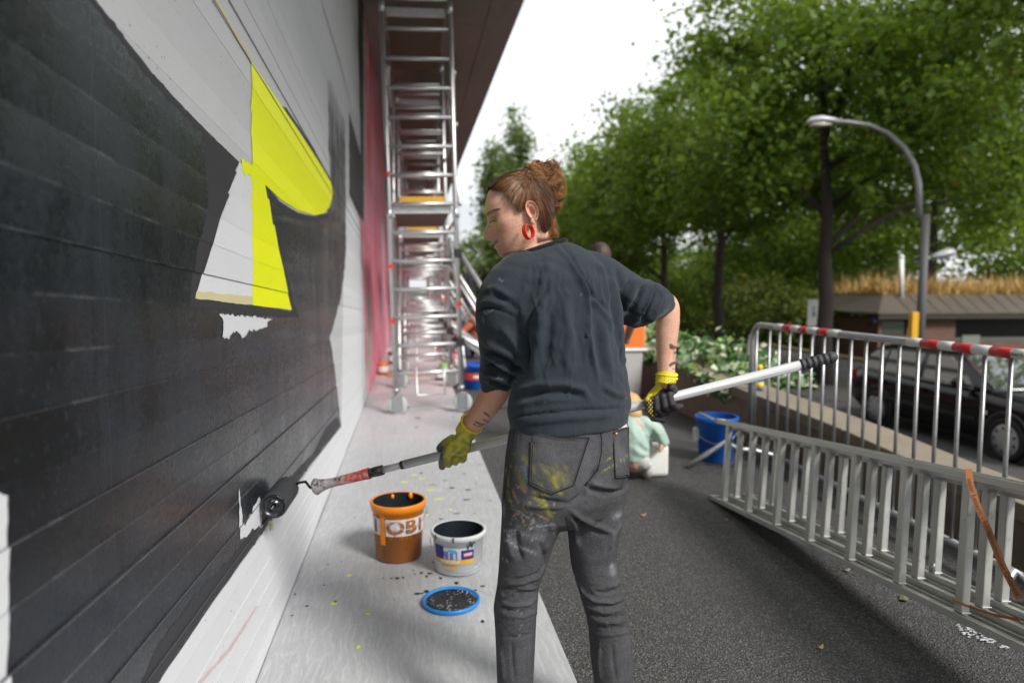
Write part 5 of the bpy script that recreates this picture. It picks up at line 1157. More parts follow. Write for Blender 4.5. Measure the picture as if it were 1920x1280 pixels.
T_F0 = [(.127, .000), (.122, .036), (.115, .058), (.102, .078), (.0897, .0885), (.0655, .1000), (.0445, .1030), (.0325, .1015), (.019, .0990), (0, .0985), (-.02, .0980), (-.035, .0980), (-.05, .0970), (-.063, .0955), (-.0763, .0920), (-.083, .086), (-.088, .074), (-.092, .050)]
T_FB = [(.127, -.012), (.122, -.030), (.115, -.044), (.1, -.058), (.08, -.068), (.04, -.074), (0, -.067), (-.03, -.052), (-.05, -.038), (-.092, -.020)]
T_W = [(.127, .012), (.122, .032), (.115, .045), (.1, .060), (.08, .069), (.05, .0740), (.02, .0735), (0, .0715), (-.02, .067), (-.04, .0595), (-.06, .0500), (-.075, .0405), (-.085, .031), (-.092, .018)]
T_WS = [(.127, .05), (.05, .045), (.035, .026), (.019, .012), (0, .0110), (-.0212, .0135), (-.031, .017), (-.036, .022), (-.055, .023), (-.064, .019), (-.092, .024)]
def head_pt(u, t, off=0.0):
    ff, f0, fb, w, ws = (itp(u, T) for T in (T_FF, T_F0, T_FB, T_W, T_WS))
    fc, a = (f0 + fb) / 2, (f0 - fb) / 2; ct, st = np.cos(t), np.sin(t); e = 2.25
    f = fc + (a + off) * np.sign(ct) * np.abs(ct) ** (2 / e); s = (w + off) * np.sign(st) * np.abs(st) ** (2 / e)
    g = lambda uc, sc, su, ss: np.exp(-((u - uc) / su) ** 2 - ((np.abs(s) - sc) / ss) ** 2)
    d = (ff - f0) * np.exp(-(s / ws) ** 2) - 0.0085 * g(.019, .031, .0095, .014) + 0.0055 * g(.0125, .033, .0075, .010) + 0.0050 * g(-.0225, .0140, .0060, .0060) - 0.003 * g(-.0300, .0165, .004, .006)
    d += 0.0035 * g(.034, .034, .006, .018) + 0.0040 * g(-.008, .044, .014, .016) - 0.0030 * np.exp(-((u + .0445 - 0.10 * np.abs(s)) / .0022) ** 2) * (np.abs(s) < .026) - 0.002 * g(-.036, .032, .012, .005)
    d *= (ct > 0); f = f + d
    s = s + np.sign(s) * (0.0035 * np.exp(-((u + .002) / .016) ** 2 - ((f - .070) / .018) ** 2) - 0.002 * np.exp(-((u - .028) / .02) ** 2 - ((f - .065) / .012) ** 2) + 0.003 * np.exp(-((u + .055) / .014) ** 2 - ((f - .02) / .025) ** 2))
    return f, u, s
NU, NT_ = 170, 144
uu_ = np.concatenate([np.linspace(.127, .1, 16)[:-1], np.linspace(.1, -.092, NU - 15)]); tt_ = np.linspace(0, 2 * np.pi, NT_, endpoint=False)
Ug, Tg = np.meshgrid(uu_, tt_, indexing='ij'); fG, uG, sG = head_pt(Ug, Tg)
hv = np.array(HO) + fG[..., None] * np.array(Fw) + uG[..., None] * np.array(Uw) + sG[..., None] * np.array(Sw)
body = MB(); nr = len(uu_)
body.add(hv.reshape(-1, 3).tolist(), [(i*NT_+k, i*NT_+(k+1) % NT_, (i+1)*NT_+(k+1) % NT_, (i+1)*NT_+k) for i in range(nr-1) for k in range(NT_)] + [tuple(range(NT_)), tuple((nr-1)*NT_+k for k in reversed(range(NT_)))], 0, True)
n_head = len(body.v)
# neck
NK = [HL(-.010, -.005, 0), HL(-.002, -.040, 0), pv(998, 462, 1.835), pv(1012, 490, 1.83), pv(1030, 540, 1.82)]
body.tube([NK[0], NK[0].lerp(NK[1], .5), NK[1], NK[1].lerp(NK[2], .5), NK[2], NK[3], NK[4]], [.044, .049, .051, .052, .055, .066, .085], 32)
# ear (her left one, towards the camera): dished shape with a raised helix
def ear():
    vs_ = []; nrr, na = 9, 36; c = np.array(fu(991.5, 409)); tl_ = math.radians(-8)
    for i in range(nrr + 1):
        r = i / nrr
        for k in range(na):
            a = 2 * math.pi * k / na; ru = 0.0285 * (1.0 + 0.10 * math.sin(a)); rf = 0.0155 * (1 + 0.22 * math.sin(a)) * (1 - 0.12 * math.cos(a))
            f_ = rf * math.cos(a) * r; u_ = ru * math.sin(a) * r
            f2 = f_ * math.cos(tl_) - u_ * math.sin(tl_); u2 = f_ * math.sin(tl_) + u_ * math.cos(tl_)
            hel = 0.0075 * math.exp(-((r - .86) / .11) ** 2) * (1 if u_ > -0.017 else .5); anti = 0.005 * math.exp(-((r - .52) / .13) ** 2) * (0.35 + 0.65 * (math.cos(a) < 0.3)); con = -0.005 * math.exp(-(r / .33) ** 2)
            back = 0.009 * (1 - (f_ / rf if rf else 0) * 0) * (0.5 - 0.5 * math.cos(a)) * r
            s_ = 0.0735 + 0.005 + hel + anti + con + back - (0.012 if r > 0.985 else 0)
            vs_.append(HL(c[0] + f2, c[1] + u2, s_))
    body.add(vs_, [(i*na+k, i*na+(k+1) % na, (i+1)*na+(k+1) % na, (i+1)*na+k) for i in range(nrr) for k in range(na)], 0, True)
    body.ball(HL(c[0] + .003, c[1] - .0235, .079), (.007, .006, .008), 12, 8)
    body.ball(HL(c[0] + .011, c[1] - .004, .0785), (.0035, .0045, .006), 10, 8)
ear()
n_ear = len(body.v)
# arms and trunk (trunk under the clothes)
limbpx(body, [(945, 700, 1.87, .041), (930, 730, 1.905, .041), (915, 756, 1.945, .0385), (898, 780, 1.99, .033), (881, 800, 2.03, .0285), (872, 813, 2.06, .029)], 84, 26)
limbpx(body, [(1225, 566, 2.05, .042), (1250, 572, 2.08, .0345), (1252, 600, 2.08, .0360), (1250, 630, 2.075, .0335), (1249, 665, 2.07, .0285), (1249.5, 692, 2.06, .0258), (1250, 714, 2.05, .027)], 84, 26)
limbpx(body, [(1025, 540, 1.82, .085), (1060, 640, 1.82, .095), (1068, 800, 1.82, .098), (1000, 960, 1.80, .045), (970, 1130, 1.80, .036), (966, 1385, 1.80, .032)], 16)
limbpx(body, [(1068, 800, 1.84, .09), (1112, 960, 1.87, .045), (1128, 1130, 1.87, .034), (1156, 1370, 1.87, .030)], 16)
me = body.mesh('person'); body.fix(me)
co = get_co(me); px = to_px(co); n = len(co); col = np.tile(np.array([0.70, 0.42, 0.30]), (n, 1)); hd = np.arange(n) < n_head
def tint(mask, c, k): col[:] = col * (1 - (mask * k)[:, None]) + np.array(c) * (mask * k)[:, None]
loc = co - np.array(HO); lf, lu, ls = loc @ np.array(Fw), loc @ np.array(Uw), loc @ np.array(Sw)
gs = lambda fc, uc, r: np.exp(-((lf - fc) ** 2 + (lu - uc) ** 2) / r ** 2) * (np.arange(n) < n_ear)
tint(gs(.085, -.018, .026), (0.50, 0.20, 0.135), 0.6); tint(gs(.118, -.020, .016), (0.47, 0.17, 0.12), 0.6); tint(gs(.0, .004, .028) * (np.arange(n) >= n_head), (0.52, 0.22, 0.15), 0.6); tint(gs(.08, -.065, .03), (0.42, 0.21, 0.14), 0.5)
lip = np.exp(-((lu + .0445 - 0.10 * np.abs(ls)) / .0055) ** 2) * sstep(.030 - np.abs(ls), 0, .006) * (lf > .07) * hd; tint(lip, (0.36, 0.115, 0.095), 0.85)
tint(np.exp(-((lu + .0447 - 0.10 * np.abs(ls)) / .0014) ** 2) * (np.abs(ls) < .028) * (lf > .07) * hd, (0.10, 0.03, 0.025), 0.85)
eye_ = np.exp(-((lu - .0125) / .0042) ** 2 - ((lf - .0905) / .0085) ** 2) * hd * (ls > 0); tint(eye_, (0.055, 0.038, 0.034), 0.95)
tint(np.exp(-((lu - .0205) / .003) ** 2 - ((lf - .091) / .012) ** 2) * hd, (0.33, 0.15, 0.10), 0.6)
brow_ = np.exp(-((lu - .0325 - 0.06 * (lf - .09)) / .0035) ** 2) * sstep(lf, .066, .080) * hd; tint(brow_, (0.13, 0.062, 0.035), 0.75)
yel = (0.52, 0.42, 0.03)
tint(np.exp(-((lf - .0865) / .0055) ** 2 - ((lu + .006) / .012) ** 2) * hd * (ls > 0), yel, 0.75); tint(np.exp(-((lf - .104) / .007) ** 2 - ((lu - .055) / .024) ** 2) * hd, yel, 0.6); tint(np.exp(-((lf - .094) / .004) ** 2 - ((lu - .022) / .004) ** 2) * hd * (ls > 0), yel, 0.6)
arm = ~(np.arange(n) < n_ear); la = arm & (px[:, 0] < 1000); ra = arm & (px[:, 0] > 1200)
tint(la * 1.0, (0.50, 0.235, 0.135), 0.75); tint(ra * 1.0, (0.58, 0.345, 0.245), 0.7)
fz = facing(me) > 0
for zf, ox, oy, wd, pts in ((8, 800, 740, 16, [(870, 270), (935, 315)]), (8, 800, 740, 12, [(855, 370), (890, 395), (960, 410)]), (8, 800, 740, 13, [(735, 405), (800, 435), (850, 440)]), (8, 800, 740, 12, [(705, 435), (735, 455)]), (8, 800, 740, 12, [(765, 470), (815, 470), (860, 435)]), (8, 800, 740, 6, [(575, 515), (675, 548)]), (8, 800, 740, 9, [(540, 555), (640, 590)]), (8, 800, 740, 14, [(1035, 330), (1080, 295)]),
                     (4.925, 1180, 540, 17, [(385, 530), (405, 548)]), (4.925, 1180, 540, 15, [(385, 550), (425, 548)]), (4.925, 1180, 540, 9, [(420, 600), (438, 585)]), (4.925, 1180, 540, 14, [(378, 712), (400, 695), (415, 690)]), (4.925, 1180, 540, 4, [(400, 748), (422, 745)]), (4.925, 1180, 540, 9, [(410, 560), (410, 660)])):
    d, t_ = seg_dist(px, [(x / zf + ox, y / zf + oy) for x, y in pts]); tint((sstep(wd / zf * 1.25 - d, 0, wd / zf * 0.5) * arm * fz), (0.022, 0.021, 0.022), 0.92 if not (pts[0] == (410, 560)) else 0.35)
add_color(me, col)
sk = NT('skin'); a_ = sk.attr('Col'); P = sk.obj(); fr_ = sk.noise(190, 5, 0.75, P)
c = sk.mix(sk.ramp(fr_, 0.46, 0.66, 0, 0.55), a_.outputs['Color'], sk.mix(0.7, a_.outputs['Color'], (0.30, 0.12, 0.07))); c = sk.mix(sk.ramp(sk.noise(22, 4, 0.6, P), 0.42, 0.65, 0, 0.25), c, (0.50, 0.20, 0.14))
sk.set(col=c, rough=0.46, spec=0.42, sss=0.12); sk.b.inputs['Subsurface Radius'].default_value = (0.010, 0.004, 0.002); sk.b.inputs['Subsurface Scale'].default_value = 0.5; sk.bump(sk.noise(900, 2, 0.6, P), 0.10, 0.001); me.materials.append(sk.m)
woman = link('person', me); tag(woman, 'woman in dark sweatshirt and paint-smeared grey jeans painting the wall with a long roller', 'person')
# eyelashes and brow as fine hairs
lash = MB(); rs = random.Random(6)
for k in range(26):
    t_ = k / 25; f_ = .083 + .0165 * t_; u_ = .0098 + .0035 * math.sin(t_ * 3.0); 
    s_ = .036 - .014 * t_; q = HL(f_, u_, s_ + .0105); lash.tube([q, q + Fw * .003 + Sw * .002 - Uw * .003, q + Fw * .006 + Sw * .002 - Uw * .0035], [.0006, .0005, .0002], 4)
for k in range(70):
    t_ = rs.random(); f_ = .070 + .032 * t_; u_ = .0315 + .0045 * math.sin(min(1, t_ * 1.2) * 2.2) + rs.uniform(-.0018, .0018); ff_, _, ss_ = head_pt(np.array([u_]), np.array([math.acos(max(-1, min(1, (f_ - .014) / .088)))])); q = HL(float(ff_[0]), u_, abs(float(ss_[0])) + .0006); lash.tube([q, q - Fw * .006 + Uw * .001 + Sw * .0012], [.0005, .0002], 4)
tag(lash.build('eyebrow_and_lashes', mat('brow_hair', (0.035, 0.018, 0.012), 0.5), woman, recalc=False), kind='stuff')

# ---------------- hair
HAIRPX = [(912, 360), (922, 366), (936.7, 369), (945, 380), (953, 392), (961, 400), (967.6, 408), (974, 402), (983, 393), (992, 386), (1003, 397), (1008, 415), (1016, 447), (1060, 455), (1090, 300), (990, 270), (900, 290)]
CAPPX = [(x + (985 - x) * .13, y + (338 - y) * .13) if i < 9 else (x, y) for i, (x, y) in enumerate(HAIRPX)]
pxl = np.stack(upx(fG, uG), -1).reshape(-1, 2); mask = in_poly(pxl, CAPPX).reshape(fG.shape)
f2, u2, s2 = head_pt(Ug, Tg, 0.0075); grad = np.zeros_like(f2)
lum = 0.5 + 0.5 * np.sin(Tg * 60 + 6 * np.sin(Ug * 60)); offv = 0.0012 * lum
hv2 = np.array(HO) + (f2 + offv)[..., None] * np.array(Fw) + (uG + 0.004 * sstep(uG, .09, .127))[..., None] * np.array(Uw) + s2[..., None] * np.array(Sw)
cap = MB(); cap.add(hv2.reshape(-1, 3).tolist(), [(i*NT_+k, i*NT_+(k+1) % NT_, (i+1)*NT_+(k+1) % NT_, (i+1)*NT_+k) for i in range(nr-1) for k in range(NT_) if mask[i, k] and mask[i+1, k] and mask[i, (k+1) % NT_]] + [tuple(range(NT_))], 0, True)
hm = NT('hair'); a_ = hm.attr('Col'); hm.set(col=a_.outputs['Color'], rough=0.42, spec=0.45); HAIR = hm.m
def hair_obj(mb, name, cols, par):
    me = mb.mesh(name); add_color(me, np.array(cols)); me.materials.append(HAIR); return link(name, me, par)
DK, MD, GD = np.array([0.048, 0.022, 0.012]), np.array([0.215, 0.084, 0.030]), np.array([0.52, 0.24, 0.075])
hair = hair_obj(cap, 'hair', np.tile(DK * 0.9, (len(cap.v), 1)), woman)
G = np.array(fu(988, 334)); st_ = MB(); sc = []; rs = random.Random(9)
def surf_s(f, u, off=0.009):
    f0, fb, w = itp(u, T_F0), itp(u, T_FB), itp(u, T_W); fc, a = (f0 + fb) / 2, (f0 - fb) / 2
    return (w + off) * max(0.0, 1 - min(1, abs((f - fc) / (a + off))) ** 2.25) ** (1 / 2.25)
poly_fu = [fu(*p) for p in HAIRPX]
hl = HAIRPX[:13]; cnt = 0
for k in range(5200):
    if rs.random() < 0.62:
        i = rs.randrange(len(hl) - 1); u = rs.random(); sp_ = (hl[i][0] + (hl[i+1][0] - hl[i][0]) * u + rs.uniform(-3, 7), hl[i][1] + (hl[i+1][1] - hl[i][1]) * u + rs.uniform(-8, 3.5))
    else:
        sp_ = (rs.uniform(915, 1035), rs.uniform(318, 440))
        if not in_poly(np.array([sp_]), HAIRPX)[0]: continue
    f, u = fu(*sp_)
    if u > .124 or f > float(itp(u, T_F0)) - .001 or f < float(itp(u, T_FB)): continue
    sg = 1 if rs.random() < 0.72 else -1; path = []; g2 = G + np.array([rs.uniform(-.012, .010), rs.uniform(-.012, .008)]); N_ = 11; lift = rs.uniform(0.0, .0045); bow = rs.uniform(-.006, .006)
    for j in range(N_):
        t_ = j / (N_ - 1); a = np.array([f, u]) * (1 - t_) + g2 * t_; nrm_ = np.array([-(g2 - (f, u))[1], (g2 - (f, u))[0]]); a = a + nrm_ * bow * 8 * t_ * (1 - t_)
        ss = surf_s(a[0], min(a[1], .1265), .0078 + lift * math.sin(math.pi * min(1, t_ + .1)))
        path.append(HL(a[0], min(a[1], 0.139), sg * ss * (1 - 0.75 * t_ ** 4)) + Uw * (0.004 * t_))
    r0 = rs.uniform(.00035, .00080); o = len(st_.v); st_.tube(path, [r0 * (0.3 if j == 0 else .75 if j == 1 else 1) for j in range(N_)], 3, caps=False)
    top_ = max(0, min(1, (u - .06) / .06)); lk_ = random.Random(int(math.atan2(sp_[1] - 334, sp_[0] - 988) * 26) * 7 + sg); hv_ = 0.65 * lk_.random() + 0.35 * rs.random(); base_c = DK + (MD - DK) * hv_ ** 1.8; base_c = base_c + (GD - base_c) * (0.30 * rs.random() ** 3 + 0.5 * top_ * rs.random())
    if 935 < sp_[0] < 965 and 372 < sp_[1] < 402 and rs.random() < 0.35: base_c = base_c + (np.array([0.55, 0.40, 0.28]) - base_c) * 0.55
    sc += [base_c * rs.uniform(.8, 1.2)] * (len(st_.v) - o)
tag(hair_obj(st_, 'combed_strands', sc, hair), kind='stuff')
# loosely tied bun
bn = MB(); cB = pv(1017, 343, 1.85); 
bn.ball(cB, (.038, .034, .047)); bn.ball(pv(1031, 375, 1.85), (.022, .027, .032)); bn.ball(pv(1028, 394, 1.85), (.015, .02, .022)); bn.ball(pv(1000, 330, 1.85), (.022, .026, .018))
bme = remesh(bn, 0.005, 4); add_color(bme, np.tile(DK, (len(bme.vertices), 1))); bme.materials.append(HAIR); bun = link('bun', bme, hair)
cu = MB(); cc = []; X, Y, Zd = RGT, UPV, -FWD
def curl(p0, pts, r, amp, freq, ph, colr, tipc):
    P = [p0] + pts; out = []; m_ = 16
    L = len(P) - 1
    for j in range(m_ + 1):
        t_ = j / m_ * L; i = min(int(t_), L - 1); v = t_ - i; q0, q1, q2, q3 = P[max(i-1, 0)], P[i], P[i+1], P[min(i+2, L)]
        q = 0.5 * ((2 * q1) + (q2 - q0) * v + (2*q0 - 5*q1 + 4*q2 - q3) * v*v + (3*q1 - q0 - 3*q2 + q3) * v**3); k = j / m_; w_ = amp * min(1, k * 2.5)
        out.append(q + X * w_ * math.sin(freq * k + ph) + Zd * w_ * math.cos(freq * k + ph) * .7 + Y * w_ * .5 * math.sin(freq * 1.3 * k + ph * 2))
    o = len(cu.v); cu.tube(out, [r * (1 - 0.6 * (j / m_)) for j in range(m_ + 1)], 3, caps=False)
    for j in range(m_ + 1): cc.extend([colr + (tipc - colr) * (j / m_)] * 3)
BAX = [(cB, (.0450, .0390, .0545)), (pv(1032, 376, 1.85), (.0250, .030, .036)), (pv(1003, 328, 1.84), (.026, .030, .024))]
for k in range(330):
    cen, rad = BAX[0] if rs.random() < .68 else BAX[1 if rs.random() < .7 else 2]
    th_, ph_ = math.acos(rs.uniform(-.95, .95)), rs.uniform(0, 2 * math.pi); sp_ = rs.uniform(.7, 1.9); dr = rs.choice((-1, 1)); tw_ = rs.uniform(-1.2, 1.2); Rk = rs.uniform(.80, 1.12) + (.18 * rs.random() if rs.random() < .25 else 0); pts = []; flare = rs.uniform(0, .42) if rs.random() < .5 else 0
    for j in range(6):
        t_ = j / 5 - .5; a = ph_ + dr * sp_ * t_; b = th_ + tw_ * t_; rr_ = Rk + flare * max(0, t_) ** 2 * 4 - .12 * (j == 0)
        pts.append(cen + X * (rad[0] * rr_ * math.sin(b) * math.cos(a)) + Zd * (rad[1] * rr_ * math.sin(b) * math.sin(a)) + Y * (rad[2] * rr_ * math.cos(b)))
    out_ = (pts[3] - cen).dot(Y) / rad[2]; b_ = (DK * rs.uniform(1, 2.0)) if rs.random() < .30 else MD + (GD - MD) * min(1, max(0, rs.random() ** 1.2 * (.75 + .4 * out_)))
    am_, fq_, ph2 = rs.uniform(.002, .007), rs.uniform(3, 9), rs.uniform(0, 6.28); wlk = rs.uniform(.0012, .0034)
    for q_ in range(11):
        dv = Vector((rs.gauss(0, 1), rs.gauss(0, 1), rs.gauss(0, 1))) * wlk; P_ = [p + dv * (1 - .5 * (j == 0)) + Vector((rs.gauss(0, 1), rs.gauss(0, 1), rs.gauss(0, 1))) * .0008 * j * .5 for j, p in enumerate(pts)]; v_ = rs.uniform(.75, 1.25)
        curl(P_[0], P_[1:], rs.uniform(.0004, .0010), am_, fq_, ph2 + rs.uniform(-.3, .3), b_ * .75 * v_, (b_ + (GD - b_) * .35 * rs.random()) * v_)
for k in range(600):          # strands drawn from the tie into the bun
    g0 = pv(986 + rs.uniform(-4, 6), 336 + rs.uniform(-10, 12), 1.80 + rs.uniform(-.01, .06)); ex = rs.uniform(-1, 1); dpt = rs.uniform(-.045, .03)
    pts = [pv(996 + 3 * ex, 322 + 8 * ex, 1.835 + dpt), pv(1008 + 6 * ex, 322 + 16 * ex, 1.835 + dpt), pv(1022 + 6 * ex, 340 + 22 * ex, 1.84 + dpt), pv(1028 + 6 * ex, 366 + 20 * ex, 1.845 + dpt * .8)]
    b_ = MD + (GD - MD) * rs.random() ** 1.3; curl(g0, pts, rs.uniform(.0004, .0009), rs.uniform(.0015, .0055), rs.uniform(4, 11), rs.uniform(0, 6.28), b_ * .7, b_)
for k in range(520):          # hair of the nape hanging loose, a few fly-aways
    x0 = rs.uniform(1002, 1038); g0 = pv(x0, 398 + rs.uniform(-10, 12), 1.82 + rs.uniform(-.03, .05)); e = rs.uniform(-1, 1)
    pts = [pv(x0 + 3 + 4 * e, 418 + 4 * e, 1.82 + rs.uniform(-.03, .05)), pv(x0 + 4 + 9 * e, 434 + 4 * e, 1.82 + rs.uniform(-.03, .05)), pv(x0 - 1 + 14 * e, 442 + 5 * rs.random(), 1.82 + rs.uniform(-.03, .05))]
    b_ = MD + (GD - MD) * rs.random(); curl(g0, pts, rs.uniform(.0003, .0007), rs.uniform(.001, .006), rs.uniform(5, 13), rs.uniform(0, 6.28), b_ * .8, b_)
for k in range(130):
    a = rs.uniform(-1.4, 1.2); g0 = pv(1022 + 18 * math.cos(a), 348 - 34 * math.sin(a), 1.85); e = rs.uniform(4, 15); pts = [pv(1022 + (24 + e) * math.cos(a), 350 - (38 + e * .7) * math.sin(a), 1.85), pv(1024 + (26 + e) * math.cos(a - .3), 352 - (38 + e) * math.sin(a - .35), 1.85)]
    curl(g0, pts, .00035, .002, 6, rs.uniform(0, 6), GD * .8, GD)
tag(hair_obj(cu, 'curls', cc, bun), kind='stuff')

# ---------------- earring
er = MB(); ce = HL(*fu(985.5, 444.5), .083); n_ = 30; pts = []
for i in range(n_): a = math.radians(100 + 310 * i / (n_ - 1)); pts.append(ce + Uw * (.0195 * math.sin(a)) + (Fw * .0115 + Sw * .006) * (-math.cos(a)))
vs_ = []; wv = (Sw * .55 - Fw * .60).normalized() * .0055
for p in pts:
    o = (p - ce).normalized(); vs_ += [p - wv + o * .0014, p + wv + o * .0014, p + wv - o * .0014, p - wv - o * .0014]
er.add(vs_, [(4*i+j, 4*i+(j+1) % 4, 4*i+4+(j+1) % 4, 4*i+4+j) for i in range(n_-1) for j in range(4)] + [(0, 1, 2, 3), (4*n_-1, 4*n_-2, 4*n_-3, 4*n_-4)])
em = NT('red_acrylic'); em.set(col=(0.80, 0.045, 0.012), rough=0.15, spec=0.6, trans=0.25, sss=0.2); earr = er.build('earring', em.m, woman)

# ---------------- sweatshirt
sw = MB(); TR = [(466, 970, 1060, 1.825, .046, 30), (470, 962, 1072, 1.825, .058, 29), (476, 954, 1092, 1.825, .068, 25), (485, 946, 1116, 1.825, .080, 18), (500, 938, 1140, 1.825, .094, 9), (525, 930, 1157, 1.825, .110, 0), (560, 934, 1162, 1.825, .116, 0), (600, 948, 1165, 1.825, .120, 0), (640, 960, 1167, 1.825, .122, 0), (680, 968, 1172, 1.825, .121, 0), (715, 964, 1179, 1.825, .121, 0), (745, 956, 1183, 1.825, .124, 0), (763, 952, 1184, 1.825, .128, 4), (770, 953, 1183, 1.825, .125, 5), (776, 955, 1180, 1.825, .120, 6), (792, 957.5, 1179, 1.825, .120, 8), (800, 959, 1178, 1.825, .116, 9)]
def tilted(py, l, r, h, b, tl):
    R = ringpx(py, l, r, h, b); c = R[0].lerp(R[20], .5); ax = (c - C).dot(FWD); k = tl / (r - l); return [p + Vector((0, 0, k * (p - c).dot(RGT))) for p in R]
rg = [tilted(*r) for r in TR]
sw.loft(rg)
limbpx(sw, [(985, 515, 1.79, .068), (960, 540, 1.765, .072), (944, 570, 1.76, .0705), (939, 606, 1.775, .0660), (943, 645, 1.815, .0640), (943, 676, 1.85, .0620), (937, 695, 1.875, .0585), (931, 708, 1.89, .0500), (928, 718, 1.90, .0440)], 26)
sw.tube([pv(935, 699, 1.88), pv(929.5, 717, 1.90)], [.0555, .0445], 26)
limbpx(sw, [(1095, 515, 1.86, .070), (1128, 530, 1.885, .074), (1160, 548, 1.93, .0690), (1188, 565, 1.985, .0730), (1212, 565, 2.02, .0640), (1230, 566, 2.05, .0520), (1243, 569, 2.07, .0410)], 26)
sme = remesh(sw, 0.0048, 5, 0.5)
Z1 = (3.2825, 880, 430)
sculpt(sme, amp([(.010, 30, [(500, 200), (470, 300), (450, 420), (380, 560)]), (-.013, 16, [(490, 290), (455, 400), (372, 540), (340, 620), (345, 720), (372, 850)]), (.006, 26, [(360, 330), (310, 430), (330, 560)]),
    (.0075, 12, [(520, 80), (600, 160), (650, 250), (715, 370), (735, 500), (735, 640), (760, 800), (800, 950)]), (-.006, 12, [(550, 90), (630, 180), (690, 280), (745, 400), (770, 520)]), (.006, 14, [(640, 250), (730, 400), (800, 480), (860, 560), (880, 640)]), (-.005, 12, [(700, 330), (780, 430), (850, 500)]),
    (.007, 15, [(860, 230), (900, 400), (930, 560), (955, 720), (985, 900)]), (-.006, 12, [(830, 250), (870, 400), (900, 560), (930, 720), (960, 880)]), (.006, 14, [(790, 200), (840, 320), (870, 450)]), (-.004, 10, [(905, 230), (940, 380), (945, 520)]),
    (.007, 26, [(450, 480), (430, 650), (400, 840), (390, 920)]), (-.006, 22, [(500, 480), (490, 650), (470, 850)]), (.0055, 24, [(600, 360), (590, 520), (630, 640), (600, 800), (640, 900)]), (-.005, 22, [(660, 420), (655, 600), (690, 780), (680, 900)]), (.005, 22, [(820, 560), (840, 720), (870, 880)]), (-.005, 20, [(780, 560), (800, 760), (840, 920)]),
    (.008, 18, [(285, 1000), (420, 955), (580, 950), (700, 985), (745, 1050)]), (-.007, 16, [(280, 1050), (450, 1000), (620, 1000), (710, 1040)]), (.005, 14, [(300, 1085), (480, 1045), (640, 1050)]), (.006, 16, [(820, 960), (900, 1010), (975, 1030)]), (-.004, 12, [(820, 1000), (900, 1050), (975, 1065)]),
    (-.0075, 7, [(248, 1165), (330, 1145), (600, 1115), (800, 1105), (985, 1092)]), (.0035, 18, [(255, 1195), (600, 1160), (985, 1135)]),
    (-.0045, 6, [(48, 512), (90, 485), (150, 485), (230, 515), (290, 545)]), (.004, 12, [(60, 470), (120, 440), (230, 470)]), (.006, 16, [(100, 380), (160, 360), (260, 420)]), (-.004, 14, [(150, 400), (230, 440), (300, 500)]),
    (.008, 14, [(85, 690), (180, 730), (290, 800), (340, 850)]), (-.009, 12, [(95, 745), (190, 790), (280, 840), (335, 880)]), (.010, 14, [(65, 800), (150, 800), (240, 850), (320, 890)]), (-.011, 11, [(100, 835), (190, 860), (290, 905)]), (.011, 14, [(65, 870), (150, 885), (230, 915), (300, 935)]), (-.008, 9, [(85, 910), (170, 930), (260, 955)]), (.006, 10, [(110, 930), (180, 965), (250, 985)]), (-.008, 14, [(300, 620), (330, 700), (350, 800)]), (.007, 18, [(200, 600), (260, 690), (320, 780)]),
    (.014, 16, [(1040, 300), (1000, 380), (955, 455), (945, 510)]), (-.013, 13, [(1075, 330), (1045, 400), (1000, 470), (960, 530)]), (.014, 16, [(1105, 315), (1090, 400), (1050, 500), (1010, 570)]), (-.013, 12, [(1140, 335), (1125, 420), (1090, 500), (1050, 570)]), (.012, 14, [(1170, 345), (1165, 430), (1130, 520), (1080, 580)]), (-.010, 10, [(1195, 360), (1190, 440), (1150, 530)]), (-.010, 12, [(990, 310), (950, 400), (935, 480)]), (-.006, 8, [(945, 500), (1010, 520), (1090, 515)]), (.005, 12, [(960, 560), (1020, 590), (1090, 575)])], 1.45, 1.15), *Z1)
rs = random.Random(31); sculpt(sme, [(rs.choice((-1, 1)) * rs.uniform(.0015, .004), rs.uniform(5, 11), [(x, y), (x + rs.uniform(-25, 25), y + rs.uniform(50, 130)), (x + rs.uniform(-40, 40), y + rs.uniform(130, 220))]) for x, y in [(rs.uniform(380, 960), rs.uniform(120, 850)) for _ in range(46)]] + [(sg_ * .007, 9, [(x0_, y0_), (x0_ - 30, y0_ + 90), (x0_ - 75, y0_ + 190)]) for x0_, y0_, sg_ in ((1030, 310, 1), (1062, 325, -1), (1098, 318, 1), (1130, 340, -1), (1165, 350, 1))] + [(sg_ * .007, 9, [(70, y0_), (170, y0_ + 22), (310, y0_ + 70)]) for y0_, sg_ in ((770, 1), (800, -1), (830, 1), (865, -1), (895, 1))], *Z1)
co = get_co(sme); no = get_no(sme); px = to_px(co)
nz = 0.0014 * (np.sin(co[:, 0] * 61 + 3 * np.sin(co[:, 2] * 37)) * np.sin(co[:, 2] * 53 + 2 * np.sin(co[:, 1] * 41))); set_co(sme, co + no * nz[:, None])
scol = np.tile(np.array([0.025, 0.0335, 0.042]), (len(co), 1)); fz = facing(sme) > 0
for wd, k_, pts in ((5, .55, [(180, 305), (205, 320)]), (5, .5, [(85, 500), (100, 520), (140, 500)]), (4, .6, [(80, 535), (88, 580)]), (3, .5, [(685, 397), (687, 400)]), (4, .5, [(180, 905), (250, 920)]), (4, .5, [(240, 905), (290, 935)]), (3, .4, [(170, 915), (230, 910)]), (4, .4, [(100, 800), (150, 815)]), (3, .4, [(455, 1060), (470, 1068)])):
    d, t_ = seg_dist(px, [(x / Z1[0] + Z1[1], y / Z1[0] + Z1[2]) for x, y in pts]); mk = sstep(wd / Z1[0] * 1.6 - d, 0, 1.2) * fz * k_; scol = scol * (1 - mk[:, None]) + np.array([0.26, 0.30, 0.30]) * mk[:, None]
add_color(sme, scol)
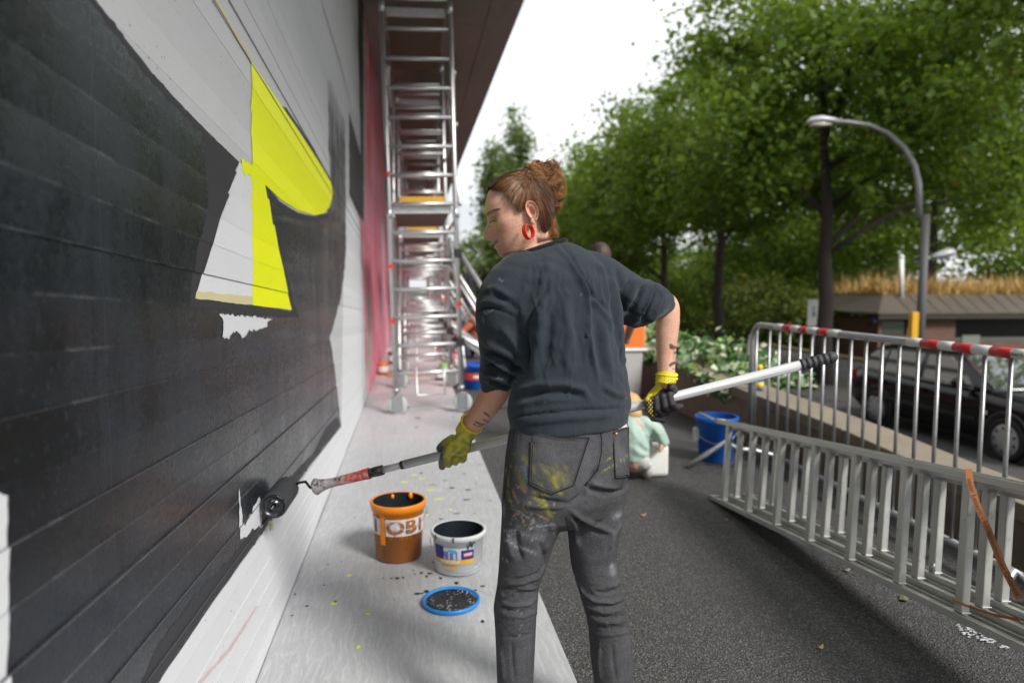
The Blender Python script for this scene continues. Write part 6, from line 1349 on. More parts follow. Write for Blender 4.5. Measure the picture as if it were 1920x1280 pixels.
fm = NT('sweatshirt_jersey'); a_ = fm.attr('Col'); P = fm.obj(); nn = fm.noise(420, 3, 0.7, P); nb = fm.noise(9, 5, 0.6, P)
c = fm.mix(nn, fm.mix(0.30, a_.outputs['Color'], (0.012, 0.016, 0.020)), fm.mix(0.22, a_.outputs['Color'], (0.070, 0.080, 0.090))); c = fm.mix(fm.ramp(nb, 0.42, 0.68, 0, 0.35), c, (0.034, 0.043, 0.050)); fm.set(col=c, rough=0.97, spec=0.08, sheen=0.12); fm.bump(fm.math('ADD', fm.math('MULTIPLY', nn, 0.5), fm.math('MULTIPLY', fm.noise(26, 5, 0.62, fm.scale(P, (1.2, 1.2, 0.6)), 0.4), 3.2)), 0.42, 0.0035); sme.materials.append(fm.m)
swo = link('sweatshirt', sme, woman)
def surface_path(bvh, pts, zf, ox, oy, off, sub=6):
    out = []
    for (x0, y0), (x1, y1) in zip(pts, pts[1:]):
        for k in range(sub):
            u = k / sub; p = ((x0 + (x1 - x0) * u) / zf + ox, (y0 + (y1 - y0) * u) / zf + oy); h = bvh.ray_cast(C, ray(*p).normalized())
            if h[0] is not None: out.append(h[0] + h[1] * off)
    return out
def bvh_of(me): return BVHTree.FromPolygons([v.co.copy() for v in me.vertices], [tuple(p.vertices) for p in me.polygons])
sbv = bvh_of(sme)
col_ = MB(); cpt = tilted(465, 970, 1060, 1.825, .046, 30); col_.tube(cpt, .0065, 10, closed=True); col_.build('collar', fm.m, swo)
for pts, nm in (([(48, 512), (90, 485), (150, 485), (230, 515), (290, 545)], 'shoulder_seam'), ([(250, 1163), (330, 1143), (600, 1113), (800, 1103), (980, 1091)], 'hem_seam')):
    q = surface_path(sbv, pts, *Z1, 0.0002); m = MB(); m.tube(q, .0011, 6); m.build(nm, mat('seam_dark', (0.010, 0.013, 0.016), 0.9), swo)

# ---------------- jeans
jn = MB(); jn.loft([ringpx(*r) for r in ((788, 960, 1178, 1.825, .108), (808, 955, 1181, 1.825, .112), (850, 949, 1182, 1.825, .118), (890, 946, 1180, 1.825, .122), (930, 942, 1173, 1.825, .118), (960, 943, 1164, 1.825, .100), (978, 955, 1150, 1.825, .07))])
LL = [(905, 946, 1058), (940, 941.5, 1064), (963, 940.5, 1063), (985, 939.5, 1053), (1009, 938, 1042), (1035, 936.5, 1033), (1062, 935, 1025), (1096, 932, 1011), (1118, 928, 1009), (1137, 925, 1008), (1155, 926.5, 1006), (1176, 928, 1005), (1222, 930, 1003), (1280, 932, 1000), (1340, 934, 998), (1392, 935, 998)]
jn.loft([ringpx(y, l, r, 1.795, 1.12, 32, 2.0, True) for y, l, r in LL])
RL = [(905, 1066, 1180), (940, 1064, 1171), (963, 1064.5, 1166), (989, 1065, 1164), (1009, 1066, 1161), (1028, 1067, 1157), (1043, 1070, 1155.5), (1059, 1072.5, 1159), (1076, 1076, 1161), (1095, 1081, 1163), (1113, 1087, 1167), (1134, 1093, 1171.5), (1155, 1099, 1176), (1176, 1103, 1180), (1212, 1106, 1185), (1230, 1107, 1186), (1280, 1114, 1187), (1330, 1120, 1188), (1375, 1124, 1190)]
jn.loft([ringpx(y, l, r, 1.87, 1.12, 32, 2.0, True) for y, l, r in RL])
jn.ball(pv(1016, 880, 1.765), (.088, .075, .095)); jn.ball(pv(1126, 872, 1.815), (.075, .07, .09))
jme = remesh(jn, 0.0046, 5, 0.5)
Z2 = (4.2654, 940, 780); Z3 = (5.566, 900, 1050)
sculpt(jme, amp([(-.010, 16, [(560, 690), (650, 640), (690, 560), (740, 470), (770, 420)]), (-.007, 10, [(680, 560), (780, 595), (900, 615), (1000, 580)]), (.006, 14, [(700, 530), (820, 560), (930, 570)]), (-.006, 10, [(690, 580), (760, 610), (860, 640)]), (.007, 16, [(540, 740), (640, 820), (800, 890), (900, 940)]), (-.006, 14, [(560, 800), (680, 880), (820, 950)]), (.006, 14, [(970, 850), (900, 940), (860, 1080)]), (-.005, 12, [(930, 880), (870, 980), (840, 1100)]), (-.006, 12, [(240, 640), (400, 680), (545, 700)]), (.006, 18, [(150, 700), (300, 720), (520, 720)]), (.005, 20, [(50, 900), (60, 1000), (100, 1150)]), (-.005, 16, [(120, 900), (130, 1040), (170, 1160)]), (.005, 20, [(420, 850), (380, 980), (330, 1100)]), (-.004, 14, [(300, 1000), (340, 1120), (350, 1200)]), (.006, 14, [(545, 790), (600, 900), (620, 1050)])], 1.5, 1.1), *Z2)
rs = random.Random(21); fold = [(.006, 14, [(195, 300), (260, 380), (400, 300), (600, 290)]), (-.006, 10, [(200, 280), (330, 300), (480, 310), (600, 330)]), (.006, 12, [(200, 420), (330, 470), (500, 460), (610, 380)]), (-.006, 10, [(200, 460), (300, 520), (420, 540), (560, 500)]), (.005, 12, [(190, 520), (300, 580), (450, 590), (590, 540)]), (-.004, 10, [(240, 800), (400, 800), (560, 760)]), (.005, 16, [(250, 250), (420, 240), (600, 180), (680, 60)]), (-.005, 12, [(300, 200), (450, 190), (620, 130), (690, 20)]),
    (.007, 14, [(1030, 230), (1090, 340), (1200, 420), (1380, 440), (1500, 400)]), (-.007, 11, [(1040, 290), (1120, 400), (1250, 470), (1400, 480), (1510, 440)]), (.006, 12, [(1050, 380), (1150, 490), (1280, 540), (1420, 530), (1520, 490)]), (-.006, 10, [(1080, 460), (1180, 560), (1320, 600), (1450, 590), (1540, 560)]), (.005, 12, [(1100, 540), (1230, 630), (1380, 650), (1550, 620)]), (.006, 14, [(1300, 280), (1400, 260), (1470, 200)]), (-.006, 12, [(1200, 330), (1330, 340), (1470, 290)]), (-.005, 12, [(1150, 650), (1300, 710), (1550, 700)]), (.004, 16, [(1180, 760), (1350, 780), (1560, 740)]),
    (.004, 20, [(210, 900), (240, 1080), (250, 1270)]), (-.004, 16, [(330, 850), (340, 1060), (360, 1270)]), (.004, 18, [(520, 850), (500, 1050), (540, 1270)]), (.004, 18, [(1250, 850), (1240, 1060), (1260, 1270)]), (-.004, 16, [(1380, 850), (1390, 1060), (1420, 1270)]), (.004, 16, [(1540, 800), (1560, 1000), (1560, 1270)])]
sculpt(jme, amp(fold, 1.3, 1.0), *Z3)
rs = random.Random(77); sculpt(jme, [(rs.choice((-1, 1)) * rs.uniform(.0015, .0035), rs.uniform(4, 9), [(x, y), (x + rs.uniform(60, 160), y + rs.uniform(-30, 50))]) for x, y in [(rs.choice((rs.uniform(150, 500), rs.uniform(1050, 1400))), rs.uniform(150, 900)) for _ in range(60)]], *Z3)
co = get_co(jme); no = get_no(jme); px = to_px(co); fz = np.clip(facing(jme) * 4, 0, 1)
jc = np.tile(np.array([0.062, 0.062, 0.066]), (len(co), 1))
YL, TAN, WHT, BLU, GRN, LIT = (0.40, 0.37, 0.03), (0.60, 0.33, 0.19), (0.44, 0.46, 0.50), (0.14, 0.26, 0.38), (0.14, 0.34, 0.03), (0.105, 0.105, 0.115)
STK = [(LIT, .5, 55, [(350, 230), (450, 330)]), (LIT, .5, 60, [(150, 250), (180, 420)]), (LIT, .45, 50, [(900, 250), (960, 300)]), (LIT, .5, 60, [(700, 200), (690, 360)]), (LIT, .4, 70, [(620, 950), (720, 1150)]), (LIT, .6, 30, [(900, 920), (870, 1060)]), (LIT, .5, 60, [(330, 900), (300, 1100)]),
 (YL, .85, 17, [(405, 470), (470, 610)]), (YL, .7, 9, [(440, 410), (490, 490)]), (YL, .45, 14, [(330, 390), (420, 570)]), (YL, .6, 22, [(265, 620), (330, 700), (395, 800)]), (YL, .8, 9, [(330, 640), (390, 790)]), (YL, .9, 7, [(70, 390), (78, 405)]), (YL, .9, 7, [(300, 545), (330, 585)]), (YL, .8, 6, [(235, 540), (300, 575), (380, 640)]), (YL, .9, 7, [(440, 612), (488, 622)]), (YL, .8, 5, [(845, 352), (885, 326)]), (YL, .65, 5, [(800, 445), (900, 395), (1000, 315)]), (YL, .55, 5, [(830, 425), (990, 330)]), (YL, .45, 22, [(180, 330), (260, 430)]), (YL, .6, 7, [(50, 600), (90, 720)]), (YL, .5, 10, [(40, 420), (60, 560)]), (YL, .35, 26, [(120, 420), (180, 560)]), (YL, .6, 6, [(245, 190), (258, 300)]), (YL, .5, 8, [(500, 380), (545, 520)]), (YL, .4, 30, [(420, 420), (520, 560)]), (YL, .5, 9, [(160, 720), (200, 760)]), (YL, .8, 5, [(105, 740), (110, 752)]), (YL, .7, 5, [(240, 778), (258, 782)]),
 (GRN, .8, 6, [(92, 300), (122, 290)]), (GRN, .85, 6, [(14, 500), (8, 600), (6, 700)]), (GRN, .7, 4, [(970, 570), (976, 575)]), (GRN, .7, 4, [(940, 650), (946, 655)]), (GRN, .5, 6, [(190, 370), (210, 380)]),
 (BLU, .75, 11, [(180, 400), (200, 470), (215, 525)]), (BLU, .6, 6, [(346, 325), (356, 345)]),
 (TAN, .9, 9, [(300, 795), (340, 815), (370, 828)]), (TAN, .8, 7, [(95, 800), (130, 775)]), (TAN, .85, 6, [(165, 800), (185, 870)]), (TAN, .45, 11, [(90, 590), (110, 640), (135, 690)]), (TAN, .6, 7, [(215, 680), (232, 690)]), (TAN, .7, 6, [(65, 850), (78, 858)]), (TAN, .4, 14, [(150, 560), (190, 600)]), (TAN, .7, 5, [(428, 705), (436, 710)]),
 (WHT, .6, 7, [(130, 750), (200, 800), (270, 850)]), (WHT, .95, 6, [(20, 916), (130, 910)]), (WHT, .75, 11, [(35, 990), (100, 1030), (180, 1060), (270, 1092)]), (WHT, .5, 10, [(215, 900), (310, 870)]), (WHT, .6, 8, [(310, 882), (420, 865)]), (WHT, .7, 5, [(280, 870), (300, 890)]), (WHT, .35, 22, [(130, 890), (170, 940)]), (WHT, .3, 34, [(200, 950), (320, 970)]), (WHT, .8, 4, [(8, 1130), (22, 1162)]), (WHT, .8, 4, [(40, 1140), (50, 1172)]), (WHT, .4, 26, [(60, 960), (110, 1010)]), (WHT, .5, 10, [(20, 720), (22, 800)]), (WHT, .6, 24, [(915, 805), (950, 780)]), (WHT, .6, 20, [(885, 1200), (900, 1250)]), (WHT, .5, 6, [(120, 550), (140, 575)]), (WHT, .5, 6, [(430, 735), (450, 740)]), (WHT, .5, 4, [(460, 385), (465, 392)])]
rq = random.Random(5)
for _ in range(46): x, y = rq.uniform(20, 420), rq.uniform(560, 1000); a = rq.uniform(-.9, 1.2); l = rq.uniform(6, 34); STK.append((rq.choice([YL, TAN, WHT, WHT, LIT]), rq.uniform(.25, .7), rq.uniform(2.5, 6), [(x, y), (x + l * math.cos(a), y + l * math.sin(a))]))
wobx = np.c_[np.sin(px[:, 1] * .9 + np.sin(px[:, 0] * .7)), np.sin(px[:, 0] * .8 + np.sin(px[:, 1] * .9))] * 0.9
brk = 0.55 + 0.45 * np.sin(px[:, 0] * 1.7 + px[:, 1] * .6) * np.sin(px[:, 0] * .5 - px[:, 1] * 1.3)
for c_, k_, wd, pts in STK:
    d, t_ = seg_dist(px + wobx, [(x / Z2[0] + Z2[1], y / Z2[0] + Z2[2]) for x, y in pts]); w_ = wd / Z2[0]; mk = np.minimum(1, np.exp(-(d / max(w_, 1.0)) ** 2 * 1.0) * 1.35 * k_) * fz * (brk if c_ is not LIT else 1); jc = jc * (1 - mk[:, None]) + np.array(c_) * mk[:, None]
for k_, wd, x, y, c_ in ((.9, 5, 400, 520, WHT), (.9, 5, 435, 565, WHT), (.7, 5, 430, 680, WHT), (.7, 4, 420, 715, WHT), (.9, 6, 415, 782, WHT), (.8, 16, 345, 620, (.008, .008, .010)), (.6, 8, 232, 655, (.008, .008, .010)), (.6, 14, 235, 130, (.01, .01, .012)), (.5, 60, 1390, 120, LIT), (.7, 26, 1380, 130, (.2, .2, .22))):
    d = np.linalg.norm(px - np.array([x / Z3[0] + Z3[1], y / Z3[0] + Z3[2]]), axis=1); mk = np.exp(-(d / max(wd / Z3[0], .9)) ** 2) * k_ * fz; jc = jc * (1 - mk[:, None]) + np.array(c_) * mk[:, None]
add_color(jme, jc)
dn = NT('grey_denim'); a_ = dn.attr('Col'); P = dn.obj(); n1 = dn.noise(7, 6, 0.7, P); wv_ = dn.noise(480, 2, 0.6, dn.scale(P, (1, 1, 0.35))); c = dn.mix(dn.ramp(n1, 0.35, 0.7), dn.mix(0.25, a_.outputs['Color'], (0.012, 0.012, 0.014)), dn.mix(0.30, a_.outputs['Color'], (0.14, 0.14, 0.15))); c = dn.mix(dn.ramp(wv_, 0.3, 0.7, 0.5, 0), c, dn.mix(0.55, c, (0.008, 0.008, 0.01)))
gr2 = dn.noise(330, 3, 0.75, P); c = dn.mix(dn.ramp(gr2, 0.50, 0.70, 0, 0.5), c, dn.mix(0.5, c, (0.22, 0.22, 0.235))); dn.set(col=c, rough=1.0, spec=0.06); dn.bump(dn.math('ADD', dn.math('MULTIPLY', gr2, 0.8), dn.math('MULTIPLY', dn.noise(34, 5, 0.66, P, 0.5), 2.6)), 0.45, 0.0032); jme.materials.append(dn.m); DEN = dn.m
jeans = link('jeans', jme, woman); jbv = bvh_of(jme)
def patch(pts_top, pts_bot, zf, ox, oy, off, nu=14, nv=14):
    def lin(P, t):
        t *= len(P) - 1; i = min(int(t), len(P) - 2); v = t - i; return (P[i][0] + (P[i+1][0] - P[i][0]) * v, P[i][1] + (P[i+1][1] - P[i][1]) * v)
    vs_ = []; cols_ = []
    for j in range(nv + 1):
        for i in range(nu + 1):
            a, b = lin(pts_top, i / nu), lin(pts_bot, i / nu); k = j / nv; p = ((a[0] + (b[0] - a[0]) * k) / zf + ox, (a[1] + (b[1] - a[1]) * k) / zf + oy); h = jbv.ray_cast(C, ray(*p).normalized())
            q = h[0] if h[0] is not None else pv(p[0], p[1], 1.75); nn_ = h[1] if h[0] is not None else -FH; ed = i in (0, nu) or j in (0, nv); vs_.append(q + nn_ * (off if not ed else 0.0003)); dd = np.linalg.norm(px - np.array(p), axis=1); cols_.append(jc[int(np.argmin(dd + 1e3 * (fz < .2)))] * (1.12 if not ed else .6))
    return vs_, [(j*(nu+1)+i, j*(nu+1)+i+1, (j+1)*(nu+1)+i+1, (j+1)*(nu+1)+i) for j in range(nv) for i in range(nu)], cols_
STI = mat('denim_stitch', (0.075, 0.075, 0.08), 0.8); SHD = mat('denim_edge', (0.012, 0.012, 0.014), 0.9)
for tp_, bt_, sid in (([(240, 118), (400, 158), (560, 178), (700, 168)], [(222, 540), (310, 585), (400, 622), (480, 590), (575, 552)], 0), ([(890, 132), (950, 110), (1012, 88)], [(908, 492), (960, 488), (1015, 482)], 1)):
    m = MB(); v_, f_, c_ = patch(tp_, bt_, *Z2, 0.0032); m.add(v_, f_, 0, True); pme = m.mesh('back_pocket'); add_color(pme, np.array(c_)); pme.materials.append(DEN); po = link('back_pocket', pme, jeans)
    out_ = tp_ + bt_[::-1] + [tp_[0]]
    for off_in, mm_, r_ in ((0, SHD, .0016), (1, STI, .0008), (2, STI, .0008)):
        cx_, cy_ = sum(p[0] for p in out_) / len(out_), sum(p[1] for p in out_) / len(out_); kk = (0, 0.055, 0.13)[off_in]
        q = surface_path(jbv, [(x + (cx_ - x) * kk, y + (cy_ - y) * kk * .8) for x, y in out_], *Z2, 0.0022 if off_in == 0 else 0.0036, 5); m = MB(); m.tube(q, r_, 5); m.build('stitching' if off_in else 'pocket_edge', mm_, po)
for pts, r_, mm_ in (([(785, 75), (800, 180), (798, 300), (770, 430), (735, 475), (660, 570)], .0018, SHD), ([(772, 80), (785, 180), (783, 300), (756, 425)], .0008, STI), ([(520, 800), (540, 950), (560, 1150), (585, 1270)], .0016, SHD), ([(105, 110), (80, 300), (40, 500), (20, 700)], .0012, SHD)):
    q = surface_path(jbv, pts, *Z2, 0.0008, 6); m = MB(); m.tube(q, r_, 5); m.build('seam', mm_, jeans)
h_ = jbv.ray_cast(C, ray(910 / Z2[0] + Z2[1], 140 / Z2[0] + Z2[2]).normalized()); m = MB(); m.lathe([(0, .004), (.0035, .0035), (.0045, .001), (.0045, -.001)], 12, h_[0] + h_[1] * .003, axis=h_[1]); m.build('rivet', mat('copper', (0.55, 0.24, 0.14), 0.35, 0.6), jeans)
m = MB(); v_, f_, c_ = patch([(945, 72), (1005, 62)], [(938, 104), (1008, 90)], *Z2, 0.004, 4, 4); m.add(v_, f_); m.build('paper_slip', mat('pale_slip', (0.55, 0.52, 0.57), 0.6), jeans, recalc=False)
# shoes (below the frame)
for (x, y, h0, sg) in ((966, 1408, 1.80, 0), (1156, 1388, 1.90, 1)):
    g_ = pv(x, y, h0); gz_ = WALK_Z if g_.x < XE else 0.0; g_.z = gz_; m = MB(); fa = (FAX * .9 + (RGT * .3 if sg else -RGT * .2)).normalized()
    for k, w_, hh_ in ((-.06, .036, .05), (0, .040, .055), (.07, .044, .042), (.13, .044, .034), (.17, .034, .026)): m.ball(g_ + fa * k + Vector((0, 0, hh_)), (w_, w_, hh_ - .002))
    sm_ = remesh(m, .006, 3); sm_.materials.append(M_BLACKP); link('shoe', sm_, woman)

# ---------------- gloves
def finish_glove(mb, name, colf, vox=0.0021, sm=2):
    me = remesh(mb, vox, sm, 0.5); co = get_co(me); p = to_px(co); add_color(me, colf(co, p, me)); t = NT(name); a = t.attr('Col'); P = t.obj(); n = t.noise(500, 2, 0.6, P); n2 = t.noise(38, 5, 0.7, P)
    c = t.mix(t.ramp(n2, 0.54, 0.68, 0, 0.45), a.outputs['Color'], t.mix(0.6, a.outputs['Color'], (0.03, 0.05, 0.05))); t.set(col=c, rough=0.62); t.bump(t.math('ADD', n, t.math('MULTIPLY', n2, .6)), 0.45, 0.0016); me.materials.append(t.m); return link(name, me, woman)
def V(x, y, h): return pv(x, y, h)
def finger(mb, pts, r0, r1):
    P = [V(*p) for p in pts]; rr = [r0 + (r1 - r0) * i / (len(P) - 1) for i in range(len(P))]
    for i in range(len(P) - 1):
        out = [P[i].lerp(P[i+1], k / 4) for k in range(5)]; mb.tube(out, [rr[i] + (rr[i+1] - rr[i]) * k / 4 for k in range(5)], 12)
    for p, r in zip(P, rr): mb.ball(p, r * 1.03, 12, 8)
# left: fist closed over the pole, back of the hand towards the camera
pl = pole_at(852); ph = (pl - C).dot(FH)
g = MB(); A_ = [V(879, 801, 2.03), V(870, 815, 2.055), V(861, 829, 2.068), V(856, 843, 2.078), V(853, 855, 2.090)]
rings = []
for p, wx, th in zip(A_, (.0330, .0400, .0480, .0500, .0450), (.028, .027, .026, .024, .019)):
    ax = (V(870, 845, 2.07) - V(830, 853, 2.10)).normalized(); nv_ = (-FH * .95 + Vector((0, 0, .25))).normalized(); rings.append([p + ax * (wx * math.copysign(abs(math.cos(a)) ** .8, math.cos(a))) + nv_ * (th * math.copysign(abs(math.sin(a)) ** .8, math.sin(a))) for a in [2 * math.pi * k / 20 for k in range(20)]])
g.loft(rings)
for i, (x, y) in enumerate(((831, 856), (843, 861), (856, 861), (869, 857))):
    px_ = x + 1; pc = pole_at(x); hh = (pc - C).dot(FH); yy_ = to_px(np.array([pc]))[0][1]
    finger(g, [(x + 4 - i, y - 12, hh - .040), (x, y + 2, hh - .030), (x - 2, yy_ + 22 - i, hh - .004), (x - 3, yy_ + 16, hh + .024), (x - 2, yy_ - 2, hh + .030), (x, yy_ - 12, hh + .020)], .0122, .0102)
pc = pole_at(829); hh = (pc - C).dot(FH); yy_ = to_px(np.array([pc]))[0][1]
finger(g, [(848, 822, 2.075), (834, 830, hh - .03), (826, yy_ - 15, hh - .012), (824, yy_ - 12, hh + .016), (828, yy_ - 4, hh + .03)], .0135, .0100)
g.tube([V(884, 794, 2.02), V(878, 803, 2.03), V(873, 811, 2.045)], [.0335, .033, .033], 24)
def lc(co, p, me):
    c = np.tile(np.array([0.50, 0.42, 0.015]), (len(co), 1)); n_ = 0.5 + 0.5 * np.sin(p[:, 0] * .21 + 2 * np.sin(p[:, 1] * .17)) * np.sin(p[:, 1] * .19 + 1.5 * np.sin(p[:, 0] * .11))
    k = sstep(n_, .35, .9) * .75 * sstep(p[:, 1], 802, 815); c = c * (1 - k[:, None]) + np.array([0.17, 0.21, 0.035]) * k[:, None]
    lx = sstep(850 - p[:, 0] - (p[:, 1] - 830) * .2, 0, 16) * sstep(p[:, 1], 806, 826) * .6; c = c * (1 - lx[:, None]) + np.array([0.10, 0.13, 0.05]) * lx[:, None]
    tipk = np.maximum(sstep(834 - p[:, 0], 0, 7) * sstep(p[:, 1], 822, 840), sstep(p[:, 0], 879, 884) * sstep(p[:, 1], 818, 828)); c = c * (1 - tipk[:, None]) + np.array([0.035, 0.045, 0.075]) * tipk[:, None]
    lowk = sstep(p[:, 1], 858, 868) * sstep(868 - p[:, 0], 0, 20) * .6; return c * (1 - lowk[:, None]) + np.array([0.16, 0.11, 0.05]) * lowk[:, None]
gl_ = finish_glove(g, 'glove', lc)
m = MB(); cA, cB_ = V(884.5, 793.5, 2.02), V(881, 798, 2.026); dcu = (cB_ - cA).normalized(); u_, v_ = frame_of(dcu); m.tube([cA + (u_ * math.cos(a) + v_ * math.sin(a)) * .0335 for a in [2 * math.pi * k / 28 for k in range(28)]], .0042, 8, closed=True); m.build('rolled_cuff', mat('cuff_yellow', (0.66, 0.56, 0.015), 0.7), gl_)
tv, tf = text_faces('13 CES', 0.011); gbv = bvh_of(gl_.data); prt = MB(); out = []; ang = math.radians(-14)
def glove_text(body, size, cx_, cy_):
    tv, tf = text_faces(body, size * 1000); o = []
    for p in tv:
        x = cx_ + (p.x * math.cos(ang) - p.y * math.sin(ang)) * .62; y = cy_ - (p.x * math.sin(ang) + p.y * math.cos(ang)) * .62; h = gbv.ray_cast(C, ray(x, y).normalized()); o.append((h[0] + h[1] * .0006) if h[0] is not None else V(x, y, 2.05))
    prt.add(o, tf)
ang = math.radians(-8); glove_text('13 CES', .009, 857, 847); glove_text('PowerGrip Last', .0065, 853, 856); prt.build('glove_print', mat('print_dark', (0.03, 0.04, 0.03), 0.6), gl_, recalc=False)
# right: fingers hooked over the near side of the pole
g = MB(); pr = pole_at(1238); hr = (pr - C).dot(FH)
rings = []
for (x, y, h, wx, th) in ((1250, 706, 2.06, .0285, .026), (1247, 718, 2.065, .032, .027), (1240, 730, 2.070, .042, .028), (1234, 741, 2.065, .046, .027), (1228, 752, 2.050, .038, .022)):
    p = V(x, y, h); ax = (V(1262, 733, 2.02) - V(1212, 748, 2.02)).normalized(); rings.append([p + ax * (wx * math.cos(a)) + FH * (th * math.sin(a)) for a in [2 * math.pi * k / 20 for k in range(20)]])
g.loft(rings)
for i, (x, e) in enumerate(((1216, 10), (1229, 4), (1243, 1), (1255, 0))):
    pc = pole_at(x + 4); hh = (pc - C).dot(FH); yy_ = to_px(np.array([pc]))[0][1]
    finger(g, [(x + 8, yy_ - 16, hh + .012), (x, yy_ - 4, hh - .026), (x + 1 + i, yy_ + 12 + e * .5, hh - .030), (x + 9 + i, yy_ + 19 + e * 1.0, hh - .006), (x + 17 + i * 1.5 + e * 1.0, yy_ + 16 + e * 1.6, hh + .014)], .0125, .0100)
finger(g, [(1258, 726, 2.03), (1266, 736, hr + .0), (1264, 750, hr - .004), (1254, 757, hr + .008)], .0125, .0105)
g.tube([V(1250, 700, 2.056), V(1249, 712, 2.05), V(1247, 722, 2.046)], [.0300, .0305, .0310], 24)
def rc(co, p, me):
    c = np.tile(np.array([0.68, 0.55, 0.012]), (len(co), 1)); line = p[:, 0] - (1213 + (752 - p[:, 1]) * 1.15); k = sstep(line, -1, 3) * sstep(p[:, 1], 714, 720); k = np.maximum(k, sstep(p[:, 1], 749, 754)); k = np.maximum(k, sstep(p[:, 1], 738, 746) * sstep(p[:, 0], 1214, 1220))
    c = c * (1 - k[:, None]) + np.array([0.022, 0.020, 0.022]) * k[:, None]
    y2_ = (np.sin(p[:, 0] * .9) * np.sin(p[:, 1] * .8 + 1) > .55) * (p[:, 1] > 744) * (p[:, 0] < 1226); c[y2_] = (0.62, 0.48, 0.012)
    d_ = (np.sin(p[:, 0] * .8 + 1) * np.sin(p[:, 1] * 1.1) > .75) * (p[:, 1] < 722) * (p[:, 0] > 1238); c[d_] = (0.05, 0.055, 0.04); return c
gr_ = finish_glove(g, 'glove', rc)
m = MB(); cA = V(1250, 702, 2.055); m.tube([cA + (RGT * math.cos(a) + FH * math.sin(a)) * .0300 + Vector((0, 0, .002 * math.sin(2 * a))) for a in [2 * math.pi * k / 28 for k in range(28)]], .0040, 8, closed=True); m.tube([cA - Vector((0, 0, .012)) + (RGT * math.cos(a) + FH * math.sin(a)) * .0305 for a in [2 * math.pi * k / 28 for k in range(28)]], .0035, 8, closed=True); m.build('rolled_cuff', mat('cuff_yellow', (0.66, 0.56, 0.015), 0.7), gr_)
# ================================================================= OTHER PEOPLE AND CLUTTER
SKIN2 = mat('skin_plain', (0.50, 0.27, 0.18), 0.5, var=0.08)
def limb(mb, pts, rr, n=12):
    P = [Vector(p) for p in pts]; out = []; rad = []
    for i in range(len(P) - 1):
        for k in range(5): out.append(P[i].lerp(P[i + 1], k / 5)); rad.append(rr[i] + (rr[i + 1] - rr[i]) * k / 5)
    out.append(P[-1]); rad.append(rr[-1]); mb.tube(out, rad, n)
    for p, r in ((P[0], rr[0]), (P[-1], rr[-1])): mb.ball(p, r * 0.98, 10, 8)
def part(mb, name, m, par, vox=0.012, sm=4):
    me = remesh(mb, vox, sm); me.materials.append(m); return link(name, me, par)
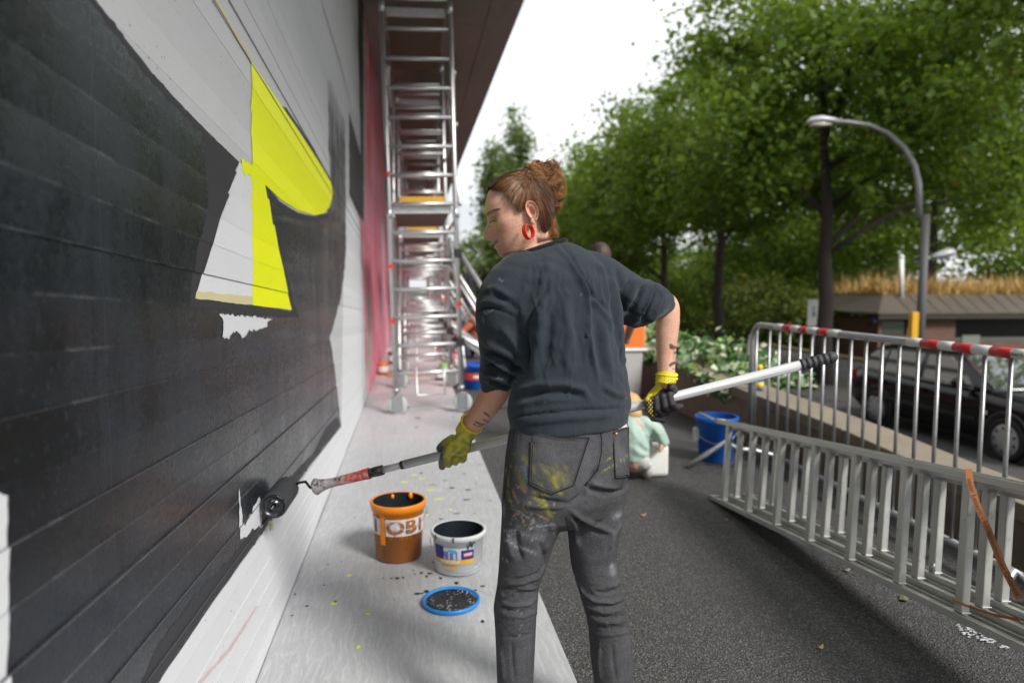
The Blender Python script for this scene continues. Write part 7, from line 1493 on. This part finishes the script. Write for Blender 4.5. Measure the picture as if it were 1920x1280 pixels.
# child squatting with a canister
def child():
    g = onz(1213, 897, 0.0); h = (g - C).dot(FH); Pq = lambda x, y, dh=0.0: pv(x, y, h + dh)
    t = MB(); hd = Pq(1180, 762, 0.05); t.ball(hd, (0.075, 0.085, 0.085)); limb(t, [hd, Pq(1186, 790, 0.03)], [0.04, 0.04]); limb(t, [Pq(1190, 800), Pq(1190, 860)], [0.08, 0.1])
    limb(t, [Pq(1232, 800), Pq(1246, 826), Pq(1240, 838, -0.05)], [0.035, 0.03, 0.022]); limb(t, [Pq(1240, 836, -0.05), Pq(1237, 846, -0.07)], [0.02, 0.012])
    limb(t, [Pq(1205, 868), Pq(1212, 882), Pq(1213, 893)], [0.03, 0.028, 0.026]); limb(t, [Pq(1165, 862), Pq(1160, 880, .05), Pq(1160, 893, .05)], [0.05, 0.03, 0.026])
    me = remesh(t, 0.010, 4); me.materials.append(SKIN2); o = link('person', me); tag(o, 'small child in a pale green top squatting beside a white canister', 'child')
    m = MB(); limb(m, [Pq(1182, 790, .02), Pq(1186, 815), Pq(1188, 848)], [0.085, 0.115, 0.112]); limb(m, [Pq(1205, 795), Pq(1232, 806, -.02), Pq(1244, 828, -.03)], [0.06, 0.052, 0.04]); limb(m, [Pq(1170, 795), Pq(1150, 815)], [0.06, 0.045])
    gm = NT('mint_fabric'); gm.set(col=gm.mix(gm.noise(10, 4, 0.6, gm.obj()), (0.30, 0.42, 0.36), (0.42, 0.54, 0.47)), rough=0.85); me = remesh(m, 0.010, 3)
    me.materials.append(gm.m); co = get_co(me); no = get_no(me); set_co(me, co + no * (0.0035 * np.sin(co[:, 2] * 70 + co[:, 0] * 60 + 3 * np.sin(co[:, 0] * 37 + co[:, 1] * 23)) * np.sin(co[:, 0] * 31 + co[:, 2] * 19))[:, None]); sculpt(me, [(.008, 5, [(1182, 800), (1192, 825), (1215, 846)]), (-.009, 4, [(1186, 818), (1205, 842), (1222, 850)]), (.008, 4, [(1180, 832), (1200, 850), (1222, 856)]), (-.010, 4, [(1206, 795), (1210, 815), (1222, 835)]), (.007, 4, [(1225, 800), (1236, 815), (1242, 828)]), (-.007, 3, [(1218, 800), (1230, 818), (1236, 832)])]); link('top', me, o)
    m = MB(); limb(m, [Pq(1186, 850, .02), Pq(1200, 866, -.03), Pq(1208, 868, -.06)], [0.100, 0.075, 0.055]); limb(m, [Pq(1178, 852, .02), Pq(1165, 862, -.02)], [0.11, 0.07]); limb(m, [Pq(1207, 866), Pq(1211, 882)], [0.045, 0.036])
    pm = NT('patterned_leggings'); v = pm.voro(22, pm.pos(), 1); dd = pm.voro(22, pm.pos()); c = pm.mix(pm.ramp(dd, 0.36, 0.30), (0.46, 0.44, 0.44), v); pm.set(col=pm.mix(0.25, c, (0.42, 0.40, 0.41)), rough=0.85); part(m, 'leggings', pm.m, o, 0.010, 3)
    for a, dh in ((1213, 0.0), (1162, 0.05)):
        m = MB(); q = Pq(a, 893, dh); q.z = 0.035; m.ball(q + Vector((0, 0.02, 0.0)), (0.031, 0.060, 0.032)); m.ball(q + Vector((0, -0.025, 0.012)), (0.028, 0.032, 0.038)); part(m, 'shoe', mat('child_shoe', (0.42, 0.41, 0.40), 0.6, var=0.4, vs_=40), o, 0.007, 2)
    m = MB(); m.ball(hd + Vector((0, 0, 0.012)), (0.088, 0.095, 0.092)); m.ball(Pq(1188, 775, 0.0), (0.06, 0.05, 0.05)); hm = mat('child_hair', (0.52, 0.32, 0.13), 0.5, var=0.4, vs_=60, bump=0.8, bs=120); part(m, 'hair', hm, o, 0.008, 2)
    # canister
    cn_ = onz(1222, 893, 0.0); k = (cn_ - C).dot(FWD); q = onz(1230, 892, 0) + FH * 0.02
    t = thing('canister', 'white translucent plastic canister standing beside the squatting child', 'canister', (q.x, q.y, 0)); m = MB(); m.box((q.x, q.y, 0.115), (0.155, 0.12, 0.22)); cm = NT('milky_plastic'); cm.set(col=(0.72, 0.73, 0.70), rough=0.35, sss=0.3); m.build('body', cm.m, t, bevel=0.025)
    m = MB(); m.tube([(q.x - 0.05, q.y, 0.22), (q.x - 0.05, q.y, 0.275), (q.x - 0.02, q.y, 0.30), (q.x + 0.05, q.y, 0.265), (q.x + 0.055, q.y, 0.22)], 0.014, 10); m.build('grip', cm.m, t)
    m = MB(); m.lathe([(0.025, 0.22), (0.025, 0.27), (0, 0.272)], 16, (q.x - 0.062, q.y - 0.03, 0)); m.build('cap', M_WHITE, t)
    q2 = onz(1192, 892, 0) + FH * 0.16; t2 = copy_tree(t); t2['label'] = "white canister half hidden behind the painter's leg, next to the child"; t2['group'] = t['group'] = 'white canisters'; t2.location = (q2.x - 0.02, q2.y, 0); t2.scale = (1, 1, 0.7)
child()
def adult(label, foot_px, foot_py, top_py, cols, dirn, pose='stand', gz_=0.0, hair=(0.05, 0.035, 0.028), xoff=0):
    g = onz(foot_px, foot_py, gz_); h = (g - C).dot(FH); top = pv(foot_px, top_py, h).z - gz_; s = top / 1.72
    f = Vector((math.cos(dirn), math.sin(dirn), 0)); r = Vector((f.y, -f.x, 0)); Z = Vector((0, 0, 1)); Q = lambda a, b, c: g + r * (a * s) + f * (b * s) + Z * (c * s)
    if pose == 'stand':
        hip, ch, hd = Q(0, 0, .95), Q(0, .02, 1.38), Q(0, .05, 1.60); kn = [Q(-.1, .04, .5), Q(.1, .04, .5)]; ft = [Q(-.11, 0, .06), Q(.11, 0, .06)]; el = [Q(-.26, .02, 1.12), Q(.26, .02, 1.12)]; ha = [Q(-.22, .2, .95), Q(.22, .2, .95)]
    else:
        s = 1.0; hip, ch, hd = Q(0, -.12, .24), Q(0, .04, .62), Q(0, .12, .86); kn = [Q(-.16, .26, .50), Q(.16, .26, .50)]; ft = [Q(-.14, .12, .05), Q(.14, .12, .05)]; el = [Q(-.24, .2, .50), Q(.24, .2, .5)]; ha = [Q(-.1, .42, .40), Q(.1, .42, .4)]
    m = MB(); m.ball(hd, (.075 * s, .09 * s, .11 * s)); limb(m, [hd, ch], [.05 * s, .055 * s]); limb(m, [ch, hip], [.11 * s, .12 * s])
    for i in (0, 1): limb(m, [el[i], ha[i]], [.042 * s, .03 * s]); m.ball(ha[i], .042 * s); limb(m, [kn[i], ft[i]], [.05 * s, .04 * s])
    me = remesh(m, 0.014, 3); me.materials.append(SKIN2); o = link('person', me); tag(o, label, 'person')
    m = MB(); limb(m, [ch + Z * .03 * s, ch.lerp(hip, .5), hip], [.13 * s, .145 * s, .14 * s])
    for i, sg in ((0, -1), (1, 1)): sh_ = ch + r * (sg * .15 * s) + Z * .04 * s; limb(m, [ch + r * (sg * .05 * s), sh_, el[i]], [.1 * s, .075 * s, .055 * s])
    part(m, 'shirt', cols[0], o, 0.014, 4); m = MB(); limb(m, [hip + Z * .08 * s, hip], [.13 * s, .15 * s])
    for i, sg in ((0, -1), (1, 1)): limb(m, [hip + r * (sg * .08 * s), kn[i], ft[i] + Z * .03], [.105 * s, .075 * s, .06 * s])
    part(m, 'trousers', cols[1], o, 0.014, 4)
    for i in (0, 1): m = MB(); m.ball(ft[i] + f * .05 * s - Z * .02 * s, (.05 * s, .05 * s, .04 * s)); m.ball(ft[i] + f * .12 * s - Z * .025 * s, (.045 * s, .045 * s, .035 * s)); part(m, 'shoe', M_BLACKP, o, 0.012, 2)
    m = MB(); m.ball(hd + Z * .03 * s - f * .02 * s, (.088 * s, .1 * s, .105 * s)); m.ball(hd - f * .05 * s + Z * .0 * s, (.07 * s, .06 * s, .085 * s)); part(m, 'hair', mat('hair_%.3f' % hair[0], hair, 0.55, var=0.5, vs_=70, bump=0.8, bs=150), o, 0.009, 2)
DKF = mat('dark_fabric', (0.022, 0.022, 0.028), 0.9); NAV = mat('navy_fabric', (0.03, 0.035, 0.075), 0.9); ORF = mat('rust_fabric', (0.45, 0.12, 0.05), 0.9); GRF = mat('grey_fabric', (0.16, 0.16, 0.17), 0.9)
adult("dark-haired adult standing behind the painter, only the head showing above her shoulder", 1122, 860, 457, (GRF, DKF), math.radians(75), hair=(0.045, 0.028, 0.021))
adult('person in dark clothes standing far off beyond the scaffold braces', 881, 600, 497, (DKF, NAV), math.radians(120), gz_=0.0, hair=(0.02, 0.018, 0.016))
adult('person in rust-coloured top and navy trousers crouching beside the scaffold', 893, 672, 600, (ORF, NAV), math.radians(160), 'crouch', hair=(0.04, 0.025, 0.02))
adult('second crouching person in grey working further along beside the towers', 868, 640, 590, (GRF, NAV), math.radians(200), 'crouch', hair=(0.03, 0.02, 0.015))
# orange crate on a pale bin by the bend of the wall
q = onz(1158, 752, 0.0)
t = thing('waste_bin', "pale grey plastic bin standing behind the painter's waist", 'bin', q)
m = MB(); m.box((q.x, q.y, 0.30), (0.40, 0.40, 0.60), taper=1.12); m.build('body', mat('bin_grey', (0.42, 0.41, 0.40), 0.5), t, bevel=0.02); m = MB(); m.box((q.x, q.y, 0.615), (0.50, 0.50, 0.035)); m.build('lid', M_WHITE, t, bevel=0.012)
t = thing('crate', "orange plastic crate on the pale bin under the painter's bent arm", 'crate', (q.x, q.y, 0.633)); m = MB(); w_, h_ = 0.46, 0.40
for sx, sy, dx, dy in ((0, -1, w_, 0.015), (0, 1, w_, 0.015), (-1, 0, 0.015, w_ - 0.035), (1, 0, 0.015, w_ - 0.035)): m.box((q.x + sx * w_ / 2, q.y + sy * w_ / 2, 0.635 + h_ / 2), (dx, dy, h_))
m.build('sides', M_ORANGE, t, bevel=0.004); m = MB(); m.box((q.x, q.y, 0.642), (w_ - 0.03, w_ - 0.03, 0.014)); m.build('floor', M_ORANGE, t); m = MB(); m.box((q.x + w_ / 2 + 0.012, q.y, 0.635 + h_ / 2), (0.008, w_ * 0.9, h_ * 0.9)); m.build('pale_side', mat('pale_orange', (0.70, 0.48, 0.38), 0.5), t)
# blue tub by the scaffold
tb = onz(893, 728, 0.0)
t, sh, T = bucket('tub', 'blue plastic tub with a red label band at the foot of the scaffold', tb, 0.15, 0.18, 0.33, [M_BLUE, mat('tub_inside', (0.02, 0.05, 0.3), 0.5)], None, rim=0.016, fill=0.6)
m = MB(); arc_band(m, 0.165, 0.172, 0.13, 0.22, -1.1, 1.2, T, 0, 20, 0.004); m.build('label_band', mat('tub_red', (0.55, 0.05, 0.03), 0.5), sh, recalc=False)
m = MB(); arc_band(m, 0.168, 0.170, 0.155, 0.19, -0.2, 0.6, T, 0, 10, 0.008); m.build('white_label', M_WHITE, sh, recalc=False)
# cardboard and small cans under the scaffold
cb = onz(765, 700, WALK_Z + 0.004); m = MB(); m.box((cb.x - 0.05, cb.y, WALK_Z + 0.006), (0.62, 0.75, 0.008), Matrix.Rotation(0.25, 3, 'Z')); tag(m.build('cardboard_sheet', mat('cardboard', (0.42, 0.24, 0.12), 0.85)), 'brown cardboard sheet lying on the walkway under the scaffold', 'cardboard')
canc = [('red', (0.55, 0.03, 0.02)), ('white', (0.65, 0.63, 0.62)), ('green', (0.20, 0.45, 0.08)), ('brown', (0.16, 0.08, 0.05)), ('pink', (0.62, 0.28, 0.32)), ('black', (0.02, 0.02, 0.025)), ('orange', (0.60, 0.18, 0.03))]
spots = [(708, 690, 0), (718, 702, 6), (822, 668, 0), (838, 690, 1), (832, 706, 2), (848, 712, 3), (856, 690, 4), (845, 675, 0), (880, 668, 1), (870, 655, 4), (900, 660, 0), (712, 672, 2), (824, 712, 5), (735, 682, 3), (842, 655, 6), (858, 672, 1)]
PLACE = ['against the pink wall left of the castor', 'on the cardboard edge by the wall', 'on the walkway left of the right-hand upright', 'directly behind the right-hand castor', 'beside the black can on the walkway edge', 'between the castor and the blue tub', 'touching the blue tub', 'behind the lowest rung', 'to the right behind the blue tub', 'behind the orange outrigger foot', 'beside the crouching rust-topped person', 'far back along the pink wall', 'lying near the walkway edge in front of the others', 'on the cardboard sheet', 'far back on the walkway edge', 'just left of the blue tub']
for i, (px, py, ci) in enumerate(spots):
    q = onz(px, py, WALK_Z if px < 850 else 0.0); nm, cc = canc[ci]; hh = rnd.uniform(0.13, 0.24); rr_ = rnd.uniform(0.05, 0.085)
    t = thing('paint_can', f'small {nm} paint can ' + PLACE[i], 'paint can', q, 'paint cans at the foot of the scaffold'); m = MB(); m.lathe([(0, 0.001), (rr_, 0.001), (rr_, hh), (rr_ - 0.006, hh + 0.004), (rr_ - 0.01, hh - 0.004), (0, hh - 0.004)], 18, q); m.build('can', mat('can_' + nm, cc, 0.45), t)
    m = MB(); m.lathe([(rr_ + 0.001, hh * 0.25), (rr_ + 0.0015, hh * 0.26), (rr_ + 0.0015, hh * 0.7), (rr_ + 0.001, hh * 0.71)], 18, q); m.build('label', M_WHITE if ci != 1 else M_RED, t)
# litter crumbs on the asphalt
rs = np.random.RandomState(8); N = 420; xs = rs.uniform(0.6, 2.6, N); ys_ = rs.uniform(1.0, 7.5, N); cen = np.stack([xs, ys_, np.full(N, 0.006)], 1)
lt = NT('litter'); lt.set(col=lt.mix(lt.island(), (0.10, 0.075, 0.05), (0.36, 0.24, 0.13)), rough=0.8)
o = link('leaf_litter', leaves_mesh('leaf_litter', cen, np.tile([0, 0, 1.0], (N, 1)) + rs.normal(size=(N, 3)) * .15, 0.010, rs, lt.m)); tag(o, 'tiny dry leaf crumbs scattered over the asphalt', 'litter', kind='stuff')
